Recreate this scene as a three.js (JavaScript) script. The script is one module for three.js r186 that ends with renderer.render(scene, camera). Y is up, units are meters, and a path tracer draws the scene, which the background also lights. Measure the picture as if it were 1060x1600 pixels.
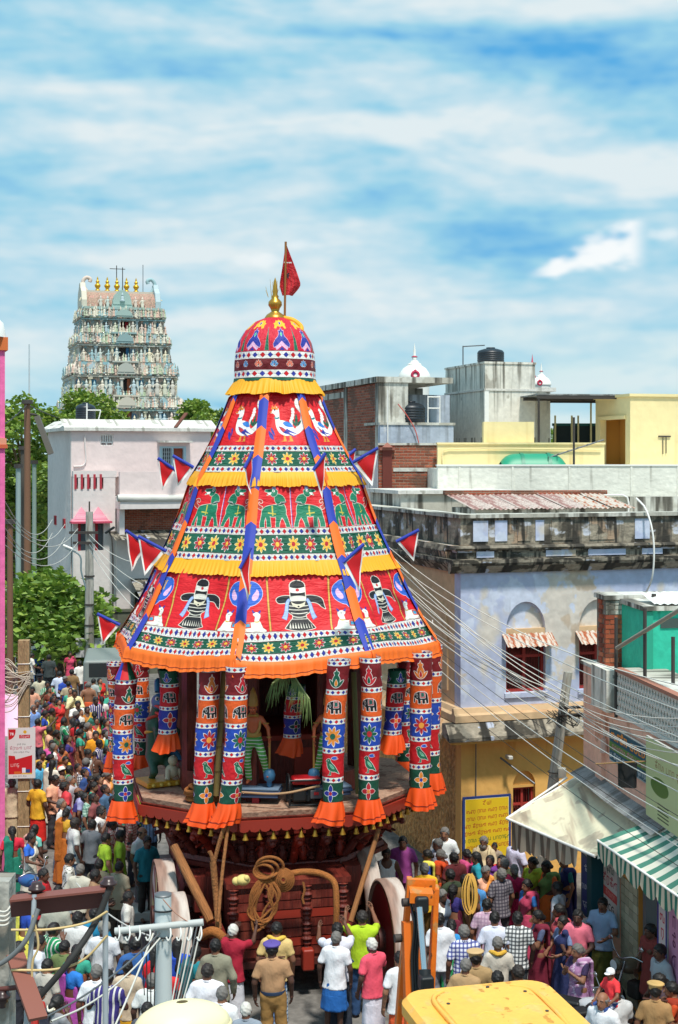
import * as THREE from 'three';
import { mergeGeometries, mergeVertices } from 'three/addons/utils/BufferGeometryUtils.js';
import { RoundedBoxGeometry } from 'three/addons/geometries/RoundedBoxGeometry.js';

// ------------------------------------------------------------------ camera, sky, sun, exposure
const scene = new THREE.Scene();
const EYE = 9, FOC = 2222, HZ = 715;                       // eye height (m), focal length and horizon row in photograph pixels
const camera = new THREE.PerspectiveCamera(2 * Math.atan(800 / FOC) * 180 / Math.PI, 1060 / 1600, 0.1, 4000);
camera.position.set(0, EYE, 0);
camera.lookAt(0, EYE, -10);
camera.setViewOffset(1060, 1600, 0, 800 - HZ, 1060, 1600);   // level camera, lens shifted
const renderer = new THREE.WebGLRenderer({ antialias: true });
renderer.setSize(678, 1024);
renderer.toneMapping = THREE.LinearToneMapping;
renderer.toneMappingExposure = 1.5;
renderer.shadowMap.enabled = true;
const SUN = new THREE.Vector3(0.12, 0.88, 0.4).normalize();
const sun = new THREE.DirectionalLight(new THREE.Color(1.0, 0.955, 0.87), 2.8);
sun.position.copy(SUN).multiplyScalar(90).add(new THREE.Vector3(0, 0, -30));
sun.target.position.set(0, 0, -30);
sun.castShadow = true; sun.shadow.radius = 11; sun.shadow.mapSize.set(4096, 4096);
Object.assign(sun.shadow.camera, { left: -60, right: 60, top: 60, bottom: -60, near: 1, far: 260 });
scene.add(sun, sun.target);

// ------------------------------------------------------------------ random numbers and noise
function rng(seed) { let s = seed | 0; return () => { s = (s + 0x6d2b79f5) | 0; let t = Math.imul(s ^ (s >>> 15), 1 | s); t = (t + Math.imul(t ^ (t >>> 7), 61 | t)) ^ t; return ((t ^ (t >>> 14)) >>> 0) / 4294967296; }; }
const hash2 = (x, y, s) => { let h = Math.imul(x, 374761393) ^ Math.imul(y, 668265263) ^ Math.imul(s, 2147483647 ^ 974634); h = Math.imul(h ^ (h >>> 13), 1274126177); h ^= h >>> 16; return (h >>> 0) / 4294967296; };
const fade = (t) => t * t * (3 - 2 * t), lerp = (a, b, t) => a + (b - a) * t, clamp = (x, a = 0, b = 1) => Math.min(b, Math.max(a, x));
const sstep = (a, b, x) => fade(clamp((x - a) / (b - a)));
function vnoise(x, y, per, seed) {               // value noise, tiles every per cells when per > 0
  const xi = Math.floor(x), yi = Math.floor(y), fx = fade(x - xi), fy = fade(y - yi);
  const m = (v) => (per ? ((v % per) + per) % per : v);
  const a = hash2(m(xi), m(yi), seed), b = hash2(m(xi + 1), m(yi), seed), c = hash2(m(xi), m(yi + 1), seed), d = hash2(m(xi + 1), m(yi + 1), seed);
  return lerp(lerp(a, b, fx), lerp(c, d, fx), fy);
}
function fbm(x, y, oct, per, seed) { let s = 0, a = 0.5, t = 0; for (let i = 0; i < oct; i++) { s += a * vnoise(x, y, per, seed + i * 17); t += a; x *= 2; y *= 2; per *= 2; a *= 0.5; } return s / t; }
const toLin = (c) => (c <= 0.04045 ? c / 12.92 : Math.pow((c + 0.055) / 1.055, 2.4));
const srgb = (r, g, b) => [toLin(r / 255), toLin(g / 255), toLin(b / 255)];

// ------------------------------------------------------------------ the sky: pale blue air with streaks of high cloud
{
  const W = 2048, H = 2048, data = new Float32Array(W * H * 4);
  const blue = srgb(82, 166, 222), mid = srgb(152, 205, 227), pale = srgb(200, 227, 230), white = srgb(219, 231, 235);
  // cloud banks and clear gaps as they stand in the part of the sky in view (azimuth, elevation in degrees, widths, strength)
  const bank = [[9, 15.4, 7, 1.5, -0.62], [3, 10.6, 3.2, 0.8, -0.32], [7, 8.6, 5, 1.1, -0.44], [-6, 14.6, 4, 1.0, -0.3], [6, 5.7, 3, 0.6, -0.12], [-10, 9.6, 3, 0.9, -0.14],
    [-5, 16.2, 4.5, 0.8, 0.3], [5, 12.6, 5.5, 1.3, 0.34], [6, 17.7, 9, 1.0, 0.36], [-9, 12.4, 5, 1.6, 0.22], [11.5, 11.0, 3, 0.9, 0.26], [-8, 8.2, 6, 1.2, 0.24], [3, 6.4, 6, 0.9, 0.14], [-1.5, 12.8, 3, 0.5, 0.2]];
  for (let j = 0; j < H; j++) {
    const el = ((j + 0.5) / H - 0.5) * 180;
    for (let i = 0; i < W; i++) {
      let az = ((i + 0.5) / W - 0.25) * 360; if (az > 180) az -= 360;      // degrees to the right of the view direction
      const o = (j * W + i) * 4;
      const e = Math.max(el, 0), wrap = 360 / 12;
      const warp = fbm((az + 180) / 12, e / 3, 3, wrap, 5) - 0.5;
      let n = fbm((az + 180) / 12 + warp * 0.9, e / 2.1 + warp * 1.6 + az * 0.012, 5, wrap, 11);
      const fine = fbm((az + 180) / 6 + warp * 2, e / 0.9 - az * 0.03 + warp * 2, 5, wrap * 2, 31);
      const cir = fbm((az + 180) / 7 + warp * 3, e / 0.42 - az * 0.055 + warp * 5, 4, 0, 47);
      let c = (n - 0.5) * 1.05 + (fine - 0.5) * 0.55 + (cir - 0.5) * 0.26 * sstep(2, 9, e) + (fbm((az + 180) * 0.9 + e * 0.5 + warp * 3, e * 1.9 - az * 0.22, 4, 0, 83) - 0.5) * 0.34 + (fbm((az + 180) * 1.9 + e, e * 3.4 - az * 0.3, 3, 0, 89) - 0.5) * 0.16 + 0.5;
      for (const [a, h, wa, wh, s] of bank) { const dx = (az - a) / wa, dy = (e - h - (az - a) * -0.03 + warp * 1.4) / wh; const q = dx * dx + dy * dy; if (q < 9) c += s * (s < 0 ? 0.8 : 1) * Math.exp(-q) * (0.6 + fine * 0.8); }
      c += 0.42 * Math.exp(-e / 4.2);                                      // thicker, paler air low down
      let cover = clamp(c);
      let col = cover < 0.45 ? [0, 1, 2].map((k) => lerp(blue[k], mid[k], cover / 0.45)) : [0, 1, 2].map((k) => lerp(mid[k], e < 7 ? lerp(pale[k], white[k], clamp(e / 7 + fine - 0.5)) : white[k], (cover - 0.45) / 0.55));
      // one small heap of cumulus and a few torn wisps
      const puff = (a, h, wa, wh, sd) => { const dx = (az - a) / wa, dy = (e - h) / wh, q = dx * dx + dy * dy; return q > 6 ? 0 : clamp((1.15 - q) * 1.1 + (fbm((az + 180) * 1.7, e * 1.9, 4, 0, sd) - 0.5) * 2.4); };
      const wt = clamp((az - 7.7) / 4.2), wd = (e - 7.2 - wt * 1.15) / (0.2 + wt * 0.85), wq = Math.abs(az - 9.8) > 3 ? 0 : clamp((1 - Math.abs(wd) * (wd < 0 ? 1.3 : 0.9)) * 1.6 + (fbm((az + 180) * 1.5, e * 2.3, 5, 0, 71) - 0.5) * 2.6) * sstep(7.4, 8.6, az) * sstep(12.4, 11.5, az);
      const p = Math.max(wq, puff(-3.2, 7.9, 1.0, 0.28, 73) * 0.5, puff(-1.6, 8.5, 1.0, 0.22, 74) * 0.45, puff(12.9, 8.7, 0.7, 0.3, 75) * 0.5);
      if (p > 0) { const w = srgb(246, 248, 248); col = col.map((v, k) => lerp(v, w[k], p * 0.92)); }
      if (el < 0) { const g = srgb(150, 146, 138); const t = sstep(0, -6, el); col = col.map((v, k) => lerp(pale[k], g[k] * 0.8, t)); }
      data[o] = col[0] * 0.71; data[o + 1] = col[1] * 0.71; data[o + 2] = col[2] * 0.71; data[o + 3] = 1;
    }
  }
  const sky = new THREE.DataTexture(data, W, H, THREE.RGBAFormat, THREE.FloatType);
  sky.mapping = THREE.EquirectangularReflectionMapping; sky.magFilter = sky.minFilter = THREE.LinearFilter; sky.needsUpdate = true;
  scene.background = sky; scene.environment = sky;
}

// ------------------------------------------------------------------ helpers: placing, naming, materials, geometry
const D2R = Math.PI / 180, V = (x, y, z) => new THREE.Vector3(x, y, z);
const P = (px, py, d) => V((px - 530) * d / FOC, EYE + (HZ - py) * d / FOC, -d);   // a point seen at (px, py) that stands d metres away
const names = new Map();
const numbered = (n) => { const k = names.get(n) ?? 0; names.set(n, k + 1); return k ? n + '_' + String(k).padStart(3, '0') : n; };
function tag(o, label, category, group, kind) { if (label) o.userData.label = label; if (category) o.userData.category = category; if (group) o.userData.group = group; if (kind) o.userData.kind = kind; return o; }
function thing(name, label, category, pos = [0, 0, 0], turn = 0, group) {
  const o = new THREE.Group(); o.name = numbered(name); if (pos.isVector3) o.position.copy(pos); else o.position.set(...pos); o.rotation.y = turn; scene.add(o);
  return tag(o, label, category, group);
}
function part(name, geo, mat, parent) {
  const g = Array.isArray(geo) ? merge(geo) : geo;
  const m = new THREE.Mesh(g, mat); m.name = name; m.castShadow = m.receiveShadow = true; parent.add(m); return m;
}
function solo(name, geo, mat, label, category, group, kind) { const m = part(numbered(name), geo, mat, scene); return tag(m, label, category, group, kind); }
const structure = (name, geo, mat) => solo(name, geo, mat, null, null, null, 'structure');
function merge(list) {
  const any = list.some((g) => g.index) && list.some((g) => !g.index);
  const keep = ['position', 'normal', 'uv'].concat(list.every((g) => g.attributes.color) ? ['color'] : []);
  const gs = list.map((g) => { let h = any && g.index ? g.toNonIndexed() : g.clone(); for (const k of Object.keys(h.attributes)) if (!keep.includes(k)) h.deleteAttribute(k); if (!h.attributes.uv) h.setAttribute('uv', new THREE.BufferAttribute(new Float32Array(h.attributes.position.count * 2), 2)); h.morphAttributes = {}; return h; });
  return mergeGeometries(gs, false);
}
function metric(geo, sx = 1, sy = sx, ox = 0, oy = 0) {    // uv in metres, laid on by the way each face points
  const g = geo.index ? geo.toNonIndexed() : geo, p = g.attributes.position, uv = new Float32Array(p.count * 2), a = V(), b = V(), c = V(), n = V();
  for (let i = 0; i < p.count; i += 3) {
    a.fromBufferAttribute(p, i); b.fromBufferAttribute(p, i + 1); c.fromBufferAttribute(p, i + 2);
    n.subVectors(b, a).cross(c.clone().sub(a)); const x = Math.abs(n.x), y = Math.abs(n.y), z = Math.abs(n.z);
    [a, b, c].forEach((q, k) => { const u = y > x && y > z ? q.x : x > z ? q.z : q.x, v = y > x && y > z ? q.z : q.y; uv[(i + k) * 2] = u * sx + ox; uv[(i + k) * 2 + 1] = v * sy + oy; });
  }
  g.setAttribute('uv', new THREE.BufferAttribute(uv, 2)); return g;
}
const box = (w, h, d, x = 0, y = 0, z = 0) => metric(new THREE.BoxGeometry(w, h, d).translate(x, y, z));
const span = (x0, x1, y0, y1, z0, z1) => box(x1 - x0, y1 - y0, z1 - z0, (x0 + x1) / 2, (y0 + y1) / 2, (z0 + z1) / 2);
const rbox = (w, h, d, r = 0.02, x = 0, y = 0, z = 0) => new RoundedBoxGeometry(w, h, d, 2, Math.min(r, w / 2.01, h / 2.01, d / 2.01)).translate(x, y, z);
const cyl = (r0, r1, h, x = 0, y = 0, z = 0, n = 14) => new THREE.CylinderGeometry(r0, r1, h, n).translate(x, y, z);
const sph = (r, x = 0, y = 0, z = 0, n = 12) => new THREE.SphereGeometry(r, n, Math.ceil(n * 0.7)).translate(x, y, z);
const lathe = (pts, n = 20) => new THREE.LatheGeometry(pts.map(([r, y]) => new THREE.Vector2(r, y)), n);
const vec = (p) => (p.isVector3 ? p : V(...p));
const tube = (pts, r, seg = 24, n = 6, closed = false) => new THREE.TubeGeometry(new THREE.CatmullRomCurve3(pts.map(vec), closed, 'centripetal'), seg, r, n, closed);
function bar(a, b, r0, r1 = r0, n = 8) { a = vec(a); b = vec(b); const d = b.clone().sub(a), g = new THREE.CylinderGeometry(r1, r0, d.length(), n); g.applyQuaternion(new THREE.Quaternion().setFromUnitVectors(V(0, 1, 0), d.clone().normalize())); return g.translate((a.x + b.x) / 2, (a.y + b.y) / 2, (a.z + b.z) / 2); }
function beam(a, b, w, h) { a = vec(a); b = vec(b); const d = b.clone().sub(a), g = new THREE.BoxGeometry(w, h, d.length()); const m = new THREE.Matrix4().lookAt(b, a, V(0, 1, 0)); g.applyMatrix4(m); return metric(g.translate((a.x + b.x) / 2, (a.y + b.y) / 2, (a.z + b.z) / 2)); }
function extrude(pts, depth, bevel = 0, holes = []) {
  const s = new THREE.Shape(pts.map(([x, y]) => new THREE.Vector2(x, y)));
  for (const h of holes) s.holes.push(new THREE.Path(h.map(([x, y]) => new THREE.Vector2(x, y))));
  return new THREE.ExtrudeGeometry(s, { depth, bevelEnabled: bevel > 0, bevelSize: bevel, bevelThickness: bevel, bevelSegments: 1, curveSegments: 10 });
}
function grid(nu, nv, f) {                       // a sheet from f(u, v) -> [x, y, z, (tu, tv)]
  const pos = [], uv = [], idx = [];
  for (let j = 0; j <= nv; j++) for (let i = 0; i <= nu; i++) { const q = f(i / nu, j / nv); pos.push(q[0], q[1], q[2]); uv.push(q[3] ?? i / nu, q[4] ?? j / nv); }
  for (let j = 0; j < nv; j++) for (let i = 0; i < nu; i++) { const a = j * (nu + 1) + i, b = a + 1, c = a + nu + 1, d = c + 1; idx.push(a, b, d, a, d, c); }
  const g = new THREE.BufferGeometry(); g.setAttribute('position', new THREE.Float32BufferAttribute(pos, 3)); g.setAttribute('uv', new THREE.Float32BufferAttribute(uv, 2)); g.setIndex(idx); g.computeVertexNormals(); return g;
}
const mcache = new Map();
function M(r, g, b, rough = 0.8, more = {}) {    // plain paint, colour given as sRGB
  const k = [r, g, b, rough, JSON.stringify(more)].join(); if (mcache.has(k)) return mcache.get(k);
  const m = new THREE.MeshStandardMaterial({ color: new THREE.Color().setRGB(...srgb(r, g, b)), roughness: rough, side: THREE.DoubleSide, ...more }); mcache.set(k, m); return m;
}
function tex(w, h, f, srgbMap = true) {           // texture computed point by point; f(u, v) -> [r, g, b] in 0..255
  const d = new Uint8Array(w * h * 4);
  for (let j = 0; j < h; j++) for (let i = 0; i < w; i++) { const c = f((i + 0.5) / w, (j + 0.5) / h), o = (j * w + i) * 4; d[o] = clamp(c[0], 0, 255); d[o + 1] = clamp(c[1], 0, 255); d[o + 2] = clamp(c[2], 0, 255); d[o + 3] = 255; }
  const t = new THREE.DataTexture(d, w, h); t.wrapS = t.wrapT = THREE.RepeatWrapping; t.magFilter = THREE.LinearFilter; t.minFilter = THREE.LinearMipmapLinearFilter; t.generateMipmaps = true; if (srgbMap) t.colorSpace = THREE.SRGBColorSpace; t.needsUpdate = true; return t;
}
function draw(w, h, f) { const c = document.createElement('canvas'); c.width = w; c.height = h; const x = c.getContext('2d'); f(x, w, h); const t = new THREE.CanvasTexture(c); t.colorSpace = THREE.SRGBColorSpace; t.wrapS = t.wrapT = THREE.RepeatWrapping; t.anisotropy = 8; return t; }
const mix3 = (a, b, t) => [lerp(a[0], b[0], t), lerp(a[1], b[1], t), lerp(a[2], b[2], t)];
// weathered plaster: base colour, mottling, patches of other coats showing through, dark rain runs of mould. One tile is `size` metres.
const plasterBump = tex(256, 256, (u, v) => { const n = fbm(u * 24, v * 24, 4, 24, 9) * 255; return [n, n, n]; }, false);
function plaster(o) {
  const s = o.seed ?? 1, N = o.res ?? 384, map = tex(N, N, (u, v) => {
    const n = fbm(u * 4, v * 4, 5, 4, s), f = fbm(u * 32, v * 32, 3, 32, s + 3);
    let c = o.base.map((k) => k * (1 + (n - 0.5) * (o.mottle ?? 0.16) + (f - 0.5) * (o.grain ?? 0.12)));
    for (const [col, amt, sc, soft] of o.patches ?? []) { const q = fbm(u * sc, v * sc * 0.8, 5, sc, s + sc * 7); c = mix3(c, col.map((k) => k * (0.92 + f * 0.16)), sstep(1 - amt, 1 - amt + (soft ?? 0.06), q)); }
    if (o.drips) { const [col, amt, low] = o.drips; const run = fbm(u * 26, v * 1.4, 3, 26, s + 91), wide = fbm(u * 6, v * 2, 3, 6, s + 77), top = low === undefined ? 1 : sstep(low, 1, v + (run - 0.5) * 0.9); c = mix3(c, col, clamp(sstep(1 - amt, 1 - amt + 0.22, run * 0.62 + wide * 0.38) * top)); }
    if (o.cracks) { const q = Math.abs(fbm(u * 5, v * 5, 4, 5, s + 55) - 0.5); if (q < 0.006 * o.cracks) c = c.map((k) => k * 0.62); }
    return c;
  });
  const bump = plasterBump.clone();
  map.repeat.set(1 / (o.size ?? 4), 1 / (o.sizeV ?? o.size ?? 4)); bump.repeat.copy(map.repeat);
  return new THREE.MeshStandardMaterial({ map, bumpMap: bump, bumpScale: o.bump ?? 0.012, roughness: o.rough ?? 0.92, side: THREE.DoubleSide });
}

// ================================================================== THE SETTING
const TH = 17 * D2R;                              // the street grid is turned a little from the view
const street = (() => {
  const map = tex(768, 768, (u, v) => { const n = fbm(u * 6, v * 6, 6, 6, 3), f = fbm(u * 90, v * 90, 2, 90, 8), p = sstep(0.55, 0.62, fbm(u * 5, v * 5, 5, 5, 21)), k = 118 + (n - 0.5) * 70 + (f - 0.5) * 46; return mix3([k, k * 0.97, k * 0.93], [k * 0.78, k * 0.77, k * 0.76], p * 0.7); });
  map.repeat.set(1 / 9, 1 / 9); const bump = tex(256, 256, (u, v) => { const n = fbm(u * 60, v * 60, 3, 60, 2) * 255; return [n, n, n]; }, false); bump.repeat.set(1 / 1.5, 1 / 1.5);
  return new THREE.MeshStandardMaterial({ map, bumpMap: bump, bumpScale: 0.012, roughness: 0.93, side: THREE.DoubleSide });
})();
structure('ground', grid(8, 8, (u, v) => [(u - 0.5) * 1200, 0, 60 - v * 1200, (u - 0.5) * 1200, v * 1200]), street);

// ---- materials of the buildings
const brickTex = (() => {
  const nx = 8, ny = 16, r = rng(4), tone = Array.from({ length: nx * ny }, () => [r(), r()]);
  const at = (u, v) => { const row = Math.floor(v * ny), uu = (u * nx + (row % 2) * 0.5) % nx, col = Math.floor(uu), fx = uu - col, fy = v * ny - row; const e = Math.min(fx * 0.23, (1 - fx) * 0.23, fy * 0.08, (1 - fy) * 0.08); return [row, col, e]; };
  const map = tex(512, 512, (u, v) => { const [row, col, e] = at(u, v), t = tone[row * nx + col], f = fbm(u * 60, v * 60, 3, 60, 5), g = fbm(u * 3, v * 3, 4, 3, 9); const b = mix3([150, 74, 52], [176, 104, 78], t[0]).map((k) => k * (0.8 + t[1] * 0.25 + (f - 0.5) * 0.35)); const m = [168, 152, 134].map((k) => k * (0.8 + f * 0.35)); return mix3(mix3(m, b, sstep(0.004, 0.009, e + (f - 0.5) * 0.006)), [96, 78, 66], sstep(0.56, 0.72, g) * 0.55); });
  const bump = tex(512, 512, (u, v) => { const e = at(u, v)[2], n = fbm(u * 70, v * 70, 2, 70, 15); const k = sstep(0.003, 0.011, e) * 200 + n * 50; return [k, k, k]; }, false);
  for (const t of [map, bump]) t.repeat.set(1 / 1.84, 1 / 1.28);
  return new THREE.MeshStandardMaterial({ map, bumpMap: bump, bumpScale: 0.02, roughness: 0.95, side: THREE.DoubleSide });
})();
const MT = {
  concreteOld: plaster({ base: [184, 180, 168], mottle: 0.25, drips: [[84, 80, 72], 0.48], seed: 12, size: 3, patches: [[[206, 204, 194], 0.44, 6]] }),
  whiteStain: plaster({ base: [226, 224, 212], mottle: 0.1, drips: [[88, 84, 74], 0.44, 0.15], seed: 14, size: 3.2, sizeV: 2.0 }),
  towerStain: plaster({ base: [224, 219, 207], mottle: 0.12, drips: [[112, 107, 97], 0.47, 0.2], seed: 15, size: 2.6, sizeV: 3.2, patches: [[[176, 170, 158], 0.34, 5]] }),
  blueStain: plaster({ base: [176, 186, 200], mottle: 0.2, drips: [[104, 108, 112], 0.5, 0.1], seed: 18, size: 3, patches: [[[206, 206, 204], 0.42, 5]] }),
  lilac: plaster({ base: [212, 204, 206], mottle: 0.12, drips: [[120, 112, 108], 0.42, 0.3], seed: 19, size: 3, patches: [[[186, 176, 152], 0.34, 4]] }),
  cream: plaster({ base: [240, 220, 164], mottle: 0.05, grain: 0.05, seed: 21, size: 5, drips: [[214, 186, 128], 0.38, 0.3] }),
  blueWall: plaster({ base: [186, 194, 220], mottle: 0.1, seed: 23, size: 4.2, patches: [[[214, 205, 194], 0.49, 4, 0.12], [[203, 210, 228], 0.42, 9, 0.05], [[196, 178, 158], 0.31, 6, 0.05]], drips: [[124, 120, 118], 0.30, 0.4] }),
  beigeWall: plaster({ base: [212, 178, 138], mottle: 0.12, seed: 25, size: 4, patches: [[[190, 150, 112], 0.44, 4, 0.14]] }),
  ochreWall: plaster({ base: [232, 178, 98], mottle: 0.08, grain: 0.05, seed: 27, size: 4, patches: [[[220, 160, 82], 0.42, 4, 0.2]], drips: [[196, 132, 60], 0.42, 0.3] }),
  sandWall: plaster({ base: [196, 144, 84], mottle: 0.2, grain: 0.5, seed: 29, size: 2.2, bump: 0.09 }),
  mould: plaster({ base: [146, 136, 120], mottle: 0.5, grain: 0.4, seed: 31, size: 2.2, sizeV: 1.4, patches: [[[82, 76, 66], 0.5, 8, 0.14], [[172, 146, 122], 0.4, 5, 0.08], [[196, 198, 206], 0.36, 9, 0.1]], drips: [[58, 54, 48], 0.5] }),
  cornice: plaster({ base: [152, 142, 126], mottle: 0.4, grain: 0.3, seed: 33, size: 2.4, sizeV: 1, patches: [[[176, 182, 198], 0.36, 5, 0.03], [[70, 65, 56], 0.5, 7, 0.1]], drips: [[46, 43, 38], 0.52] }),
  pinkPale: plaster({ base: [234, 214, 210], mottle: 0.06, grain: 0.05, seed: 35, size: 5, drips: [[186, 168, 164], 0.34, 0.4] }),
  greyPale: plaster({ base: [224, 214, 210], mottle: 0.06, grain: 0.06, seed: 37, size: 5, drips: [[150, 146, 140], 0.34, 0.35] }),
  coping: plaster({ base: [214, 210, 202], mottle: 0.2, seed: 39, size: 2, drips: [[150, 145, 135], 0.4], patches: [[[176, 172, 162], 0.36, 6]] }),
  salmon: plaster({ base: [242, 190, 166], mottle: 0.1, seed: 41, size: 3, patches: [[[226, 202, 190], 0.38, 4, 0.1], [[214, 156, 130], 0.34, 6, 0.06]], drips: [[176, 140, 124], 0.34, 0.4] }),
  pinkHot: plaster({ base: [240, 112, 168], mottle: 0.06, seed: 43, size: 3, drips: [[204, 84, 136], 0.34, 0.3] }),
  teal: plaster({ base: [52, 190, 158], mottle: 0.08, seed: 45, size: 3, drips: [[36, 140, 118], 0.4, 0.2] }),
  wallDark: plaster({ base: [98, 98, 84], mottle: 0.3, seed: 47, size: 4, drips: [[48, 50, 42], 0.5] }),
  red: M(168, 52, 44, 0.7), redDark: M(120, 34, 32, 0.7), dark: M(122, 104, 88, 0.9), black: M(24, 26, 28, 0.5), steel: M(120, 122, 124, 0.5, { metalness: 0.6 }), iron: M(64, 58, 54, 0.7), white: M(236, 234, 228, 0.7), plasticBlack: M(30, 38, 46, 0.42),
};
function tinMat(c1, c2, seed, size = 0.9) { const t = tex(256, 256, (u, v) => { const n = fbm(u * 12, v * 3, 4, 12, seed), f = fbm(u * 50, v * 50, 2, 50, seed + 2); return mix3(c1, c2, sstep(0.42, 0.62, n + (f - 0.5) * 0.3)).map((k) => k * (0.88 + f * 0.24)); }); t.repeat.set(1 / size, 1 / size); return new THREE.MeshStandardMaterial({ map: t, roughness: 0.7, metalness: 0.15, side: THREE.DoubleSide }); }
MT.tinRust = tinMat([206, 196, 184], [168, 88, 52], 3, 0.5); MT.tinPink = tinMat([166, 126, 118], [196, 178, 168], 4, 1.6); MT.tinGrey = tinMat([150, 152, 152], [110, 110, 108], 6, 1.2);
const corrugated = (w, l, n, amp) => grid(n * 6, 3, (u, v) => [(u - 0.5) * w, Math.sin(u * n * Math.PI * 2) * amp, v * l, u * w, v * l]);

// ---- pieces that several buildings share
function archPts(xc, y0, w, spring, top, n = 12) { const p = [[xc - w / 2, y0], [xc + w / 2, y0], [xc + w / 2, spring]]; for (let i = 1; i < n; i++) { const a = i / n * Math.PI; p.push([xc + Math.cos(a) * w / 2, spring + Math.sin(a) * (top - spring)]); } p.push([xc - w / 2, spring]); return p; }
const rectPts = (x0, x1, y0, y1) => [[x0, y0], [x1, y0], [x1, y1], [x0, y1]];
function barredWindow(parent, xc, y0, w, h, z, o = {}) {           // wooden frame with mullion and transom, iron bars, shutters behind
  const f = o.f ?? 0.06, m = o.mat ?? MT.red, d = 0.07, x0 = xc - w / 2, x1 = xc + w / 2, y1 = y0 + h, ym = y0 + h * (o.mid ?? 0.62);
  const win = part('window', [span(x0, x0 + f, y0, y1, z - d, z), span(x1 - f, x1, y0, y1, z - d, z), span(x0 + f, x1 - f, y0, y0 + f, z - d, z - 0.002), span(x0 + f, x1 - f, y1 - f, y1, z - d, z - 0.002),
    ...(o.plain ? [] : [span(xc - f * 0.6, xc + f * 0.6, y0 + f, y1 - f, z - d, z - 0.004), span(x0 + f, x1 - f, ym - f / 2, ym + f / 2, z - d + 0.004, z - 0.008)])], m, parent);
  const bars = []; const nb = o.bars ?? 12; for (let i = 1; i < nb; i++) bars.push(cyl(0.009, 0.009, h - f * 1.6, x0 + w * i / nb, y0 + h / 2, z - 0.04, 6));
  part('window_bars', bars, o.barMat ?? MT.redDark, win).userData.kind = 'stuff';
  part('shutter', span(x0 + f, x1 - f, y0 + f, y1 - f, z - d - 0.09, z - d - 0.06), o.back ?? M(116, 48, 38, 0.8), win);
  return win;
}
function waterTank(label, pos, r, h, group) {                        // ribbed black plastic tank with domed top and lid
  const t = thing('water_tank', label, 'water tank', pos, 0, group), p = [[0.001, 0], [r, 0], [r, 0.04]];
  for (let i = 0; i < 5; i++) { const y = 0.08 + i * (h * 0.72 - 0.08) / 5, s = (h * 0.72 - 0.08) / 5; p.push([r, y], [r * 1.03, y + s * 0.3], [r * 1.03, y + s * 0.6], [r, y + s * 0.85]); }
  p.push([r, h * 0.72], [r * 0.9, h * 0.82], [r * 0.5, h * 0.92], [r * 0.3, h * 0.94]);
  part('tank_shell', lathe(p, 28), MT.plasticBlack, t); part('lid', lathe([[r * 0.3, h * 0.93], [r * 0.34, h * 0.94], [r * 0.34, h], [0.001, h * 1.01]], 20), MT.plasticBlack, t);
  return t;
}
function treeLeaves(seed, clumps, n, size, colors, long = 1.7) {     // n leaf blades scattered round clump centres, each a bent quad
  const r = rng(seed), pos = [], col = [], idx = [], q = new THREE.Quaternion(), e = new THREE.Euler(), a = V();
  const total = clumps.reduce((s, c) => s + c[3] * c[3], 0);
  for (const [cx, cy, cz, cr] of clumps) {
    const k = Math.round(n * cr * cr / total);
    for (let i = 0; i < k; i++) {
      const u = r() * 2 - 1, th = r() * 6.283, rad = cr * (0.45 + 0.62 * Math.pow(r(), 0.6)), s = Math.sqrt(1 - u * u);
      const x = cx + rad * s * Math.cos(th), y = cy + rad * u * 0.8, z = cz + rad * s * Math.sin(th), L = size * (0.6 + r() * 0.8), w = L / long;
      e.set((r() - 0.5) * 2.2 - 0.5, r() * 6.283, (r() - 0.5) * 1.4); q.setFromEuler(e);
      const b = pos.length / 3, c = colors[Math.floor(r() * colors.length)], v = 0.75 + r() * 0.5;
      for (const [lx, ly, lz] of [[0, 0, 0], [w / 2, L * 0.02, L * 0.5], [0, -L * 0.12, L], [-w / 2, L * 0.02, L * 0.5]]) { a.set(lx, ly, lz).applyQuaternion(q); pos.push(x + a.x, y + a.y, z + a.z); col.push(c[0] * v, c[1] * v, c[2] * v); }
      idx.push(b, b + 1, b + 2, b, b + 2, b + 3);
    }
  }
  const g = new THREE.BufferGeometry(); g.setAttribute('position', new THREE.Float32BufferAttribute(pos, 3)); g.setAttribute('color', new THREE.Float32BufferAttribute(col, 3)); g.setIndex(idx); g.computeVertexNormals(); return g;
}
const leafMat = new THREE.MeshPhysicalMaterial({ vertexColors: true, roughness: 0.8, transmission: 0.35, thickness: 0, side: THREE.DoubleSide }), barkMat = plaster({ base: [104, 86, 68], mottle: 0.4, grain: 0.5, seed: 51, size: 0.8, sizeV: 1.6, bump: 0.04, res: 192 });
const GREENS = [[0.2, 0.32, 0.03], [0.26, 0.38, 0.04], [0.13, 0.23, 0.025], [0.34, 0.42, 0.055]], GREEN_DEEP = [[0.05, 0.11, 0.018], [0.075, 0.145, 0.025], [0.04, 0.085, 0.016], [0.1, 0.17, 0.03]];
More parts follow.
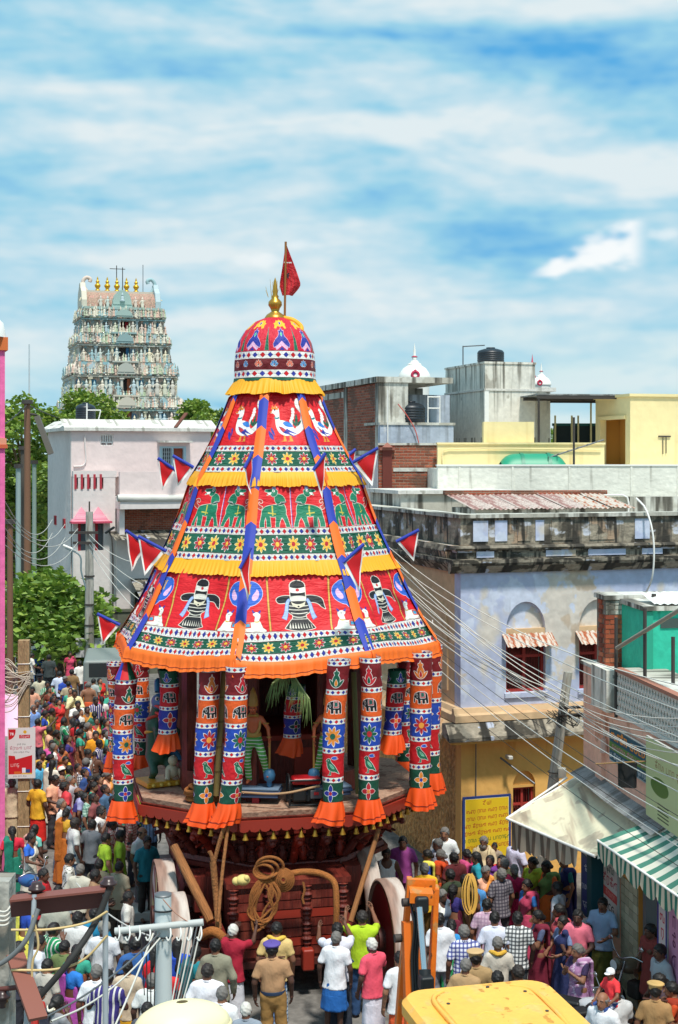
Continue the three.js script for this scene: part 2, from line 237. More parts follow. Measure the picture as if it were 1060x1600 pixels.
function tree(label, base, H, R, o = {}) {                           // trunk and limbs, then a crown of leaf clumps of uneven size
  const r = rng(o.seed ?? 1), t = thing(o.name ?? 'tree', label, 'tree', base, 0, o.group), trunkTop = H - R * (o.high ?? 1.1), cl = [];
  const n = o.clumps ?? 22;
  for (let i = 0; i < n; i++) { const a = r() * 6.283, k = Math.sqrt(r()) * R * 0.82, y = H - R * 0.35 - r() * R * (o.tall ?? 1.35); const fall = 1 - 0.45 * Math.max(0, (y - (H - R)) / R); cl.push([Math.cos(a) * k * fall * (o.wide ?? 1), y, Math.sin(a) * k * fall, R * (0.2 + r() * 0.2)]); }
  const limbs = [bar([0, 0, 0], [0.1, trunkTop * 0.55, 0], R * 0.085, R * 0.065, 9), bar([0.1, trunkTop * 0.55, 0], [0, trunkTop, 0.05], R * 0.065, R * 0.05, 9)];
  for (const c of cl.slice(0, 11)) limbs.push(tube([[0, trunkTop * (0.8 + r() * 0.2), 0.04], [c[0] * 0.4, lerp(trunkTop, c[1], 0.55), c[2] * 0.4], [c[0], c[1], c[2]]], R * 0.022, 6, 5));
  part('trunk', merge(limbs), barkMat, t);
  part('crown', treeLeaves((o.seed ?? 1) + 7, cl, o.leaves ?? 6000, o.leaf ?? 0.24, o.colors ?? GREENS, o.long), leafMat, t).userData.kind = 'stuff';
  return t;
}

// ------------------------------------------------------------------ the old two-storey house on the corner, right of the car
{
  const c = P(720, 1381, 30), b = thing('corner_house', 'old two-storey house with blue upper wall, ochre ground floor and mouldy parapet', 'house', [c.x, 0, c.z], TH);
  const L = 11, B = 13, y1 = 3.42, y2 = 6.62, y3 = 7.2, y4 = 7.8;
  const w1 = archPts(1.5, 3.98, 0.92, 5.32, 5.92), w2 = archPts(3.22, 3.98, 0.92, 5.32, 5.92), g1 = archPts(1.47, 0.95, 0.52, 1.98, 2.30);
  const up = part('upper_wall', metric(extrude(rectPts(0, L, y1, y2), 0.34, 0, [w1, w2]).translate(0, 0, -0.34)), MT.blueWall, b);
  for (const xc of [1.5, 3.22]) {
    part('arch_panel', metric(extrude(archPts(xc, 5.34, 0.918, 5.34, 5.918), 0.05).translate(0, 0, -0.16)), MT.blueWall, up);
    part('lintel', span(xc - 0.458, xc + 0.458, 5.22, 5.34, -0.3, -0.02), MT.beigeWall, up);
    part('sill', span(xc - 0.5, xc + 0.5, 3.88, 3.976, -0.2, 0.05), MT.blueWall, up);
    const aw = part('awning', corrugated(1.16, 0.42, 9, 0.018), MT.tinRust, b); aw.position.set(xc + 0.02, 5.24, 0.004); aw.rotation.x = 0.62;
    barredWindow(b, xc, 3.985, 0.91, 1.22, -0.1, { bars: 14 });
  }
  part('side_upper_wall', span(0.002, 0.34, y1, y2, -B, -0.342), MT.beigeWall, b);
  part('ground_wall', metric(extrude(rectPts(0.02, L, 0, y1 - 0.3), 0.32, 0, [g1]).translate(0, 0, -0.34)), MT.ochreWall, b);
  part('side_ground_wall', span(0.022, 0.34, 0, y1 - 0.3, -B, -0.342), MT.sandWall, b);
  part('arch_panel', metric(extrude(archPts(1.47, 1.98, 0.518, 1.98, 2.298), 0.05).translate(0, 0, -0.17)), MT.ochreWall, b);
  part('lintel', span(1.215, 1.725, 1.93, 1.98, -0.3, -0.08), MT.ochreWall, b);
  barredWindow(b, 1.47, 0.955, 0.51, 0.97, -0.14, { bars: 8, f: 0.045 });
  // side arch windows, seen edge-on between the car and the corner
  for (const z of [-1.1, -2.9]) { const n = part('blind_arch', extrude(archPts(0, 3.98, 0.8, 5.3, 5.85), 0.04), MT.beigeWall, b); n.rotation.y = -Math.PI / 2; n.position.set(0.002, 0, z); }
  // ledge between the storeys: a sloping eave with a fascia, then a string course
  const front = (pts, x0, x1) => { const g = extrude(pts.map(([z, y]) => [-z, y]), x1 - x0); g.rotateY(Math.PI / 2); return metric(g.translate(x0, 0, 0)); };
  const side = (pts, z0, z1) => { const g = extrude(pts.map(([z, y]) => [-z, y]), z1 - z0); return metric(g.translate(0, 0, z0)); };
  part('eave_top', front([[0, y1 + 0.3], [0.1, y1 + 0.3], [0.14, y1 + 0.2], [0.2, y1 + 0.16], [0.2, y1 + 0.02], [0, y1 + 0.02]], -0.2, L), MT.beigeWall, b);
  part('eave', front([[0, y1], [0.2, y1], [0.42, y1 - 0.26], [0.42, y1 - 0.34], [0, y1 - 0.24]], -0.42, L), MT.cornice, b);
  part('eave_moulding', front([[0, y1 - 0.26], [0.36, y1 - 0.355], [0.36, y1 - 0.4], [0, y1 - 0.34]], -0.36, L), MT.ochreWall, b);
  part('eave_top', side([[0, y1 + 0.3], [0.1, y1 + 0.3], [0.14, y1 + 0.2], [0.2, y1 + 0.16], [0.2, y1 + 0.02], [0, y1 + 0.02]], -B, -0.005), MT.beigeWall, b);
  part('eave', side([[0, y1], [0.2, y1], [0.42, y1 - 0.26], [0.42, y1 - 0.34], [0, y1 - 0.24]], -B, -0.005), MT.beigeWall, b);
  const r = rng(77);                             // short ribs under the side eave
  for (let i = 0; i < 9; i++) part('eave_rib', beam([-0.22, y1 - 0.015, -0.5 - i * 0.45], [-0.44, y1 - 0.27, -0.5 - i * 0.45], 0.12, 0.07), MT.beigeWall, b);
  // cornice and parapet
  part('cornice', front([[0, y2 - 0.06], [0.08, y2 - 0.06], [0.24, y2 + 0.1], [0.28, y2 + 0.16], [0.28, y2 + 0.24], [0, y2 + 0.24]], -0.28, L), MT.cornice, b);
  part('cornice', side([[0, y2 - 0.06], [0.08, y2 - 0.06], [0.24, y2 + 0.1], [0.28, y2 + 0.16], [0.28, y2 + 0.24], [0, y2 + 0.24]], -B, -0.005), MT.cornice, b);
  part('frieze', front([[-0.3, y2 + 0.245], [0.14, y2 + 0.245], [0.14, y2 + 0.42], [-0.3, y2 + 0.42]], -0.14, L), MT.cornice, b);
  part('cornice_roll', front([[-0.3, y2 + 0.425], [0.2, y2 + 0.425], [0.24, y2 + 0.47], [0.2, y2 + 0.52], [-0.3, y2 + 0.52]], -0.2, L), MT.mould, b);
  part('cornice_roll', side([[-0.3, y2 + 0.245], [0.2, y2 + 0.245], [0.24, y2 + 0.4], [0.2, y2 + 0.52], [-0.3, y2 + 0.52]], -B, -0.305), MT.mould, b);
  part('parapet', span(0, L, y3 - 0.055, y4 - 0.08, -0.3, 0), MT.mould, b);
  part('parapet', span(0, 0.3, y3 - 0.055, y4 - 0.08, -B, -0.302), MT.mould, b);
  part('parapet_coping', span(-0.07, L, y4 - 0.08, y4, -0.36, 0.07), MT.concreteOld, b);
  part('parapet_coping', span(-0.07, 0.36, y4 - 0.08, y4 - 0.004, -B, -0.362), MT.concreteOld, b);
  for (const [x, w, k] of [[0.28, 0.34, 1], [0.78, 0.28, 1], [1.3, 0.3, 0], [1.72, 0.2, 1], [2.1, 0.5, 0], [3.0, 0.6, 0], [4.1, 0.36, 1], [5.2, 0.5, 0]]) part('parapet_panel', span(x, x + w, y3 + 0.02, y4 - 0.14, 0.001, 0.02), k ? MT.blueWall : MT.mould, b);
  for (const [x, w] of [[0.3, 0.4], [1.9, 0.7], [2.9, 0.9], [4.2, 0.5]]) part('frieze_panel', span(x, x + w, y2 + 0.27, y2 + 0.4, 0.141, 0.155), MT.blueWall, b);
  part('roof', span(0.3, L, 7.24, 7.34, -B, -0.305), MT.concreteOld, b);
  part('roof_block', span(0.5, 3.4, 7.345, 8.1, -7.6, -5.2), MT.concreteOld, b);
  part('roof_block_coping', span(0.4, 3.5, 8.1, 8.19, -7.7, -5.1), MT.coping, b);
  for (let i = 0; i < 7; i++) { const s = part('tin_sheet', corrugated(0.62, 1.75, 5, 0.016), i > 4 ? MT.tinRust : MT.tinPink, b); s.position.set(1.5 + i * 0.585, 8.12 - (i % 2) * 0.012, -3.9); s.rotation.set(0.17, 0, (i - 3) * -0.012); }
  part('ridge', beam([1.15, 8.16, -3.92], [5.45, 8.14, -3.92], 0.16, 0.1), brickTex, b);
  part('roof_block', span(1.3, 5.2, 7.345, 7.82, -3.8, -2.35), MT.concreteOld, b);
  part('drain_pipe', tube([[4.25, 8.1, -0.2], [4.3, 7.9, 0.1], [4.34, 7.3, 0.38], [4.33, 6.4, 0.36], [4.34, 6.0, 0.03]], 0.022, 16, 6), MT.white, b);
  part('lamp_arm', bar([0.9, 2.62, 0.02], [1.42, 2.16, 0.62], 0.022), MT.steel, b);
  part('flood_lamp', rbox(0.1, 0.08, 0.22, 0.02, 1.02, 2.66, 0.2), M(200, 198, 190, 0.5), b);
  part('conduit', bar([0.34, 0, 0.02], [0.34, 3.05, 0.02], 0.012), MT.steel, b);
}

// ------------------------------------------------------------------ roofs behind it
{
  const place = (px, d) => P(px, HZ, d);
  // long white parapet with black rain marks
  let c = place(684, 37);
  const wall = thing('terrace_house', 'terrace house with long white parapet streaked by black rain marks', 'house', [c.x, 0, c.z], 4 * D2R);
  part('front_wall', span(0, 8.5, 0, 8.72, -5, -0.2), MT.whiteStain, wall);
  part('parapet', metric(new THREE.BoxGeometry(8.5, 0.8, 0.2).translate(4.25, 8.38, -0.095), 1, 1, 0, 0.55), MT.whiteStain, wall);
  part('parapet_coping', span(-0.02, 8.52, 8.78, 8.82, -0.24, 0.03), MT.white, wall);
  for (const x of [0.55, 1.95, 3.45, 5.1, 6.35]) part('pilaster', span(x, x + 0.05, 7.98, 8.776, 0.006, 0.022), MT.whiteStain, wall);
  part('lower_parapet', span(5.05, 8.5, 7.2, 7.98, 0.03, 0.16), MT.concreteOld, wall);
  part('pipe', tube([[3.6, 8.0, 0.2], [4.6, 8.02, 0.2], [4.95, 7.98, 0.2], [4.98, 7.2, 0.2]], 0.025, 14, 6), MT.white, wall);
  for (const [px, py] of [[840, 776], [918, 786]]) { const p = P(px, py + 14, 35.4); waterTank('black water tank behind the tin roof, ' + (px < 900 ? 'nearer the middle of the parapet' : 'under the drain pipe'), [p.x, 7.34, p.z], 0.5, px < 900 ? 0.78 : 0.66, 'low black tanks on the corner house roof'); }
  // cream terrace room with the open doorway
  c = place(985, 40);
  const rm = thing('roof_room', 'cream roof room with a dark open doorway', 'building', [c.x, 0, c.z], 15 * D2R);
  const sw = extrude(rectPts(0, 2.25, 0, 10.72), 0.2, 0, [rectPts(0.3, 1.95, 8.72, 10.1)]); sw.rotateY(Math.PI / 2);       // runs back along local -z
  part('side_wall', metric(sw), MT.cream, rm);
  part('front_wall', span(0.201, 4.2, 0, 10.72, -0.2, 0), MT.cream, rm);
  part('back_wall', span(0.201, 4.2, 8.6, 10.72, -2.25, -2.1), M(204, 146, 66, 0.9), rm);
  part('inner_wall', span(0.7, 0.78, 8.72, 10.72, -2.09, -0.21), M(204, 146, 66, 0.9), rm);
  part('room_floor', span(0.201, 4.2, 8.6, 8.71, -2.09, -0.21), MT.cream, rm);
  part('roof_slab', span(-0.05, 4.3, 10.722, 10.8, -2.3, 0.06), MT.cream, rm);
  part('door_lintel', span(-0.06, -0.002, 10.1, 10.2, -2.0, -0.25), MT.cream, rm);
  part('clothes_hook', merge([bar([0.86, 9.6, 0.03], [1.24, 9.6, 0.03], 0.02), bar([1.0, 9.58, 0.03], [1.0, 9.1, 0.03], 0.012), bar([1.1, 9.58, 0.03], [1.1, 9.12, 0.03], 0.012)]), MT.iron, rm);
  // cream parapet in front of it
  c = place(684, 38.6);
  const ter = thing('terrace_wall', 'low cream terrace wall between brick wall and roof room', 'wall', [c.x, 0, c.z], 4 * D2R);
  part('wall', span(0, 4.6, 0, 9.36, -0.16, 0), MT.cream, ter); part('coping', span(-0.02, 4.62, 9.36, 9.41, -0.2, 0.04), MT.cream, ter);
  part('raised_wall', span(1.3, 2.7, 9.41, 9.98, -0.5, -0.22), MT.cream, ter);
  part('pipe', tube([[0.15, 8.8, 0.05], [0.15, 9.2, 0.05], [0.6, 9.24, 0.05], [4.5, 9.22, 0.05]], 0.02, 24, 6), MT.cream, ter);
  { // green barrel-shaped cover behind the parapet
    const p = P(832, 727, 38.2), g = thing('green_cover', 'green barrel-shaped plastic cover on the terrace', 'cover', [p.x, 8.45, p.z], 2 * D2R);
    part('shell', grid(30, 18, (u, v) => { const a = v * Math.PI, x = (u - 0.5) * 1.72, e = 1 - Math.pow(Math.abs(u - 0.5) * 2, 6) * 0.35; return [x, Math.sin(a) * 0.66 * e, Math.cos(a) * 0.5]; }), M(36, 148, 112, 0.45), g);
    for (const x of [-0.3, 0.42]) part('rib', grid(2, 18, (u, v) => { const a = v * Math.PI; return [x + (u - 0.5) * 0.09, Math.sin(a) * 0.675 + 0.004, Math.cos(a) * 0.515]; }), M(30, 128, 98, 0.45), g);
  }
  { // dark mesh fence and black tanks at the back of the terrace
    const p = P(898, 700, 44), f = thing('mesh_fence', 'dark mesh fence with pale posts on the terrace', 'fence', [p.x, 0, p.z], 4 * D2R);
    part('mesh_panel', span(-0.66, 0.7, 8.9, 9.98, -0.02, 0.02), M(30, 44, 50, 0.8), f); part('rail', span(-0.7, 0.74, 9.98, 10.06, -0.03, 0.03), M(30, 92, 92, 0.7), f);
    for (const x of [-0.62, -0.1, 0.1, 0.5]) part('post', bar([x, 8.4, 0.06], [x, 10.3 + (x > 0.4 ? 0.5 : 0), 0.06], 0.03), MT.cream, f);
    part('base_slab', span(-0.9, 0.95, 0, 8.9, -0.3, 0.0), MT.cream, f);
  }
  // stained white stair tower
  c = place(758, 42);
  const tw = thing('stair_tower', 'tall white stair tower blackened by rain, black tank on top', 'building', [c.x, 0, c.z], TH);
  part('wall', span(0, 1.62, 0, 11.78, -3.2, 0), MT.towerStain, tw);
  part('parapet_band', span(-0.03, 1.65, 10.98, 11.04, -3.23, 0.03), MT.coping, tw);
  part('coping', span(-0.03, 1.65, 11.78, 11.84, -3.23, 0.03), MT.towerStain, tw);
  part('corner_edge', span(-0.02, 0.12, 9, 11.0, 0.002, 0.02), MT.white, tw);
  part('rear_block', span(1.65, 2.35, 0, 11.0, -2.6, -0.5), MT.towerStain, tw);
  part('rear_block_coping', span(1.652, 2.5, 11.0, 11.12, -2.7, -0.4), MT.coping, tw);
  part('tank_rail', [bar([-0.05, 11.84, -1.6], [-0.05, 12.42, -1.6], 0.02), bar([-0.05, 12.4, -1.6], [0.5, 12.42, -1.2], 0.018)], MT.steel, tw);
  { const p = P(767, 565, 43.2); waterTank('black water tank on top of the white stair tower', [p.x, 11.842, p.z], 0.4, 0.5); }
  // sheet roof on posts right of the tower
  c = place(838, 41);
  const sr = thing('sheet_canopy', 'flat sheet-metal canopy on thin dark posts beside the tower', 'canopy', [c.x, 0, c.z], 8 * D2R);
  part('sheet', [span(-0.1, 2.9, 10.78, 10.82, -2.6, 0.5)], MT.tinGrey, sr);
  for (const z of [0.45, -1.0, -2.5]) part('rafter', span(-0.1, 2.88, 10.68, 10.775, z - 0.04, z + 0.04), MT.iron, sr);
  for (const x of [-0.05]) part('post', bar([x, 8.6, 0.45], [x, 10.68, 0.45], 0.035), MT.iron, sr);
  part('terrace_slab', span(-1.5, 3.2, 0, 8.6, -2.8, 0.6), MT.cream, sr);
  // half-built brick house
  c = place(593, 40);
  const br = thing('brick_house', 'half-built red brick house with bare concrete columns', 'house', [c.x, 0, c.z], TH);
  part('side_brick_wall', span(0, 0.24, 0, 11.1, -9, -0.32), brickTex, br);
  for (const z of [-0.3, -3.3, -6.2]) part('column', span(-0.025, 0.27, 0, 11.12, z, z + 0.3), MT.concreteOld, br);
  part('beam', span(-0.02, 0.26, 10.82, 11.0, -9, -3.305), MT.concreteOld, br); part('beam', span(-0.02, 0.26, 9.08, 9.2, -9, -0.305), MT.concreteOld, br);
  part('roof_slab', span(-0.1, 2.2, 11.12, 11.28, -9, 0.05), MT.concreteOld, br);
  part('front_wall', span(0.275, 0.86, 9.6, 11.115, -0.25, 0), MT.concreteOld, br);
  part('upper_wall', span(0.86, 2.6, 9.9, 10.84, -1.4, -1.2), MT.blueStain, br); part('upper_wall', span(1.0, 1.9, 10.85, 11.05, -1.8, -1.6), MT.concreteOld, br);
  part('lower_side_wall', span(-0.06, -0.028, 6.0, 9.06, -2.9, 0.02), MT.lilac, br);
  part('lower_front_wall', span(-0.05, 2.15, 0, 9.92, 0.03, 0.22), MT.blueStain, br);
  part('lower_coping', span(-0.08, 2.2, 9.92, 9.99, -1.15, 0.25), MT.concreteOld, br);
  part('pipe', bar([0.16, 9.2, 0.26], [0.16, 10.9, 0.26], 0.02), MT.white, br); part('hose', tube([[0.45, 10.5, 0.3], [0.7, 10.2, 0.3], [0.95, 9.8, 0.3], [1.1, 9.3, 0.3]], 0.016, 12, 5), M(206, 96, 84, 0.6), br);
  for (const x of [1.42, 1.78]) part('rail_post', bar([x, 9.99, 0.1], [x, 10.75, 0.1], 0.02), MT.white, br);
  part('rail', [bar([1.42, 10.72, 0.1], [1.78, 10.72, 0.1], 0.018), bar([1.42, 10.4, 0.1], [1.78, 10.4, 0.1], 0.018)], MT.white, br);
  { const p = P(642, 660, 40.6), q = P(606, 660, 40.8); waterTank('larger black tank on the grey terrace beside the brick house', [p.x, 9.99, p.z], 0.41, 0.62, 'tanks beside the brick house'); waterTank('black tank half hidden behind the thin white pipe', [q.x, 9.99, q.z - 0.2], 0.2, 0.66, 'tanks beside the brick house'); }
  // lower brick wall with a red pillar
  c = place(592, 38.9);
  const lb = thing('brick_wall', 'weathered brick boundary wall with a painted red pillar', 'wall', [c.x, 0, c.z], 3 * D2R);
  part('wall', span(0, 1.62, 0, 9.34, -0.2, 0), brickTex, lb); part('coping', span(-0.02, 1.64, 9.34, 9.4, -0.24, 0.03), MT.concreteOld, lb);
  part('pillar', span(0.1, 0.36, 7.2, 9.2, 0.002, 0.08), M(112, 52, 42, 0.85), lb); part('pillar_cap', merge([span(0.02, 0.44, 9.2, 9.28, 0.002, 0.12), new THREE.ConeGeometry(0.2, 0.14, 4).rotateY(0.785).translate(0.23, 9.35, 0.06)]), M(150, 96, 82, 0.9), lb);
  part('band', span(0.4, 1.62, 8.62, 8.72, 0.002, 0.02), MT.concreteOld, lb);
}

// ------------------------------------------------------------------ white temple domes behind the roofs
{
  const dome = (px, base, d, r, label) => {
    const p = P(px, base, d), t = thing('temple_dome', label, 'dome', [p.x, 0, p.z], 0, 'white domes behind the roofs'), y = p.y, w = M(238, 236, 228, 0.7), pink = M(196, 52, 84, 0.6);
    part('drum', cyl(r * 1.02, r * 1.02, y, 0, y / 2, 0, 24), w, t);
    part('dome_shell', lathe([[r * 1.1, y], [r * 1.12, y + r * 0.1], [r * 1.05, y + r * 0.35], [r * 0.8, y + r * 0.72], [r * 0.45, y + r * 0.95], [r * 0.5, y + r * 1.0], [r * 0.42, y + r * 1.06], [r * 0.1, y + r * 1.2]], 28), w, t);
    part('finial', lathe([[r * 0.26, y + r * 1.05], [r * 0.3, y + r * 1.2], [r * 0.12, y + r * 1.35], [r * 0.2, y + r * 1.5], [r * 0.08, y + r * 1.62], [r * 0.1, y + r * 1.9], [0.001, y + r * 2.5]], 14), w, t);
    part('finial_ring', lathe([[r * 0.1, y + r * 1.45], [r * 0.24, y + r * 1.52], [r * 0.1, y + r * 1.6]], 14), pink, t);
    const m = part('medallion', merge([new THREE.TorusGeometry(r * 0.22, r * 0.1, 8, 16), sph(r * 0.1, 0, r * 0.28, 0)]), pink, t); m.position.set(px > 700 ? r * -0.3 : 0, y + r * 0.22, r * 1.06);
  };
  dome(648, 592, 75, 0.76, 'white temple dome above the grey parapets left of the stair tower');
  dome(846, 602, 72, 0.46, 'small white dome just right of the stair tower');
  const f = P(832, 575, 74); { const t = thing('dome_finial', 'thin red and white finial behind the stair tower', 'finial', [f.x, 0, f.z]); part('spire', lathe([[0.12, 0], [0.12, 13], [0.2, 13.2], [0.06, 13.5], [0.14, 13.8], [0.05, 14], [0.001, 14.4]], 12), M(206, 88, 108, 0.6), t); part('drum', cyl(0.3, 0.3, 12.6, 0, 6.3, 0), MT.white, t); }
}

// ------------------------------------------------------------------ the temple gateway tower far off, crowded with painted figures
{
  const base = P(199, HZ, 160), t = thing('gateway_tower', 'tall carved temple gateway tower with five gold finials, behind the pale pink house', 'tower', [base.x, 0, base.z], TH), r = rng(9);
  const pale = [[218, 208, 190], [204, 198, 186], [224, 212, 184], [196, 202, 194], [180, 196, 200], [216, 196, 182], [208, 206, 184], [158, 186, 190]].map((c) => M(...c, 0.85));
  const trim = [M(162, 184, 176, 0.8), M(200, 192, 176, 0.85), M(178, 180, 170, 0.85), M(140, 166, 166, 0.8)], stone = plaster({ base: [158, 152, 140], mottle: 0.4, grain: 0.4, seed: 61, size: 2.4, patches: [[[140, 176, 182], 0.44, 6], [[212, 176, 160], 0.36, 8]], drips: [[92, 90, 84], 0.42] });
  const fig = (k) => merge([lathe([[0.001, 0], [0.17, 0.02], [0.13, 0.2], [0.16, 0.42], [0.1, 0.52], [0.17, 0.68], [0.06, 0.76], [0.001, 0.77]], 7), sph(0.085, 0, 0.83, 0.01, 7), new THREE.ConeGeometry(0.08, 0.2, 6).translate(0, 0.96, 0), bar([0.16, 0.68, 0], [0.24, 0.5 + k * 0.3, 0.06], 0.04, 0.035, 5), bar([-0.16, 0.68, 0], [-0.24, 0.52 - k * 0.16, 0.08], 0.04, 0.035, 5)]);
  const figs = [fig(0), fig(0.6), fig(1)];
  const sit = merge([lathe([[0.001, 0], [0.26, 0.03], [0.24, 0.16], [0.13, 0.24], [0.17, 0.46], [0.06, 0.56], [0.001, 0.57]], 7), sph(0.1, 0, 0.66, 0, 7), new THREE.ConeGeometry(0.1, 0.24, 6).translate(0, 0.82, 0)]);
  const column = merge([cyl(0.1, 0.12, 0.84, 0, 0.5, 0, 7), box(0.3, 0.09, 0.3, 0, 0.045, 0), box(0.3, 0.08, 0.3, 0, 0.96, 0)]);
  const hood = merge([lathe([[0.5, 0], [0.52, 0.1], [0.4, 0.2], [0.46, 0.3], [0.42, 0.55], [0.22, 0.78], [0.08, 0.84], [0.1, 0.92], [0.001, 1.1]], 10)]);
  const wagon = merge([grid(2, 8, (u, v) => { const a = v * Math.PI; return [Math.cos(a) * 0.5, Math.sin(a) * 0.72 + 0.18, (u - 0.5) * 0.6]; }), box(1.06, 0.2, 0.62, 0, 0.1, 0), extrude(archPts(0, 0.18, 0.98, 0.2, 0.9), 0.04).translate(0, 0, 0.3), new THREE.ConeGeometry(0.07, 0.26, 6).translate(0, 1.0, 0)]);
  const put = (name, g, m, x, y, z, s, sy = s, turn = 0) => { const q = part(name, g, m, t); q.position.set(x, y, z); q.scale.set(s, sy, s); q.rotation.y = turn; return q; };
  part('base_block', span(-7, 7, 0, 11.6, -13.4, 0.2), stone, t);
  part('base_cornice', span(-7.3, 7.3, 11.6, 12.0, -13.7, 0.5), trim[1], t);
  const lv = [12.2, 15.9, 19.8, 23.1, 25.9], half = (y) => 6.75 - (y - 12) * 0.165, back = (y) => -13 + (y - 12) * 0.24, fz = (y) => -(y - 12) * 0.2;
  for (let k = 0; k < 4; k++) {
    const y0 = lv[k], y1 = lv[k + 1], H = y1 - y0, hw = half(y0) - 0.45, z1 = fz(y0) - 0.5, z0 = back(y0) + 0.4, wallH = H * 0.56;
    const doorW = 0.62, wall = extrude(rectPts(-hw, hw, y0, y0 + wallH + 0.1), 1.6, 0, [rectPts(-doorW, doorW, y0 + 0.2, y0 + wallH - 0.1)]);
    part('storey_wall', metric(wall.translate(0, 0, z1 - 1.6)), stone, t);
    part('storey_core', span(-hw, hw, y0, y0 + wallH + 0.1, z0, z1 - 1.605), stone, t);
    part('doorway', span(-doorW + 0.02, doorW - 0.02, y0 + 0.21, y0 + wallH - 0.12, z1 - 1.6, z1 - 1.5), k === 3 ? M(150, 40, 46, 0.9) : M(120, 122, 126, 0.9), t);
    part('door_leaf', span(doorW * 0.35, doorW - 0.05, y0 + 0.22, y0 + wallH - 0.14, z1 - 0.39, z1 - 0.3), [M(178, 104, 76, 0.8), M(176, 100, 70, 0.8), M(52, 116, 160, 0.8), M(170, 36, 44, 0.8)][k], t);
    part('door_balcony', span(-1.5, 1.5, y0 - 0.02, y0 + 0.16, z1, z1 + 1.0), trim[k % 4], t);
    part('storey_plinth', span(-hw - 0.45, hw + 0.45, y0 - 0.14, y0 + 0.0, z0 - 0.4, z1 + 0.62), trim[(k + 1) % 4], t);
    part('storey_cornice', span(-hw - 0.3, hw + 0.3, y0 + wallH, y0 + wallH + 0.16, z0 - 0.3, z1 + 0.42), trim[k % 4], t);
    part('storey_ledge', span(-hw - 0.18, hw + 0.18, y0 + wallH + 0.162, y0 + wallH + 0.32, z0 - 0.2, z1 + 0.3), trim[(k + 2) % 4], t);
    part('attic', span(-hw + 0.15, hw - 0.15, y0 + wallH + 0.1, y1 + 0.02, z0 + 0.1, z1 - 0.15), stone, t);
    // front: columns and figures either side of the doorway, then a row of little roofs
    const nF = 15 - k * 2;
    for (let i = 0; i < nF; i++) {
      const x = lerp(-hw - 0.1, hw + 0.1, (i + 0.5) / nF); if (Math.abs(x) < doorW + 0.1) continue;
      const s = wallH * (0.72 + r() * 0.22); put('figure', figs[Math.floor(r() * 3)], pale[Math.floor(r() * 8)], x, y0 + 0.005, z1 + 0.36, s, s, (r() - 0.5) * 0.5);
      if (i % 2) put('column', column, pale[Math.floor(r() * 5)], x + hw / nF, y0 + 0.005, z1 + 0.12, wallH * 0.8, wallH * 0.98);
      else part('niche', span(x - 0.26, x + 0.26, y0 + wallH * 0.1, y0 + wallH * 0.86, z1 + 0.002, z1 + 0.05), [M(96, 120, 140, 0.9), M(120, 108, 100, 0.9), M(70, 128, 156, 0.9)][Math.floor(r() * 3)], t);
    }
    const nR = 7, aH = H - wallH - 0.2;
    for (let i = 0; i < nR; i++) {
      const x = lerp(-hw + 0.05, hw - 0.05, i / (nR - 1)), mid = i === 3;
      put(i === 0 || i === 6 ? 'corner_shrine' : 'roof_shrine', i === 0 || i === 6 ? hood : wagon, mid ? trim[(k + 1) % 4] : pale[Math.floor(r() * 8)], x, y0 + wallH + 0.34, z1 - 0.02, mid ? 1.9 : 1.25 - k * 0.1, mid ? aH * 0.95 : aH * (0.78 + r() * 0.12));
      if (i < nR - 1) { const s = aH * (0.7 + r() * 0.25); put('seated_figure', r() > 0.4 ? sit : figs[1], pale[Math.floor(r() * 8)], x + hw / (nR - 1), y0 + wallH + 0.34, z1 + 0.16, s); }
    }
    // left side face, and the right one more sparely
    for (const sgn of [-1, 1]) {
      const nS = sgn < 0 ? 9 - k : 4;
      for (let i = 0; i < nS; i++) {
        const z = lerp(z0 + 0.4, z1 - 0.2, (i + 0.5) / nS), s = wallH * (0.7 + r() * 0.24);
        put('figure', figs[Math.floor(r() * 3)], pale[Math.floor(r() * 8)], sgn * (hw + 0.28), y0 + 0.005, z, s, s, sgn * 1.57);
        put('column', column, pale[Math.floor(r() * 5)], sgn * (hw + 0.12), y0 + 0.005, z + (z1 - z0) / nS / 2, wallH * 0.8, wallH * 0.98);
        put(i % 2 ? 'roof_shrine' : 'seated_figure', i % 2 ? wagon : sit, pale[Math.floor(r() * 8)], sgn * (hw - 0.02), y0 + wallH + 0.34, z, i % 2 ? 1.3 : aH * 0.95, aH * 0.85, sgn * 1.57);
      }
    }
  }
  // the barrel roof with horned gable ends and five gold pots
  const yr = lv[4], hw = half(yr) - 0.2, zc = (fz(yr) + back(yr)) / 2 - 0.1;
  part('roof_plinth', span(-hw - 0.2, hw + 0.2, yr + 0.02, yr + 0.3, back(yr) - 0.1, fz(yr) + 0.1), trim[0], t);
  const tile = plaster({ base: [168, 140, 122], mottle: 0.3, grain: 0.6, seed: 63, size: 1.2, bump: 0.06, res: 192, patches: [[[196, 150, 136], 0.5, 8]] });
  part('barrel_roof', metric(grid(1, 14, (u, v) => { const a = v * Math.PI; return [(u - 0.5) * 2 * hw, yr + 0.3 + Math.sin(a) * 2.0, zc + Math.cos(a) * 1.9]; })), tile, t);
  part('ridge', span(-hw - 0.05, hw + 0.05, yr + 2.22, yr + 2.5, zc - 0.35, zc + 0.35), trim[1], t);
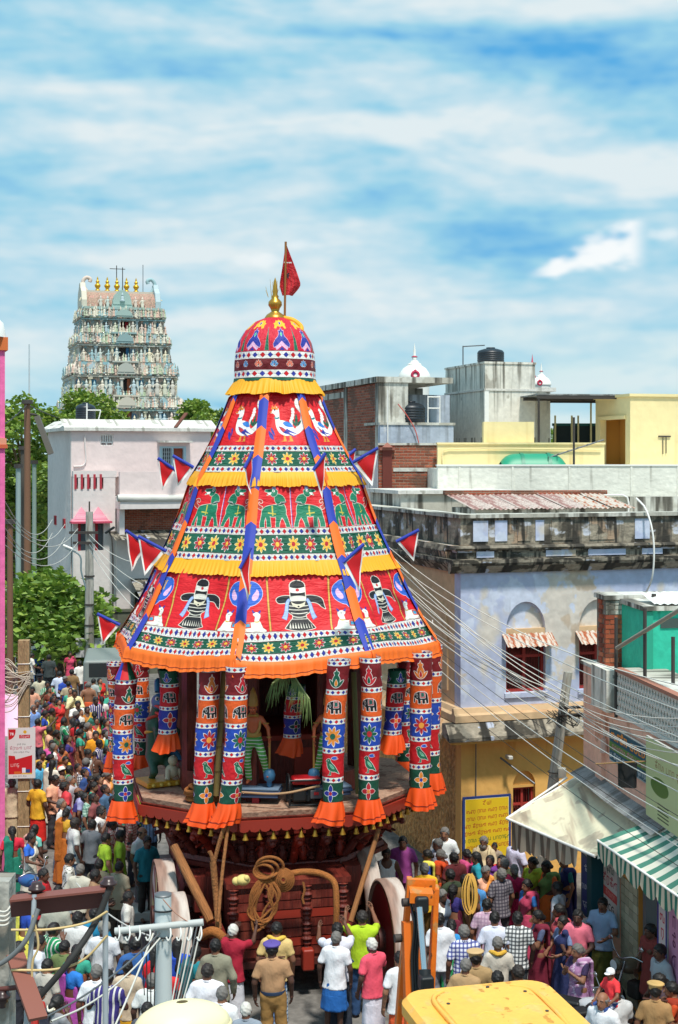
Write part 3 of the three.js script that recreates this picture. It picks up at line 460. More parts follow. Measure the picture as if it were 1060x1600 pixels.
  for (const sgn of [-1, 1]) {
    const gable = part('gable_end', extrude([[-1.9, 0], [1.9, 0], [2.0, 0.9], [1.6, 1.9], [0.7, 2.5], [0.4, 3.0], [-0.4, 3.0], [-0.7, 2.5], [-1.6, 1.9], [-2.0, 0.9]], 0.5, 0.06), pale[sgn < 0 ? 0 : 4], t); gable.rotation.y = Math.PI / 2; gable.position.set(sgn * hw - 0.25, yr + 0.3, zc);
    part('horn', tube([[sgn * (hw - 0.5), yr + 2.4, zc], [sgn * (hw - 0.15), yr + 3.0, zc], [sgn * (hw - 0.1), yr + 3.6, zc], [sgn * (hw - 0.5), yr + 4.0, zc], [sgn * (hw - 0.95), yr + 3.8, zc], [sgn * (hw - 0.85), yr + 3.5, zc]], 0.22, 20, 8), pale[sgn < 0 ? 5 : 7], t);
    put('gable_figure', fig(0.4), pale[2], sgn * (hw + 0.1), yr + 0.3, zc + 1.7, 1.7);
  }
  put('face_shrine', wagon, trim[0], 0, yr + 0.3, zc + 1.9, 2.2, 2.3); put('seated_figure', sit, pale[4], 0, yr + 1.0, zc + 2.7, 1.2);
  for (const x of [-2.4, -1.6, 1.6, 2.4]) put('figure', figs[1], pale[Math.floor(r() * 8)], x, yr + 0.3, zc + 2.1, 1.4);
  { // the small crowded carving that cannot be told apart from here
    const rr = rng(77), spots = []; for (let k = 0; k < 4; k++) { const y0 = lv[k], H = lv[k + 1] - y0, hw = half(y0) - 0.45, z1 = fz(y0) - 0.5, z0 = back(y0) + 0.4, wh = H * 0.56; for (const y of [0, wh + 0.17, wh + 0.33, wh + 0.33]) { for (let i = 0; i < 58; i++) spots.push([lerp(-hw - 0.3, hw + 0.3, (i + rr()) / 58), y0 + y, z1 + 0.3 + rr() * (y ? 0.1 : 0.26), 0]); for (let i = 0; i < 36; i++) spots.push([-hw - 0.16 - rr() * 0.16, y0 + y, lerp(z0, z1, (i + rr()) / 36), -1.57]); } }
    const im = new THREE.InstancedMesh(sit, M(255, 255, 255, 0.9), spots.length), mm = new THREE.Matrix4(), cc = new THREE.Color(), tone = [[206, 196, 176], [170, 164, 152], [150, 180, 182], [212, 178, 160], [120, 112, 104], [224, 216, 198], [176, 190, 160]]; spots.forEach(([x, y, z, a], i) => { const s = 0.5 + rr() * 0.65; mm.makeRotationY(a + (rr() - 0.5)).scale(V(s * 0.8, s * (0.8 + rr() * 0.7), s * 0.8)).setPosition(x, y, z); im.setMatrixAt(i, mm); im.setColorAt(i, cc.setRGB(...srgb(...tone[Math.floor(rr() * 7)]))); }); im.name = 'small_carving'; im.userData.kind = 'stuff'; im.castShadow = im.receiveShadow = true; t.add(im);
  }
  const gold = M(214, 164, 40, 0.35, { metalness: 0.55 });
  for (let i = 0; i < 5; i++) put('gold_finial', lathe([[0.3, 0], [0.34, 0.06], [0.16, 0.2], [0.36, 0.5], [0.36, 0.64], [0.14, 0.84], [0.24, 0.98], [0.22, 1.06], [0.08, 1.2], [0.12, 1.3], [0.001, 1.6]], 14), gold, (i - 2) * 1.12 - 0.25, yr + 2.5, zc, 0.95, 1.05);
  part('lightning_rod', [bar([-0.2, yr + 2.4, zc - 0.6], [-0.2, yr + 5.6, zc - 0.6], 0.05), bar([-1.0, yr + 5.2, zc - 0.6], [0.8, yr + 5.2, zc - 0.6], 0.04), bar([0.5, yr + 2.4, zc - 0.6], [0.5, yr + 5.4, zc - 0.6], 0.05)], MT.iron, t);
  part('aerial', bar([2.9, yr + 2.4, zc - 0.6], [2.9, yr + 5.8, zc - 0.6], 0.04), MT.steel, t);
}

// ------------------------------------------------------------------ pale pink house left of the car
{
  const c = P(112, HZ, 60), b = thing('pink_house', 'pale pink flat-roofed house with small red windows, left of the car', 'house', [c.x, 0, c.z], 21.5 * D2R), S = 2222 / 60, X = (px) => (px - 112) / S / 0.965, Y = (py) => EYE + (HZ - py) / S;
  const hole = [rectPts(X(156), X(176), Y(696), Y(678)), rectPts(X(248), X(290), Y(740), Y(697))];
  part('front_wall', metric(extrude(rectPts(0, 6.1, Y(745), Y(668)), 0.25, 0, hole).translate(0, 0, -0.25)), MT.pinkPale, b);
  part('core', span(0.0, 6.1, 0, Y(664), -5.5, -0.7), MT.pinkPale, b);
  part('side_wall', span(-0.03, -0.001, 0, Y(672), -5.5, -0.0), MT.greyPale, b);
  // sloping coping round the roof
  const cop = grid(1, 1, (u, v) => [u ? 6.35 : -0.35, v ? Y(654) : Y(668), v ? -0.75 : 0.22]); part('roof_coping', metric(cop), MT.coping, b);
  part('roof_coping', metric(grid(1, 1, (u, v) => [v ? 0.3 : -0.35, v ? Y(654) : Y(668), u ? 0.22 - v * 0.97 : -5.7])), MT.coping, b);
  part('coping_edge', span(-0.35, 6.35, Y(673), Y(668) - 0.003, -0.05, 0.22), MT.coping, b); part('coping_edge', span(-0.35, -0.02, Y(673), Y(668) - 0.003, -5.7, -0.055), MT.coping, b);
  part('roof', span(0.3, 6.3, Y(660), Y(655), -5.5, -0.76), MT.coping, b);
  const vent = part('vent_grille', extrude(rectPts(X(156), X(176), Y(696), Y(678)), 0.05, 0, [0, 1, 2, 3, 4].map((i) => rectPts(X(158) + i * 0.098, X(158) + i * 0.098 + 0.05, Y(690), Y(680))).concat([rectPts(X(158), X(165), Y(695), Y(692)), rectPts(X(167), X(174), Y(695), Y(692))])), MT.white, b); vent.position.z = -0.12;
  part('vent_dark', span(X(156), X(176), Y(696), Y(678), -0.3, -0.22), MT.pinkPale, b);
  const w = part('window', [span(X(248), X(252), Y(740), Y(697), -0.15, 0.02), span(X(286), X(290), Y(740), Y(697), -0.15, 0.02), span(X(252), X(286), Y(700), Y(697), -0.15, 0.018), span(X(267), X(270), Y(740), Y(700), -0.15, 0.016)], M(176, 206, 216, 0.7), b);
  const gb = []; for (let i = 0; i < 5; i++) gb.push(span(X(253) + i * 0.085, X(253) + i * 0.085 + 0.022, Y(740), Y(700), -0.1, -0.07)); for (let i = 0; i < 6; i++) gb.push(span(X(252), X(267), Y(738) + i * 0.17, Y(738) + i * 0.17 + 0.02, -0.068, -0.05));
  part('window_bars', gb, M(206, 218, 222, 0.6), w).userData.kind = 'stuff'; part('shutter', span(X(270), X(286), Y(740), Y(700), -0.2, -0.16), M(166, 82, 58, 0.8), w); part('window_glass', span(X(252), X(267), Y(740), Y(700), -0.2, -0.17), M(60, 66, 70, 0.3), w);
  part('sunshade', span(X(244), X(296), Y(691), Y(688), 0.0, 0.5), MT.coping, b);
  part('rain_pipe', tube([[X(132), Y(680), 0.05], [X(132), Y(690), 0.05], [X(131), Y(726), 0.05], [X(115), Y(729), 0.05]], 0.035, 12, 6), MT.greyPale, b);
  // lower part: stair wall with slit openings, porch roof, brick back
  const slits = [0, 1, 2, 3, 4].map((i) => rectPts(X(113) + i * 0.268 + 0.04, X(113) + i * 0.268 + 0.18, Y(764), Y(740)));
  const lows = [rectPts(X(119), X(133), Y(860), Y(815)), rectPts(X(145), X(158), Y(860), Y(815))];
  part('stair_wall', metric(extrude(rectPts(0, X(176), 0, Y(745)), 0.25, 0, lows.concat(slits.map((s) => s.map(([x, y]) => [x, Math.min(y, Y(746))])))).translate(0, 0, 0.12)), MT.greyPale, b);
  part('stair_top', span(0, X(178), Y(746) + 0.004, Y(736), 0.1, 0.38), MT.greyPale, b);
  for (const s of slits) part('slit_frame', span(s[0][0] - 0.02, s[0][0] + 0.07, s[0][1], Y(741), 0.1, 0.41), M(178, 52, 66, 0.8), b);
  part('slit_back', span(X(113), X(170), Y(766), Y(738), -0.04, 0.0), M(206, 190, 188, 0.9), b);
  for (const [a, z] of [[119, 133], [145, 158]]) {
    const q = part('window', [span(X(a), X(a) + 0.12, Y(860), Y(815), 0.14, 0.36), span(X(a) + 0.12, X(z), Y(817), Y(815), 0.14, 0.36)], M(168, 40, 50, 0.8), b);
    part('window_glass', span(X(a) + 0.125, X(z), Y(860), Y(818), 0.16, 0.18), M(70, 84, 92, 0.25), q);
    const bars = []; for (let i = 0; i < 4; i++) bars.push(span(X(a) + 0.16 + i * 0.05, X(a) + 0.175 + i * 0.05, Y(860), Y(818), 0.22, 0.24)); part('window_bars', bars, M(150, 160, 166, 0.5), q).userData.kind = 'stuff';
    const cx = (X(a) + X(z)) / 2 - 0.05, pk = M(216, 140, 156, 0.85), hood = part('window_hood', merge([new THREE.ConeGeometry(0.62, 0.62, 4, 1).rotateY(Math.PI / 4).scale(0.95, 1, 0.8)]), pk, b); hood.position.set(cx, Y(803), 0.38);
    for (let k = 0; k < 5; k++) { const s = 1 - k / 5.2, rr = 0.6 * s * 0.96; part('hood_tile', box(rr * 1.46, 0.03, rr * 1.3, cx, Y(813) - 0.05 + k * 0.115, 0.38), k % 2 ? pk : M(232, 206, 208, 0.85), b); }
    part('hood_edge', span(cx - 0.5, cx + 0.5, Y(817), Y(814), 0.371, 0.86), M(196, 74, 98, 0.85), b);
  }
  for (const [a, z, q] of [[84, 91, 818], [98, 105, 820]]) { const f = part('side_window', box(0.06, 0.4, 0.42), M(176, 44, 52, 0.8), b); f.position.set(-0.05, Y(q), -1.4 - (105 - z) * 0.15); part('side_window_pane', box(0.02, 0.3, 0.3), M(120, 30, 40, 0.6), f).position.x = -0.032; }
  part('porch_parapet', metric(span(X(176), 6.4, Y(776), Y(737), 1.0, 1.2)), MT.pinkPale, b); part('porch_roll', tube([[X(172), Y(778), 1.24], [X(230), Y(779), 1.24], [6.4, Y(778), 1.24]], 0.16, 20, 10), MT.coping, b);
  part('porch_floor', span(X(176), 6.4, Y(795), Y(776) - 0.003, -0.7, 1.3), MT.greyPale, b);
  part('brick_back', span(X(186), 6.4, Y(832), Y(795) - 0.003, 0.0, 0.3), brickTex, b); part('porch_post', span(X(178), X(186), Y(838), Y(795) - 0.004, 0.2, 0.9), MT.greyPale, b);
  part('tile_eave', metric(grid(1, 1, (u, v) => [u ? 6.4 : X(166), v ? Y(830) : Y(842), v ? 0.3 : 1.7])), MT.cornice, b);
  part('lower_wall', span(X(176), 6.4, 0, Y(840), 0.3, 0.6), MT.greyPale, b);
  part('step_roof', metric(grid(1, 1, (u, v) => [u ? 6.4 : X(196), v ? Y(905) : Y(930), v ? 0.7 : 2.6])), MT.cornice, b); part('step_wall', span(X(200), 6.4, 0, Y(925), 0.9, 1.1), MT.wallDark, b);
  const lamp = P(172, 829, 58.2); { const o = thing('street_lamp', 'small black street lamp on a thin arm beside the pink house', 'street lamp', [lamp.x, 0, lamp.z]); part('pole', tube([[0.1, 0, 0], [0.1, lamp.y - 0.5, 0], [0.05, lamp.y - 0.2, 0], [-0.05, lamp.y, 0]], 0.035, 20, 6), MT.iron, o); const h = part('lamp_head', rbox(0.46, 0.1, 0.2, 0.04), MT.black, o); h.position.set(0, lamp.y + 0.02, 0); h.rotation.z = 0.6; }
  const tp = P(134, 655, 62); waterTank('black water tank on the pink house roof', [tp.x, Y(655), tp.z], 0.42, 0.78);
  const rp = P(136, 652, 61.2), o = thing('roof_stand', 'white pipe stand beside the tank on the pink house', 'pipe stand', [rp.x, Y(655), rp.z]); part('pipe', [bar([0, 0, 0], [0, 0.72, 0], 0.03), bar([0, 0.42, 0], [0.6, 0.42, 0], 0.025), bar([0.6, 0.42, 0], [0.5, 0, 0], 0.025)], MT.white, o);
  const bm = P(282, 665, 59.4), bo = thing('leaning_plank', 'brown wooden plank leaning over the pink house roof edge', 'plank', [bm.x, Y(671) + 0.06, bm.z]); part('board', beam([-0.15, 0, 0.45], [0.22, 0.62, -0.3], 0.16, 0.05), M(112, 66, 52, 0.8), bo);
}

// ------------------------------------------------------------------ hot pink house at the left edge of the picture
{
  const b = thing('rose_house', 'rose pink house with orange cornice at the left edge', 'house', [-7.165, 0, -30.5], 19 * D2R);
  part('wall', span(-8, 0, 0, 11.3, -0.4, 0), MT.pinkHot, b); part('side_wall', span(-8, -0.4, 0, 11.3, -6, -0.402), MT.pinkHot, b);
  part('cornice', span(-8, 0.06, 11.3, 11.58, -0.46, 0.06), M(214, 112, 56, 0.8), b); part('string_course', span(-8, 0.03, 9.28, 9.42, -0.43, 0.03), M(226, 150, 120, 0.8), b); part('string_course', span(-8, 0.05, 9.2, 9.278, -0.45, 0.05), M(206, 96, 60, 0.8), b);
  part('roof_dome', lathe([[0.5, 11.58], [0.44, 11.9], [0.2, 12.1], [0.001, 12.2]], 16).translate(-0.45, 0, -0.2), MT.white, b);
  part('plinth', span(-8, 0.04, 0, 0.6, -0.44, 0.04), M(196, 88, 130, 0.85), b);
}

// ------------------------------------------------------------------ salmon shop house on the right, its front runs towards the camera
const SHOP = thing('shop_house', 'salmon plastered shop house with lattice parapet on the right', 'house', [4.47, 0, -26], -82.6 * D2R);
const shopPoint = (t, y, z) => V(t, y, z).applyAxisAngle(V(0, 1, 0), -82.6 * D2R).add(SHOP.position);
{
  const b = SHOP, T = (px) => { const k = (px - 530) / FOC; return (26 * k - 4.47) / (0.129 + 0.9916 * k); };     // distance along the front for a photograph column
  part('front_wall', span(0, 11, 3.15, 4.66, -0.3, 0), MT.salmon, b); part('end_wall', span(0, 0.3, 0, 5.2, -4, -0.302), MT.salmon, b);
  part('ground_wall', span(0, 1.55, 0, 3.15, -0.3, -0.002), MT.salmon, b); part('ground_wall', span(4.3, 11, 0, 3.15, -0.32, -0.02), MT.salmon, b);
  part('parapet', span(0, T(962), 4.662, 5.24, -0.28, 0.0), MT.salmon, b); part('parapet_cap', span(-0.03, T(962), 5.24, 5.3, -0.32, 0.05), MT.concreteOld, b);
  part('parapet_post', span(T(938), T(962), 4.66, 5.38, 0.002, 0.16), MT.towerStain, b);
  part('pilaster', span(T(936), T(946), 3.16, 4.655, 0.002, 0.07), MT.salmon, b);
  part('pipe_stub', merge([cyl(0.05, 0.07, 0.24, T(950), 4.02, 0.07), bar([T(949), 4.15, 0.05], [T(949), 4.5, 0.05], 0.018)]), M(214, 180, 166, 0.8), b);
  { // concrete lattice: slabs pierced by pointed ovals
    const x0 = T(964), holes = []; for (let j = 0; j < 5; j++) for (let i = 0; i < 30; i++) { const cx = 0.09 + i * 0.13 + (j % 2) * 0.065, cy = 0.08 + j * 0.125; holes.push([[cx - 0.048, cy], [cx, cy - 0.062], [cx + 0.048, cy], [cx, cy + 0.062]]); }
    part('lattice', extrude(rectPts(0, 4.05, 0, 0.66), 0.07, 0, holes).translate(x0, 4.72, -0.06), M(206, 200, 190, 0.9), b); part('lattice_cap', span(x0, x0 + 6, 5.38, 5.44, -0.1, 0.04), M(168, 112, 92, 0.9), b); part('lattice_base', span(x0, x0 + 6, 4.66, 4.715, -0.1, 0.04), MT.coping, b);
    part('lattice_backing', span(x0, x0 + 6, 4.7, 5.36, -0.8, -0.75), MT.coping, b); part('lattice_slab', span(x0, x0 + 6, 5.382, 5.43, -0.8, -0.102), MT.concreteOld, b);
  }
  part('roof', span(0.3, 11, 4.5, 4.6, -5, -0.31), MT.concreteOld, b);
  part('sunshade', metric(grid(12, 3, (u, v) => [lerp(0.1, 4.4, u), 3.4 - v * 0.14 + Math.sin(u * 9) * 0.01, 0.01 + v * 0.3])), MT.tinGrey, b);
  // ground floor fronts: orange pier, patterned tiles, door, dark shop
  part('shop_back', span(1.5, 4.3, 0, 3.15, -2.2, -2.1), MT.cream, b); part('shop_floor', span(1.5, 4.3, 0, 0.12, -2.1, 0.0), MT.wallDark, b); part('shop_ceiling', span(1.55, 4.3, 3.05, 3.145, -2.1, -0.31), MT.cream, b);
  part('pier', span(T(974), T(1000), 0, 3.14, -0.3, 0.02), M(206, 138, 62, 0.85), b);
  const tileM = [M(176, 168, 140, 0.5), M(160, 152, 126, 0.5), M(188, 180, 152, 0.5)], rr = rng(5); // patterned wall tiles on the pier
  for (let j = 0; j < 14; j++) for (let i = 0; i < 4; i++) { const w = (T(1000) - T(974)) / 4; part('tile', box(w - 0.012, 0.128, 0.02, T(974) + w * (i + 0.5), 0.13 + j * 0.14, 0.032), tileM[Math.floor(rr() * 3)], b); }
  part('door_frame', [span(T(1003), T(1008), 0.12, 2.6, -0.2, -0.02), span(T(1030), T(1034), 0.12, 2.6, -0.2, -0.02)], MT.steel, b);
  // things on the roof terrace: brick pier and teal room
  const q = P(946, 1040, 25.2), bp = thing('brick_pier', 'broken brick pier standing on the shop house terrace', 'brick pier', [q.x, 4.6, q.z], 8 * D2R), bm = [[166, 84, 56], [146, 70, 48], [184, 106, 74], [122, 66, 48]].map((c) => M(...c, 0.95)), br = rng(31);
  part('mortar', span(0.012, 0.718, 0, 1.9, -0.5, -0.012), M(128, 112, 98, 0.95), bp);
  for (let j = 0; j < 22; j++) for (let i = 0; i < 5; i++) {
    const w = 0.172, off = j % 2 ? -0.086 : 0, x0 = Math.max(0, i * w + off), x1 = Math.min(0.73, (i + 1) * w + off); if (x1 - x0 < 0.03) continue;
    const m = part('brick', box(x1 - x0 - 0.012, 0.072, 0.1, (x0 + x1) / 2, 0.04 + j * 0.085, -0.05 + (br() - 0.5) * 0.016), j > 18 ? MT.concreteOld : bm[Math.floor(br() * 4)], bp);
    if (i === 0 && j < 22) part('brick', box(0.1, 0.072, 0.19, 0.05 - 0.006 + (br() - 0.5) * 0.012, 0.04 + j * 0.085, -0.22 - (j % 2) * 0.06), bm[Math.floor(br() * 4)], bp);
  }
  part('pier_cap', span(-0.03, 0.76, 1.88, 1.96, -0.55, 0.03), MT.concreteOld, bp);
  const tr = P(1007, 1040, 24), tl = thing('teal_room', 'teal painted room with a flat roof at the right edge', 'building', [tr.x, 4.6, tr.z], 6 * D2R);
  part('wall', span(0, 3, 0, 1.82, -2.5, 0), MT.teal, tl); part('roof_slab', span(-0.05, 3, 1.82, 1.9, -2.5, 0.08), MT.concreteOld, tl); part('window', span(0.28, 1.6, 1.52, 1.68, 0.002, 0.02), M(70, 84, 80, 0.2), tl); part('edge', span(0.02, 0.14, 0, 1.8, 0.002, 0.04), M(40, 158, 130, 0.8), tl);
  { const s = part('tin_sheet', corrugated(1.2, 0.8, 9, 0.012), M(228, 226, 220, 0.6), tl); s.position.set(0.75, 2.06, -0.7); s.rotation.x = 0.16; part('tin_post', [cyl(0.04, 0.04, 0.16, 0.3, 1.98, -0.4), cyl(0.04, 0.04, 0.1, 1.2, 1.95, -0.1)], MT.iron, tl); }
  for (const [px, a, z, d] of [[963, 965, 1100, 24.1], [1008, 950, 1050, 23], [1052, 995, 1060, 22.4]]) { const p = P(px, z, d), p2 = P(px, a, d), o = thing('iron_post', px < 970 ? 'rusty iron post beside the brick pier' : px < 1020 ? 'thin iron post in front of the teal room edge' : 'short iron post by the teal wall at the right edge', 'post', [p.x, 4.6, p.z]); part('post', cyl(0.03, 0.03, p2.y - 4.6, 0, (p2.y - 4.6) / 2, 0), MT.iron, o); }
  { const a = P(964, 1013, 24), z = P(1075, 945, 21.5), o = thing('bamboo_pole', 'grey bamboo pole slung across the terrace', 'pole', [a.x, a.y, a.z]); part('pole', bar([0, 0, 0], z.clone().sub(a), 0.035), M(150, 142, 128, 0.8), o); }
}

// ------------------------------------------------------------------ trees
tree('leafy green tree beside the rose house at the left edge', [P(34, HZ, 72).x, 0, -72], 12.6, 3.0, { seed: 3, leaves: 9000, leaf: 0.3, tall: 1.9, clumps: 34 });
tree('lower green tree behind the tall wooden pole', [P(62, HZ, 78).x, 0, -78], 9.4, 3.2, { seed: 5, leaves: 8000, leaf: 0.3, tall: 2.2, clumps: 30 });
tree('dark green tree further down the street behind the wires', [P(18, HZ, 84).x, 0, -84], 7.8, 3.8, { seed: 8, leaves: 7000, leaf: 0.34, colors: GREEN_DEEP, tall: 1.7 });
tree('green tree in front of the gateway tower base', [P(150, HZ, 84).x, 0, -84], 13.3, 2.4, { seed: 12, leaves: 6500, leaf: 0.26 });
tree('yellow-green tree between the pink house and the car', [P(322, HZ, 90).x, 0, -90], 12.9, 1.9, { seed: 14, leaves: 5000, leaf: 0.26 });
tree('distant green tree seen under the sheet canopy', [P(897, HZ, 95).x, 0, -95], 11.4, 2.4, { seed: 17, leaves: 5000, leaf: 0.26 });
tree('spreading broad-leaved street tree in front of the pink house', [P(94, HZ, 57).x, 0, -57], 4.9, 2.6, { seed: 21, leaves: 4200, leaf: 0.36, tall: 0.95, high: 1.25, clumps: 24, long: 2.0, wide: 1.1, colors: [[0.2, 0.34, 0.035], [0.13, 0.24, 0.025], [0.3, 0.42, 0.05]] });
tree('low shrub against the dark wall by the street', [P(122, HZ, 57.6).x, 0, -57.6], 2.3, 1.0, { name: 'shrub', seed: 24, leaves: 1500, leaf: 0.24, clumps: 12 });
{ const p = P(140, HZ, 58.8), o = thing('compound_wall', 'dark mossy compound wall behind the street tree', 'wall', [p.x, 0, p.z], 10 * D2R); part('wall', span(-1.3, 3.2, 0, 2.6, -0.2, 0), MT.wallDark, o); part('coping', span(-1.35, 3.2, 2.6, 2.7, -0.25, 0.05), MT.wallDark, o); }

// ================================================================== THE TEMPLE CAR
// ---- printed and appliqued cloth: the pictures sewn on it
const ink = (x, d, fill, stroke = '#f4efe6', w = 3) => { const p = new Path2D(d); if (stroke) { x.lineWidth = w * 2; x.strokeStyle = stroke; x.lineJoin = 'round'; x.stroke(p); } if (fill) { x.fillStyle = fill; x.fill(p); } };
const dot = (x, cx, cy, rx, ry, fill, stroke, w = 3) => { x.beginPath(); x.ellipse(cx, cy, rx, ry, 0, 0, 7); if (stroke) { x.lineWidth = w * 2; x.strokeStyle = stroke; x.stroke(); } x.fillStyle = fill; x.fill(); };
const at = (x, tx, ty, s, f, sx = 1, sy = 1) => { x.save(); x.translate(tx, ty); x.scale(s * sx, s * sy); f(x); x.restore(); };
const RED = '#d8121e', DRED = '#7c0f18', ORG = '#f4691c', BLU = '#2453b8', NAV = '#28339a', GRN = '#0c5a42', YEL = '#f2b62a', WHT = '#f2eee8', BLK = '#17171b', PNK = '#e9b6d4', SKY = '#2f7fd0';
function flower(x, cx, cy, r, petals, c1, c2, rim = WHT) {
  for (const [k, rr, cc] of [[0, r, rim], [1, r * 0.88, c1]]) { x.fillStyle = cc; for (let i = 0; i < petals; i++) { const a = i / petals * 6.2832; x.beginPath(); x.moveTo(cx, cy); x.quadraticCurveTo(cx + Math.cos(a - 0.5) * rr * 0.75, cy + Math.sin(a - 0.5) * rr * 0.75, cx + Math.cos(a) * rr, cy + Math.sin(a) * rr); x.quadraticCurveTo(cx + Math.cos(a + 0.5) * rr * 0.75, cy + Math.sin(a + 0.5) * rr * 0.75, cx, cy); x.fill(); } }
  dot(x, cx, cy, r * 0.28, r * 0.28, c2);
}
function diamonds(x, y, h, w, n, cols = [RED, NAV]) { x.fillStyle = WHT; x.fillRect(0, y, w, h); for (let i = 0; i < n; i++) { const cx = (i + 0.5) * w / n, cy = y + h / 2, a = w / n * 0.36, b = h * 0.34; x.beginPath(); x.moveTo(cx - a, cy); x.lineTo(cx, cy - b); x.lineTo(cx + a, cy); x.lineTo(cx, cy + b); x.closePath(); x.fillStyle = cols[i % cols.length]; x.fill(); x.lineWidth = Math.max(1, h * 0.02); x.strokeStyle = '#2a2030'; x.stroke(); dot(x, (i + 1) * w / n, cy, h * 0.05, h * 0.05, '#2c6b52'); } x.fillStyle = '#5a1420'; x.fillRect(0, y, w, Math.max(1, h * 0.04)); x.fillRect(0, y + h - Math.max(1, h * 0.04), w, Math.max(1, h * 0.04)); }
function weave(x, w, h, seed) { const r = rng(seed); x.globalAlpha = 0.06; for (let i = 0; i < w * h / 260; i++) { x.fillStyle = r() > 0.5 ? '#000' : '#fff'; x.fillRect(r() * w, r() * h, 1 + r() * 10, 1 + r() * 2); } x.globalAlpha = 1; }
// 200 x 200 pictures
const peacock = (x) => {
  ink(x, 'M120 150 C150 150 178 120 176 84 C175 60 150 58 150 30 C150 10 178 6 182 26 C184 36 174 38 172 30 C166 24 162 34 170 46 C186 66 200 92 190 128 C184 152 150 172 110 168 Z', WHT, '#c9c2b4', 2);
  for (let i = 0; i < 7; i++) dot(x, 138 + Math.sin(i) * 4 - i * 1.5, 60 + i * 12, 9, 7, WHT, '#cfc9bd', 1);
  ink(x, 'M152 130 C146 110 150 92 156 76 C164 92 166 112 160 130 Z M150 132 C136 122 134 112 136 104 C146 108 152 120 154 130 Z M160 132 C172 124 176 114 176 106 C166 108 160 120 158 130 Z', GRN, null);
  ink(x, 'M34 66 C40 44 62 44 66 62 C70 84 62 98 70 108 C96 104 128 122 150 150 C128 170 86 178 62 156 C44 138 46 108 48 88 C44 78 38 74 26 76 Z', WHT, '#d2ccc0', 2);
  ink(x, 'M84 118 C104 104 122 112 136 132 C118 136 98 134 84 118 Z', SKY, NAV, 1); ink(x, 'M62 132 C84 136 104 150 118 162 C94 166 72 156 62 132 Z', '#c23038', '#28339a', 1); ink(x, 'M100 140 L160 166 L96 152 Z M92 148 L150 178 L84 158 Z', NAV, null);
  ink(x, 'M40 90 C50 96 58 96 66 90 L66 98 C56 104 48 102 42 98 Z', '#1f7f86', null); ink(x, 'M26 60 L36 42 L42 54 L52 38 L56 54 L66 46 L62 62 Z', '#e8862c', null); ink(x, 'M30 66 L16 72 L30 76 Z', '#d8702a', null); dot(x, 46, 62, 4, 4, BLK);
  ink(x, 'M84 168 L80 190 L62 194 L96 194 L92 170 Z M112 168 L110 190 L96 194 L128 194 L120 168 Z', '#d9922c', null); ink(x, 'M8 150 C4 170 14 186 30 188 C36 176 26 160 8 150 Z M20 136 C18 150 26 164 36 172 C40 160 34 144 20 136 Z', NAV, null);
};
const yali = (x) => {  // faces left over its own back, chest to the right
  const o = '#d8d4c6'; ink(x, 'M70 96 C96 86 128 92 150 78 C168 84 176 108 170 130 C178 150 184 172 190 190 L168 190 C166 172 158 156 148 146 C140 158 132 172 132 190 L112 190 C114 172 118 156 116 142 C104 146 92 144 84 140 C88 156 86 174 88 190 L66 190 C66 174 68 158 62 144 C56 158 52 174 54 190 L30 190 C30 168 40 150 44 128 C46 110 56 100 70 96 Z', '#0e7a58', o, 2.5);
  ink(x, 'M120 40 C140 34 164 44 170 66 C172 82 158 92 140 90 C118 86 108 66 120 40 Z', '#0e7a58', o, 2); x.strokeStyle = '#f2eee8'; x.lineWidth = 3; for (let i = 0; i < 6; i++) { x.beginPath(); x.arc(126 + i * 6, 62, 26 - i, 0.5, 1.9); x.stroke(); } x.strokeStyle = BLK; x.lineWidth = 2; for (let i = 0; i < 6; i++) { x.beginPath(); x.arc(129 + i * 6, 62, 26 - i, 0.5, 1.9); x.stroke(); }
  ink(x, 'M132 22 C112 10 92 20 70 18 L66 26 L84 32 L76 44 L94 40 L104 50 C118 52 134 44 132 22 Z', '#0e7a58', o, 2); ink(x, 'M80 32 L102 30 L96 40 L84 42 Z', WHT, null); dot(x, 112, 24, 7, 6, WHT); dot(x, 111, 24, 3, 3, BLK); ink(x, 'M106 16 C104 4 114 0 122 2 L124 16 Z', '#8fa9d8', o, 1.5);
  ink(x, 'M44 110 C20 104 10 84 22 70 C32 60 52 62 52 74 C50 84 36 80 38 72 C28 74 26 90 50 96 Z', '#b4362c', o, 2.5); ink(x, 'M96 92 L104 92 L104 140 L98 140 Z M76 122 L118 128 L118 134 L76 128 Z', '#c9b948', null);
};
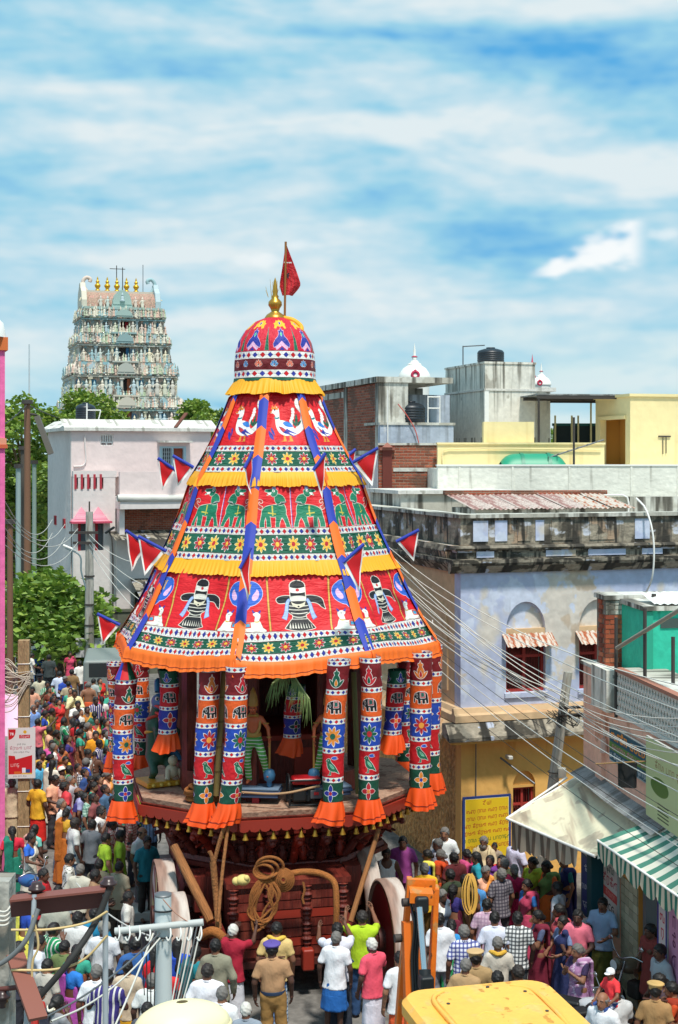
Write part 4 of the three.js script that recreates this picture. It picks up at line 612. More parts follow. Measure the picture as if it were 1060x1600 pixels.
const lingam = (x) => { // 200 wide, 240 high
  const o = '#d9d3c4'; ink(x, 'M20 104 C10 84 40 76 74 80 L126 80 C160 76 190 84 192 104 L200 140 L184 128 C176 112 160 108 140 110 L60 110 C36 112 26 116 20 104 Z', BLK, o, 3);
  ink(x, 'M72 96 L72 36 C72 4 128 4 128 36 L128 96 Z', BLK, o, 3.5); ink(x, 'M72 40 C90 48 110 48 128 40 L128 64 C110 70 90 70 72 64 Z', '#e6e2d8', null); dot(x, 100, 54, 7, 7, '#c61f26');
  ink(x, 'M70 84 C84 78 116 78 130 84 L134 108 C116 116 84 116 66 108 Z', '#ded9cc', null);
  ink(x, 'M60 104 L140 104 C152 130 146 152 124 164 L126 184 L74 184 L76 164 C54 152 48 130 60 104 Z', BLK, o, 3); x.strokeStyle = o; x.lineWidth = 4; for (const [y, a] of [[122, 44], [138, 42], [154, 32], [170, 25]]) { x.beginPath(); x.moveTo(100 - a, y); x.quadraticCurveTo(100, y + 10, 100 + a, y); x.stroke(); }
  ink(x, 'M72 104 C86 122 114 122 128 104 L122 126 L100 136 L78 126 Z', '#d8cfb4', null); dot(x, 100, 128, 4, 4, BLK);
  ink(x, 'M70 184 L130 184 L156 222 C120 236 80 236 44 222 Z', BLK, o, 3); x.fillStyle = o; for (let i = 0; i < 9; i++) { x.beginPath(); x.moveTo(58 + i * 10.5, 222); x.lineTo(63 + i * 9.4, 196); x.lineTo(66 + i * 10, 224); x.fill(); }
  for (const s of [-1, 1]) ink(x, `M${100 + s * 36} 92 C${100 + s * 56} 110 ${100 + s * 44} 140 ${100 + s * 66} 176 L${100 + s * 50} 186 C${100 + s * 36} 150 ${100 + s * 44} 120 ${100 + s * 30} 100 Z`, '#9fb6dc', '#2f5aa8', 1.5);
};
const paisley = (x) => { ink(x, 'M46 196 C40 160 -8 140 8 96 C14 66 30 20 80 8 C120 6 150 40 152 84 C152 130 110 164 78 166 C70 180 60 190 46 196 Z', '#2d62c8', '#c8d0ea', 3); ink(x, 'M60 150 C40 130 26 120 40 98 C58 84 80 104 66 120 C58 126 50 118 56 112', null, '#1c2f86', 6); dot(x, 58, 118, 13, 13, '#c2202c', '#2f7fd0', 3); ink(x, 'M120 60 C112 88 84 96 92 128 C104 140 124 128 130 104 C136 84 132 70 120 60 Z', '#e3b4d8', null); for (let i = 0; i < 5; i++) dot(x, 26 - i * 2 + i * i * 2.2, 92 - i * 20, 10, 9, '#2f7fd0', '#dfe4f2', 2); ink(x, 'M78 30 C66 60 64 80 66 96 M90 28 C80 56 78 76 80 92', null, '#dcae3a', 3); };
const nandi = (x) => { const o = '#8a8478'; ink(x, 'M8 176 C0 150 20 122 60 120 C84 118 104 112 120 116 L128 74 C116 66 112 54 120 46 C134 36 160 42 164 60 C166 76 158 90 152 100 C166 120 168 146 176 160 L196 176 L196 186 L120 186 Z', '#ece8de', o, 2); ink(x, 'M52 118 L96 114 L96 156 L48 160 Z', '#cf4638', '#f0e6d8', 2); ink(x, 'M60 126 L88 124 L88 148 L58 150 Z', '#3aa0c8', null); ink(x, 'M120 50 C108 40 108 26 116 20 C118 32 126 40 132 42 Z M150 44 C154 32 164 28 168 24 C172 40 164 50 158 54 Z', NAV, null); dot(x, 142, 62, 4, 3, BLK); ink(x, 'M122 106 C134 112 146 110 154 104 L156 112 C146 120 132 120 122 114 Z', '#c8a436', null); ink(x, 'M30 182 L60 170 L64 184 Z M110 184 L150 176 L150 186 Z', '#cfc8ba', o, 1); };
const elephant = (x) => { ink(x, 'M40 60 C70 36 140 34 166 62 C180 84 176 120 182 160 L158 160 L152 124 L140 128 L142 160 L114 160 L110 124 L92 124 L94 160 L66 160 L62 120 C48 126 40 120 34 104 C24 120 30 140 20 154 L8 150 C16 130 4 104 18 80 C22 68 30 62 40 60 Z', BLK, WHT, 5); ink(x, 'M88 44 L140 42 L146 104 L90 106 Z', '#b9252c', WHT, 4); ink(x, 'M98 54 L130 54 L134 92 L100 94 Z', '#1c5a50', WHT, 2); dot(x, 34, 76, 4, 4, WHT); ink(x, 'M22 104 L4 112 L26 112 Z', WHT, null); ink(x, 'M46 66 C60 70 64 92 54 104 C44 94 42 78 46 66 Z', '#2c2c33', WHT, 3); };
const parrot = (x) => { ink(x, 'M50 44 C66 26 92 34 92 58 C104 80 130 90 150 120 L190 178 L140 156 C100 160 64 140 56 104 C50 86 56 74 50 66 L34 60 Z', '#1a6a4c', WHT, 4); ink(x, 'M82 84 C104 92 122 108 134 130 C108 130 88 112 82 84 Z', '#58b48a', WHT, 2); dot(x, 66, 52, 6, 6, WHT); dot(x, 66, 52, 3, 3, BLK); ink(x, 'M40 52 L22 62 L42 66 Z', '#c62c2c', null); ink(x, 'M88 150 L80 184 L64 190 L100 190 L100 152 Z', '#2a7a5a', WHT, 2); ink(x, 'M96 30 C112 8 140 10 160 20 C144 26 150 34 170 34 C144 48 112 46 96 30 Z', '#3a62c8', WHT, 3); };
const tulip = (c1, c2) => (x) => { ink(x, 'M100 190 C70 190 44 168 20 120 C40 116 56 130 66 146 C54 110 70 92 84 70 C70 60 72 44 80 40 C86 46 92 40 100 12 C108 40 114 46 120 40 C128 44 130 60 116 70 C130 92 146 110 134 146 C144 130 160 116 180 120 C156 168 130 190 100 190 Z', c1, WHT, 5); ink(x, 'M100 176 C80 170 78 146 100 112 C122 146 120 170 100 176 Z', c2, WHT, 3); };
const lotus = (x, cx, cy, r, c1, c2) => { for (const a of [-1.15, 1.15, -0.6, 0.6, 0]) at(x, cx, cy + r * 0.5, 1, (q) => { q.rotate(a); q.beginPath(); q.ellipse(0, -r * 0.62, r * 0.22, r * 0.52, 0, 0, 7); q.lineWidth = r * 0.12; q.strokeStyle = WHT; q.stroke(); q.fillStyle = c1; q.fill(); }); dot(x, cx, cy + r * 0.2, r * 0.14, r * 0.2, c2); };
const crossFlower = (c1, c2, rim = WHT) => (x) => { for (let i = 0; i < 4; i++) { x.save(); x.translate(100, 100); x.rotate(i * 1.5708); ink(x, 'M0 0 C-34 -24 -34 -60 0 -92 C34 -60 34 -24 0 0 Z', c1, rim, 5); x.restore(); } dot(x, 100, 100, 20, 20, c2, rim, 2); };

const TX = {};
TX.tier1 = draw(512, 520, (x, w, h) => { x.fillStyle = RED; x.fillRect(0, 0, w, h); at(x, 92, 36, 1.8, peacock, 1, 1.24); weave(x, w, h, 1); });
TX.tier2 = draw(768, 470, (x, w, h) => { x.fillStyle = RED; x.fillRect(0, 0, w, h); at(x, 48, 52, 2.05, yali, 0.82); at(x, 720, 52, 2.05, yali, -0.82); x.fillStyle = '#e7d9ea'; x.fillRect(380, 0, 5, h); x.fillStyle = '#3a4cab'; x.fillRect(386, 0, 5, h); weave(x, w, h, 2); });
TX.tier3 = draw(1024, 560, (x, w, h) => { x.fillStyle = RED; x.fillRect(0, 0, w, h); at(x, 512 - 216, 66, 2.16, lingam, 1, 0.93); at(x, 14, 76, 1.4, paisley); at(x, 1010, 76, 1.4, paisley, -1); at(x, 4, 316, 1.18, nandi); at(x, 1020, 316, 1.18, nandi, -1); for (const px of [262, 762]) { x.fillStyle = '#6a1a10'; x.fillRect(px - 3, 0, 20, h); x.fillStyle = '#d9a648'; x.fillRect(px, 0, 14, h); } for (const s of [0, 1]) at(x, s ? 1016 : 8, 262, 0.4, (q) => ink(q, 'M10 120 C0 60 60 20 110 50 C140 80 110 120 80 110 C60 100 70 76 90 80', '#e8552c', '#f0a25c', 5), s ? -1 : 1); weave(x, w, h, 3); });
TX.diamond = draw(256, 64, (x, w, h) => { x.fillStyle = WHT; x.fillRect(0, 0, w, h); diamonds(x, 0, h, w, 2); });
TX.flowers = draw(512, 224, (x, w, h) => { x.fillStyle = GRN; x.fillRect(0, 0, w, h); flower(x, 128, 112, 104, 8, '#f0b93a', '#c22430', '#efe2b4'); flower(x, 384, 112, 104, 8, '#b81c2c', '#f0b93a'); weave(x, w, h, 4); });
TX.dome = draw(384, 640, (x, w, h) => { x.fillStyle = '#cf1030'; x.fillRect(0, 0, w, h); weave(x, w, h, 5);
  at(x, w / 2, 84, 1, (q) => { ink(q, 'M0 110 L-44 96 L-70 130 L-104 122 L-96 84 L-120 66 L-84 52 L-74 20 L-40 34 L0 8 L40 34 L74 20 L84 52 L120 66 L96 84 L104 122 L70 130 L44 96 Z', YEL, '#8a5a10', 1); ink(q, 'M0 88 L-22 58 C-22 44 -4 44 0 56 C4 44 22 44 22 58 Z', NAV, '#f4efe6', 2); });
  at(x, w / 2, 204, 1, (q) => { ink(q, 'M0 0 L18 30 L40 26 L34 54 L46 84 L80 110 L110 150 L98 178 L60 160 L0 150 L-60 160 L-98 178 L-110 150 L-80 110 L-46 84 L-34 54 L-40 26 L-18 30 Z', NAV, '#e8e4f0', 3); ink(q, 'M0 124 L84 178 L64 200 L0 164 L-64 200 L-84 178 Z', PNK, '#8a4a90', 1); ink(q, 'M0 170 L40 200 L-40 200 Z', NAV, null); ink(q, 'M0 40 L14 62 L0 84 L-14 62 Z', '#38c07a', '#fff', 2); });
  for (const px of [0, w]) at(x, px, 190, 1, (q) => ink(q, 'M0 0 L28 214 L-28 214 Z', '#0e6a4c', '#e6c9c0', 1.5));
  diamonds(x, 408, 62, w, 4, [NAV, RED]); x.fillStyle = '#6e0e18'; x.fillRect(0, 470, w, 84); lotus(x, w / 4, 506, 42, '#2f86c8', '#8a1c24'); lotus(x, w * 3 / 4, 506, 42, '#e0552c', '#26241f'); diamonds(x, 554, 62, w, 4, [RED, NAV]); x.fillStyle = GRN; x.fillRect(0, 616, w, 24); });
const band = (x, w, y, h, c, list) => { x.fillStyle = c; x.fillRect(0, y, w, h); list.forEach((f, i) => at(x, (i + 0.5) * w / list.length - h * 0.45, y + h * 0.05, h * 0.9 / 200, f)); };
TX.column = draw(768, 1408, (x, w, h) => {
  const B = 234, d = 56; let y = 0; diamonds(x, y, d, w, 12); y += d; band(x, w, y, B, DRED, [tulip(GRN, '#e88a2c'), tulip('#d8742a', '#b01c22'), tulip('#c0202c', GRN)]); y += B; diamonds(x, y, d, w, 12); y += d;
  band(x, w, y, B, '#e85c1c', [elephant, elephant, elephant]); y += B; diamonds(x, y, d, w, 12); y += d; x.fillStyle = '#1f49b4'; x.fillRect(0, y, w, B); flower(x, w / 6, y + B / 2, 108, 9, '#e88a34', '#0f5c48'); flower(x, w / 2, y + B / 2, 108, 8, '#b81c2c', '#f0a03a'); flower(x, w * 5 / 6, y + B / 2, 108, 8, '#0f5c48', '#c0202c'); y += B; diamonds(x, y, d, w, 12); y += d;
  band(x, w, y, B, '#cf1420', [parrot, parrot, parrot]); y += B; diamonds(x, y, d, w, 12); y += d; band(x, w, y, B - 22, '#0b4c38', [crossFlower('#28339a', '#c0202c'), crossFlower('#e88a34', '#28339a'), crossFlower('#c0202c', '#e88a34')]); y += B - 22; diamonds(x, y, h - y, w, 12); weave(x, w, h, 6); });
TX.short = draw(640, 640, (x, w, h) => { let y = 0; band(x, w, y, 130, GRN, [tulip('#3a4cab', '#c66'), tulip('#28339a', '#e9b6d4'), tulip('#3a4cab', '#c66'), tulip('#28339a', '#e9b6d4')]); diamonds(x, 130, 40, w, 12); band(x, w, 170, 190, '#cf1420', [elephant, elephant, elephant]); diamonds(x, 360, 40, w, 12); band(x, w, 400, 190, NAV, [crossFlower('#c0202c', '#e8862c'), crossFlower('#123c34', '#c0202c'), crossFlower('#c0202c', '#e8862c')]); diamonds(x, 590, 50, w, 12); weave(x, w, h, 7); });
TX.column.wrapT = TX.short.wrapT = THREE.ClampToEdgeWrapping;
const clothBump = tex(256, 256, (u, v) => { const n = fbm(u * 5, v * 14, 4, 5, 3) * 200 + fbm(u * 60, v * 60, 2, 60, 4) * 55; return [n, n, n]; }, false);
const satin = (o) => new THREE.MeshPhysicalMaterial({ roughness: 0.62, side: THREE.DoubleSide, bumpMap: clothBump, bumpScale: 0.03, sheen: 0.25, sheenRoughness: 0.5, ...o });
const plainCloth = (r, g, b) => satin({ bumpMap: null, color: new THREE.Color().setRGB(...srgb(r, g, b)) });
const CL = { t1: satin({ map: TX.tier1 }), t2: satin({ map: TX.tier2 }), t3: satin({ map: TX.tier3 }), dia: satin({ map: TX.diamond }), flo: satin({ map: TX.flowers }), dome: satin({ map: TX.dome }), col: satin({ map: TX.column }), short: satin({ map: TX.short }),
  yellow: plainCloth(240, 170, 28), orange: plainCloth(246, 112, 26), orangeDeep: plainCloth(244, 84, 16), blue: plainCloth(44, 62, 168), red: plainCloth(206, 16, 26), white: plainCloth(238, 234, 228), green: plainCloth(20, 84, 56), line: plainCloth(120, 20, 16) };

// ---- the car itself; everything below is in the car's own frame: angle from its front, radius, height
const CAR = thing('temple_car', 'towering wooden temple car under a flared red embroidered canopy', 'chariot', [-1.19, 0, -26.5], 12.5 * D2R);
const pol = (deg, r, h) => [Math.sin(deg * D2R) * r, h, Math.cos(deg * D2R) * r];
const carWorld = (x, y, z) => V(x, y, z).applyAxisAngle(V(0, 1, 0), CAR.rotation.y).add(CAR.position);
const PROF = [[10.35, 0.74], [10.13, 0.86], [8.64, 1.61], [6.91, 2.33], [5.65, 3.04], [5.2, 3.14]];
const rad = (h) => { for (let i = 0; i < PROF.length - 1; i++) if (h <= PROF[i][0] && h >= PROF[i + 1][0]) { const t = (PROF[i][0] - h) / (PROF[i][0] - PROF[i + 1][0]); return lerp(PROF[i][1], PROF[i + 1][1], t) - Math.sin(t * Math.PI) * 0.05; } return h > 10 ? 0.74 : 3.14; };
const C8 = Math.cos(22.5 * D2R), S8 = Math.sin(22.5 * D2R);
// a point on facet k: q from -1 to 1 across it, height h, pushed out by o
function onFacet(k, q, h, o = 0) { const R = rad(h), a = R * C8 + o, w = (R + o * 1.05) * S8 * q, c = Math.cos(k * 45 * D2R), s = Math.sin(k * 45 * D2R); return [s * a + c * w, h, c * a - s * w]; }
const wr = (k, q, h) => (fbm(q * 2.2 + k * 7.3 + 20, h * 2.6, 3, 0, 13) - 0.5) * 0.13 + (fbm(q * 9 + k * 3 + 40, h * 1.2 + q * 3, 2, 0, 17) - 0.5) * 0.06 + Math.sin(q * 34 + h * 3 + k) * 0.004;
const sag = (k, q, h) => (h < 6.1 ? (1 - sstep(5.9, 6.1, h)) * 0.05 * Math.sin((q + k) * 2.1 + k * 1.3) - (k === 0 ? 0.07 * (1 - q * q) * (1 - sstep(5.7, 6.0, h)) : 0) : 0);
function sheet(k, h0, h1, o, uvf, nu = 18, nv = 10) { return grid(nu, nv, (u, v) => { const h = lerp(h0, h1, v), q = u * 2 - 1, p = onFacet(k, q, h, o + wr(k, q, h) * (1 - Math.pow(Math.abs(q), 6)) - 0.03 * (1 - q * q)); const t = uvf(q * rad(h) * S8, v, q, h); return [p[0], p[1] + sag(k, q, h), p[2], t[0], t[1]]; }); }
function frill(k, h0, h1, o0, o1, folds, seed) {      // gathered frill hung along facet k
  return grid(120, 7, (u, v) => { const q = u * 2.04 - 1.02, f = Math.sin(u * folds * 6.283 + Math.sin(u * 17 + seed) * 1.6) * 0.5 + Math.sin(u * folds * 2.7 * 6.283 + seed) * 0.25, e = fbm(u * 9 + seed, 1, 2, 0, 3) - 0.5, t = 1 - v; const h = lerp(h0, h1, t) - t * e * 0.05 - t * Math.sin(u * folds * 6.283) * 0.006, p = onFacet(k, q, Math.max(5.2, h), lerp(o0, o1, t) + f * 0.034 * t); return [p[0], h + sag(k, q, h), p[2], u * 3, v]; });
}
for (let k = 0; k < 8; k++) {
  const far = k > 2 && k < 6;                          // facets on the side away from the camera
  const p1 = part('canopy_panel', sheet(k, 9.19, 10.2, 0, (x, v) => [x / 1.04 + 0.5, v]), CL.t1, CAR), p2 = part('canopy_panel', sheet(k, 7.74, 8.6, 0, (x, v) => [x / 1.56 + 0.5, v]), CL.t2, CAR), p3 = part('canopy_panel', sheet(k, 6.03, 7.05, 0, (x, v) => [x / 2.2 + 0.5, v], 26, 14), CL.t3, CAR);
  const bands = (a, b, c, d, par) => { part('diamond_band', sheet(k, b, a, 0.012, (x, v) => [x / 0.2, v], 18, 2), CL.dia, par); part('flower_band', sheet(k, c, b + 0.001, 0.010, (x, v) => [x / 0.58 + 0.25, v], 18, 3), CL.flo, par); part('diamond_band', sheet(k, d, c + 0.001, 0.012, (x, v) => [x / 0.2, v], 18, 2), CL.dia, par); };
  bands(9.22, 9.11, 8.85, 8.74, p1); bands(7.78, 7.655, 7.34, 7.215, p2); bands(6.075, 5.95, 5.80, 5.68, p3);
  part('frill', frill(k, 8.75, 8.5, 0.014, 0.042, 15, k), CL.yellow, p1); part('frill', frill(k, 7.23, 6.98, 0.014, 0.045, 19, k + 9), CL.yellow, p2);
  const hem = part('frill', frill(k, 5.7, 5.44, 0.02, 0.08, 12, k + 20), CL.orange, p3);
  part('frill_stripe', grid(120, 1, (u, v) => { const q = u * 2.04 - 1.02, f = Math.sin(u * 12 * 6.283 + Math.sin(u * 17 + k + 20) * 1.6) * 0.5 + Math.sin(u * 12 * 2.7 * 6.283 + k + 20) * 0.25, e = fbm(u * 9 + k + 20, 1, 2, 0, 3) - 0.5, t = 0.8 - v * 0.035; const h = lerp(5.7, 5.44, t) - t * e * 0.05 - t * Math.sin(u * 12 * 6.283) * 0.006, p = onFacet(k, q, h, lerp(0.02, 0.08, t) + f * 0.034 * t + 0.006); return [p[0], h + sag(k, q, h), p[2]]; }), CL.line, hem);
  // the corner tape: orange and blue pieces with pointed ends
  const cuts = [10.22, 10.02, 9.5, 8.98, 8.42, 7.82, 7.24, 6.72, 6.2, 5.66], deg = k * 45 - 22.5;
  for (let i = 0; i < cuts.length - 1; i++) part('corner_tape', grid(6, 10, (u, v) => { const q = u * 2 - 1, h = lerp(cuts[i], cuts[i + 1], v) + (1 - Math.abs(q)) * 0.075 * (i === 0 && v === 0 ? 0 : 1), R = rad(h) + 0.035 - Math.abs(q) * 0.028, w = 0.082 + (10.2 - h) * 0.004, s = Math.sin(deg * D2R), c = Math.cos(deg * D2R), wob = (fbm(h * 2 + k * 5, q, 2, 0, 7) - 0.5) * 0.03; return [s * R + c * (q * w + wob), h, c * R - s * (q * w + wob), u, v]; }), (i + k) % 2 ? CL.blue : CL.orange, CAR);
}
// dome, its frill, the gold pot and the flag
part('dome_cloth', grid(128, 24, (u, v) => { const pr = [[0.77, 10.40], [0.75, 10.5], [0.745, 10.75], [0.73, 10.95], [0.675, 11.15], [0.55, 11.36], [0.38, 11.52], [0.14, 11.62]], L = [0]; for (let i = 1; i < pr.length; i++) L.push(L[i - 1] + Math.hypot(pr[i][0] - pr[i - 1][0], pr[i][1] - pr[i - 1][1])); const t = v * L[L.length - 1]; let i = 0; while (i < pr.length - 2 && L[i + 1] < t) i++; const f = (t - L[i]) / (L[i + 1] - L[i]), lobe = 1 + Math.cos(u * 8 * 6.2832) * -0.018, R = lerp(pr[i][0], pr[i + 1][0], f) * lobe + (fbm(u * 24, v * 5, 2, 24, 8) - 0.5) * 0.02, a = u * 6.2832 - 22.5 * D2R; return [Math.sin(a) * R, lerp(pr[i][1], pr[i + 1][1], f), Math.cos(a) * R, u * 8, v]; }), CL.dome, CAR);
part('dome_frill', grid(260, 6, (u, v) => { const a = u * 6.2832, t = 1 - v, f = Math.sin(u * 56 * 6.283 + Math.sin(u * 31) * 2) * 0.028 + Math.sin(u * 131 * 6.283) * 0.012, R = lerp(0.75, 0.9, t) + f * t; return [Math.sin(a) * R, lerp(10.44, 10.17, t) - t * (fbm(u * 30, 2, 2, 30, 4) - 0.5) * 0.07, Math.cos(a) * R]; }), CL.yellow, CAR);
part('yellow_drape', tube([[0.1, 11.6, 0.05], [0.3, 11.55, 0.16], [0.45, 11.42, 0.22], [0.42, 11.3, 0.3]], 0.05, 14, 7), CL.yellow, CAR);
const brass = M(196, 146, 58, 0.34, { metalness: 0.75 });
part('gold_pot', lathe([[0.19, 11.58], [0.2, 11.6], [0.16, 11.66], [0.07, 11.72], [0.09, 11.78], [0.13, 11.84], [0.125, 11.9], [0.06, 11.97], [0.07, 12.0], [0.045, 12.04], [0.055, 12.1], [0.04, 12.18], [0.028, 12.28], [0.001, 12.36]], 20), brass, CAR);
{ const r = rng(3), straw = []; for (let i = 0; i < 8; i++) { const a = r() * 6.28; straw.push(bar([Math.cos(a) * 0.1 - 0.03, 11.95 + r() * 0.2, Math.sin(a) * 0.1], [Math.cos(a) * 0.14 - 0.04, 12.1 + r() * 0.3, Math.sin(a) * 0.14], 0.005, 0.003, 4)); } part('straw_tuft', straw, M(206, 176, 110, 0.9), CAR).userData.kind = 'stuff'; }
part('flag_pole', bar([0.17, 11.5, 0.06], [0.19, 13.02, 0.06], 0.022), M(150, 96, 44, 0.6), CAR);
const flagM = satin({ map: draw(256, 384, (x, w, h) => { x.fillStyle = '#c81420'; x.fillRect(0, 0, w, h); x.fillStyle = '#20202a'; x.beginPath(); x.moveTo(60, 150); x.lineTo(110, 120); x.lineTo(130, 170); x.fill(); x.fillStyle = '#6a7ac0'; x.beginPath(); x.moveTo(30, 215); x.lineTo(100, 190); x.lineTo(80, 240); x.fill(); x.fillStyle = WHT; x.fillRect(20, 236, 200, 9); x.fillStyle = '#8f0f18'; for (let i = 0; i < 6; i++) x.fillRect(i * 44, 0, 8, h); }) });
const flag = part('flag', grid(14, 20, (u, v) => { const y = 13.0 - v * 0.98, w = 0.36 * Math.min(1, v * 1.15) * (v > 0.78 ? 1 - (v - 0.78) * 2.6 : 1), x = 0.19 + (u - 0.28) * w * 1.25; return [x, y, 0.06 + Math.sin(u * 6 + v * 5) * 0.06 * v]; }), flagM, CAR);
// pennants on sticks round the canopy
function pennant(px, py, d, size, lean, turn) {
  const p = P(px, py, d), o = new THREE.Group(); o.name = 'pennant'; CAR.add(o); o.position.copy(CAR.worldToLocal(p.clone())); o.rotation.y = turn - CAR.rotation.y;
  const s = size; // a triangle hanging from a blue rod, red with white edges
  part('rod', bar([0, 0, 0], [s * 0.62 * lean, -s * 0.42, 0], 0.03), CL.blue, o);
  const tri = (a, b, c, m, n, z) => part(n, grid(8, 8, (u, v) => { const e = [lerp(lerp(a[0], b[0], u), c[0], v), lerp(lerp(a[1], b[1], u), c[1], v)]; return [e[0], e[1], Math.sin(e[1] * 8 / s + e[0] * 6 / s + px) * 0.07 * s * v + Math.sin(e[0] * 14 / s) * 0.02 * s + z]; }), m, o);
  tri([0, -0.01], [s * 0.62 * lean, -s * 0.43], [s * 0.14 * lean, -s * 1.12], CL.white, 'white_border', 0);
  tri([s * 0.05 * lean, -s * 0.09], [s * 0.52 * lean, -s * 0.42], [s * 0.16 * lean, -s * 0.98], CL.red, 'red_field', 0.008); tri([s * 0.05 * lean, -s * 0.09], [s * 0.52 * lean, -s * 0.42], [s * 0.16 * lean, -s * 0.98], CL.red, 'red_field', -0.008);
}
CAR.updateMatrixWorld(true);
for (const [px, py, d, s, l, t] of [[247, 716, 25.6, 0.52, 1, 0.3], [270, 712, 25.2, 0.5, 1.2, 0.2], [197, 829, 25.4, 0.66, 1, 0.5], [216, 838, 25.0, 0.62, 1.25, 0.2], [152, 959, 26.6, 0.52, 1.3, 0.2], [509, 708, 24.4, 0.7, -0.5, 0.2], [569, 850, 23.6, 0.72, -0.8, 0.2], [591, 700, 25.9, 0.62, -1.2, -0.1], [556, 702, 26.4, 0.4, -0.9, 0.3], [655, 828, 25.2, 0.5, -1.3, -0.1], [392, 856, 23.6, 0.8, -0.4, 0.5], [395, 706, 24.6, 0.66, -0.4, 0.6]]) pennant(px, py, d, s, l, t);

// ---- timber
const woodTex = tex(256, 512, (u, v) => { const g = fbm(u * 30 + fbm(u * 3, v * 2, 2, 3, 4) * 3, v * 2.2, 4, 30, 6), f = fbm(u * 90, v * 8, 2, 90, 7), d = sstep(0.5, 0.75, fbm(u * 4, v * 4, 4, 4, 12)); return mix3([122, 46, 34], [84, 28, 22], g).map((k, i) => (k + [24, 20, 16][i] * d) * (0.84 + f * 0.32)); });
const woodBump = tex(256, 256, (u, v) => { const n = fbm(u * 40, v * 4, 3, 40, 9) * 255; return [n, n, n]; }, false);
const wood = new THREE.MeshStandardMaterial({ map: woodTex, bumpMap: woodBump, bumpScale: 0.01, roughness: 0.48, side: THREE.DoubleSide }); woodTex.repeat.set(1, 0.7); woodBump.repeat.set(1.4, 1);
const woodRed = M(150, 46, 30, 0.5), woodDark = M(84, 40, 32, 0.6), plankM = plaster({ base: [168, 134, 112], mottle: 0.25, grain: 0.3, seed: 71, size: 1.2, res: 192, patches: [[[136, 98, 78], 0.45, 6]] }), logM = plaster({ base: [150, 98, 56], mottle: 0.3, grain: 0.4, seed: 73, size: 0.6, sizeV: 2, res: 192 });
const ring8 = (r0, h0, r1, h1) => { const g = new THREE.CylinderGeometry(r1, r0, h1 - h0, 8, 1).rotateY(22.5 * D2R).toNonIndexed(); g.computeVertexNormals(); return metric(g.translate(0, (h0 + h1) / 2, 0)); };
const face = (k, x, y, z) => { const c = Math.cos(k * 45 * D2R), s = Math.sin(k * 45 * D2R); return [s * z + c * x, y, c * z - s * x]; };   // on side k of the octagon: along, up, out
part('deck', ring8(2.74, 2.97, 2.76, 3.05), plankM, CAR);
part('deck_edge', ring8(2.78, 2.93, 2.8, 2.968), wood, CAR);
var bellCache;
for (let k = 0; k < 8; k++) {                           // scalloped fascia with its row of bells
  const w = 2.8 * S8, ap = 2.8 * C8, pts = [[-w, 0.14], [-w, 0.02]]; for (let i = 0; i < 12; i++) for (let j = 0; j <= 4; j++) { const a = Math.PI * (1 - j / 4); pts.push([-w + (i + 0.5) / 12 * 2 * w + Math.cos(a) * w / 12, -0.055 * Math.sin(a)]); } pts.push([w, 0.02], [w, 0.14]);
  const f = part('scalloped_fascia', metric(extrude(pts, 0.04)), woodRed, CAR); f.position.set(...face(k, 0, 2.79, ap - 0.005)); f.rotation.y = k * 45 * D2R;
  if (k > 2 && k < 6) continue;
  for (let i = 0; i < 9; i++) { const b = part('bell', bellGeo(), brass, CAR); b.position.set(...face(k, -w + (i + 0.5) / 9 * 2 * w, 2.6, ap - 0.03)); }
}
function bellGeo() { return bellCache ??= merge([lathe([[0.001, 0.115], [0.022, 0.11], [0.03, 0.085], [0.035, 0.05], [0.05, 0.015], [0.056, 0], [0.05, 0.002], [0.03, 0.05], [0.001, 0.09]], 10), cyl(0.008, 0.008, 0.12, 0, 0.16, 0, 5), sph(0.014, 0, 0.0, 0, 6)]); }
const tiers = [[2.5, 2.66, 2.68, 2.925], [2.3, 2.52, 2.42, 2.655], [2.0, 2.38, 2.34, 2.515], [1.82, 1.98, 1.86, 2.375], [2.06, 1.9, 2.02, 1.975], [2.12, 1.82, 2.12, 1.895], [1.86, 1.68, 2.0, 1.815], [1.72, 1.35, 1.76, 1.675], [1.95, 1.22, 1.9, 1.345]];
for (const [r0, h0, r1, h1] of tiers) part('carved_tier', ring8(r0, h0, r1, h1), wood, CAR);
// carved pilasters, figures, lion brackets and panels on the sides that show
const pil = (H) => { const p = []; const n = Math.max(5, Math.round(H / 0.08)); p.push([0.001, 0]); for (let i = 0; i < n; i++) { const y = i / n * H, s = H / n, b = i % 3 === 0 ? 0.075 : 0.055; p.push([b, y + 0.002], [b * 1.15, y + s * 0.3], [b * 0.72, y + s * 0.55], [b * 0.72, y + s * 0.9]); } p.push([0.08, H * 0.995], [0.001, H]); return lathe(p, 8); };
const pilShort = pil(0.38), pilLong = pil(1.12), pilMid = pil(0.3), idol = merge([lathe([[0.001, 0], [0.09, 0.01], [0.07, 0.08], [0.1, 0.16], [0.06, 0.2], [0.085, 0.27], [0.03, 0.3], [0.001, 0.31]], 8), sph(0.045, 0, 0.335, 0.01, 8), new THREE.ConeGeometry(0.04, 0.09, 7).translate(0, 0.4, 0), bar([0.07, 0.27, 0], [0.12, 0.17, 0.05], 0.022, 0.018, 5), bar([-0.07, 0.27, 0], [-0.13, 0.22, 0.05], 0.022, 0.018, 5)]);
const lion = merge([tube([[0, 0, 0], [0, 0.14, 0.12], [0, 0.34, 0.28], [0, 0.5, 0.5]], 0.075, 10, 7), sph(0.1, 0, 0.52, 0.54, 9), sph(0.06, 0, 0.47, 0.63, 7), bar([0.05, 0.3, 0.26], [0.07, 0.26, 0.46], 0.03, 0.02, 5), bar([-0.05, 0.3, 0.26], [-0.07, 0.26, 0.46], 0.03, 0.02, 5), box(0.2, 0.06, 0.4, 0, 0.66, 0.42)]);
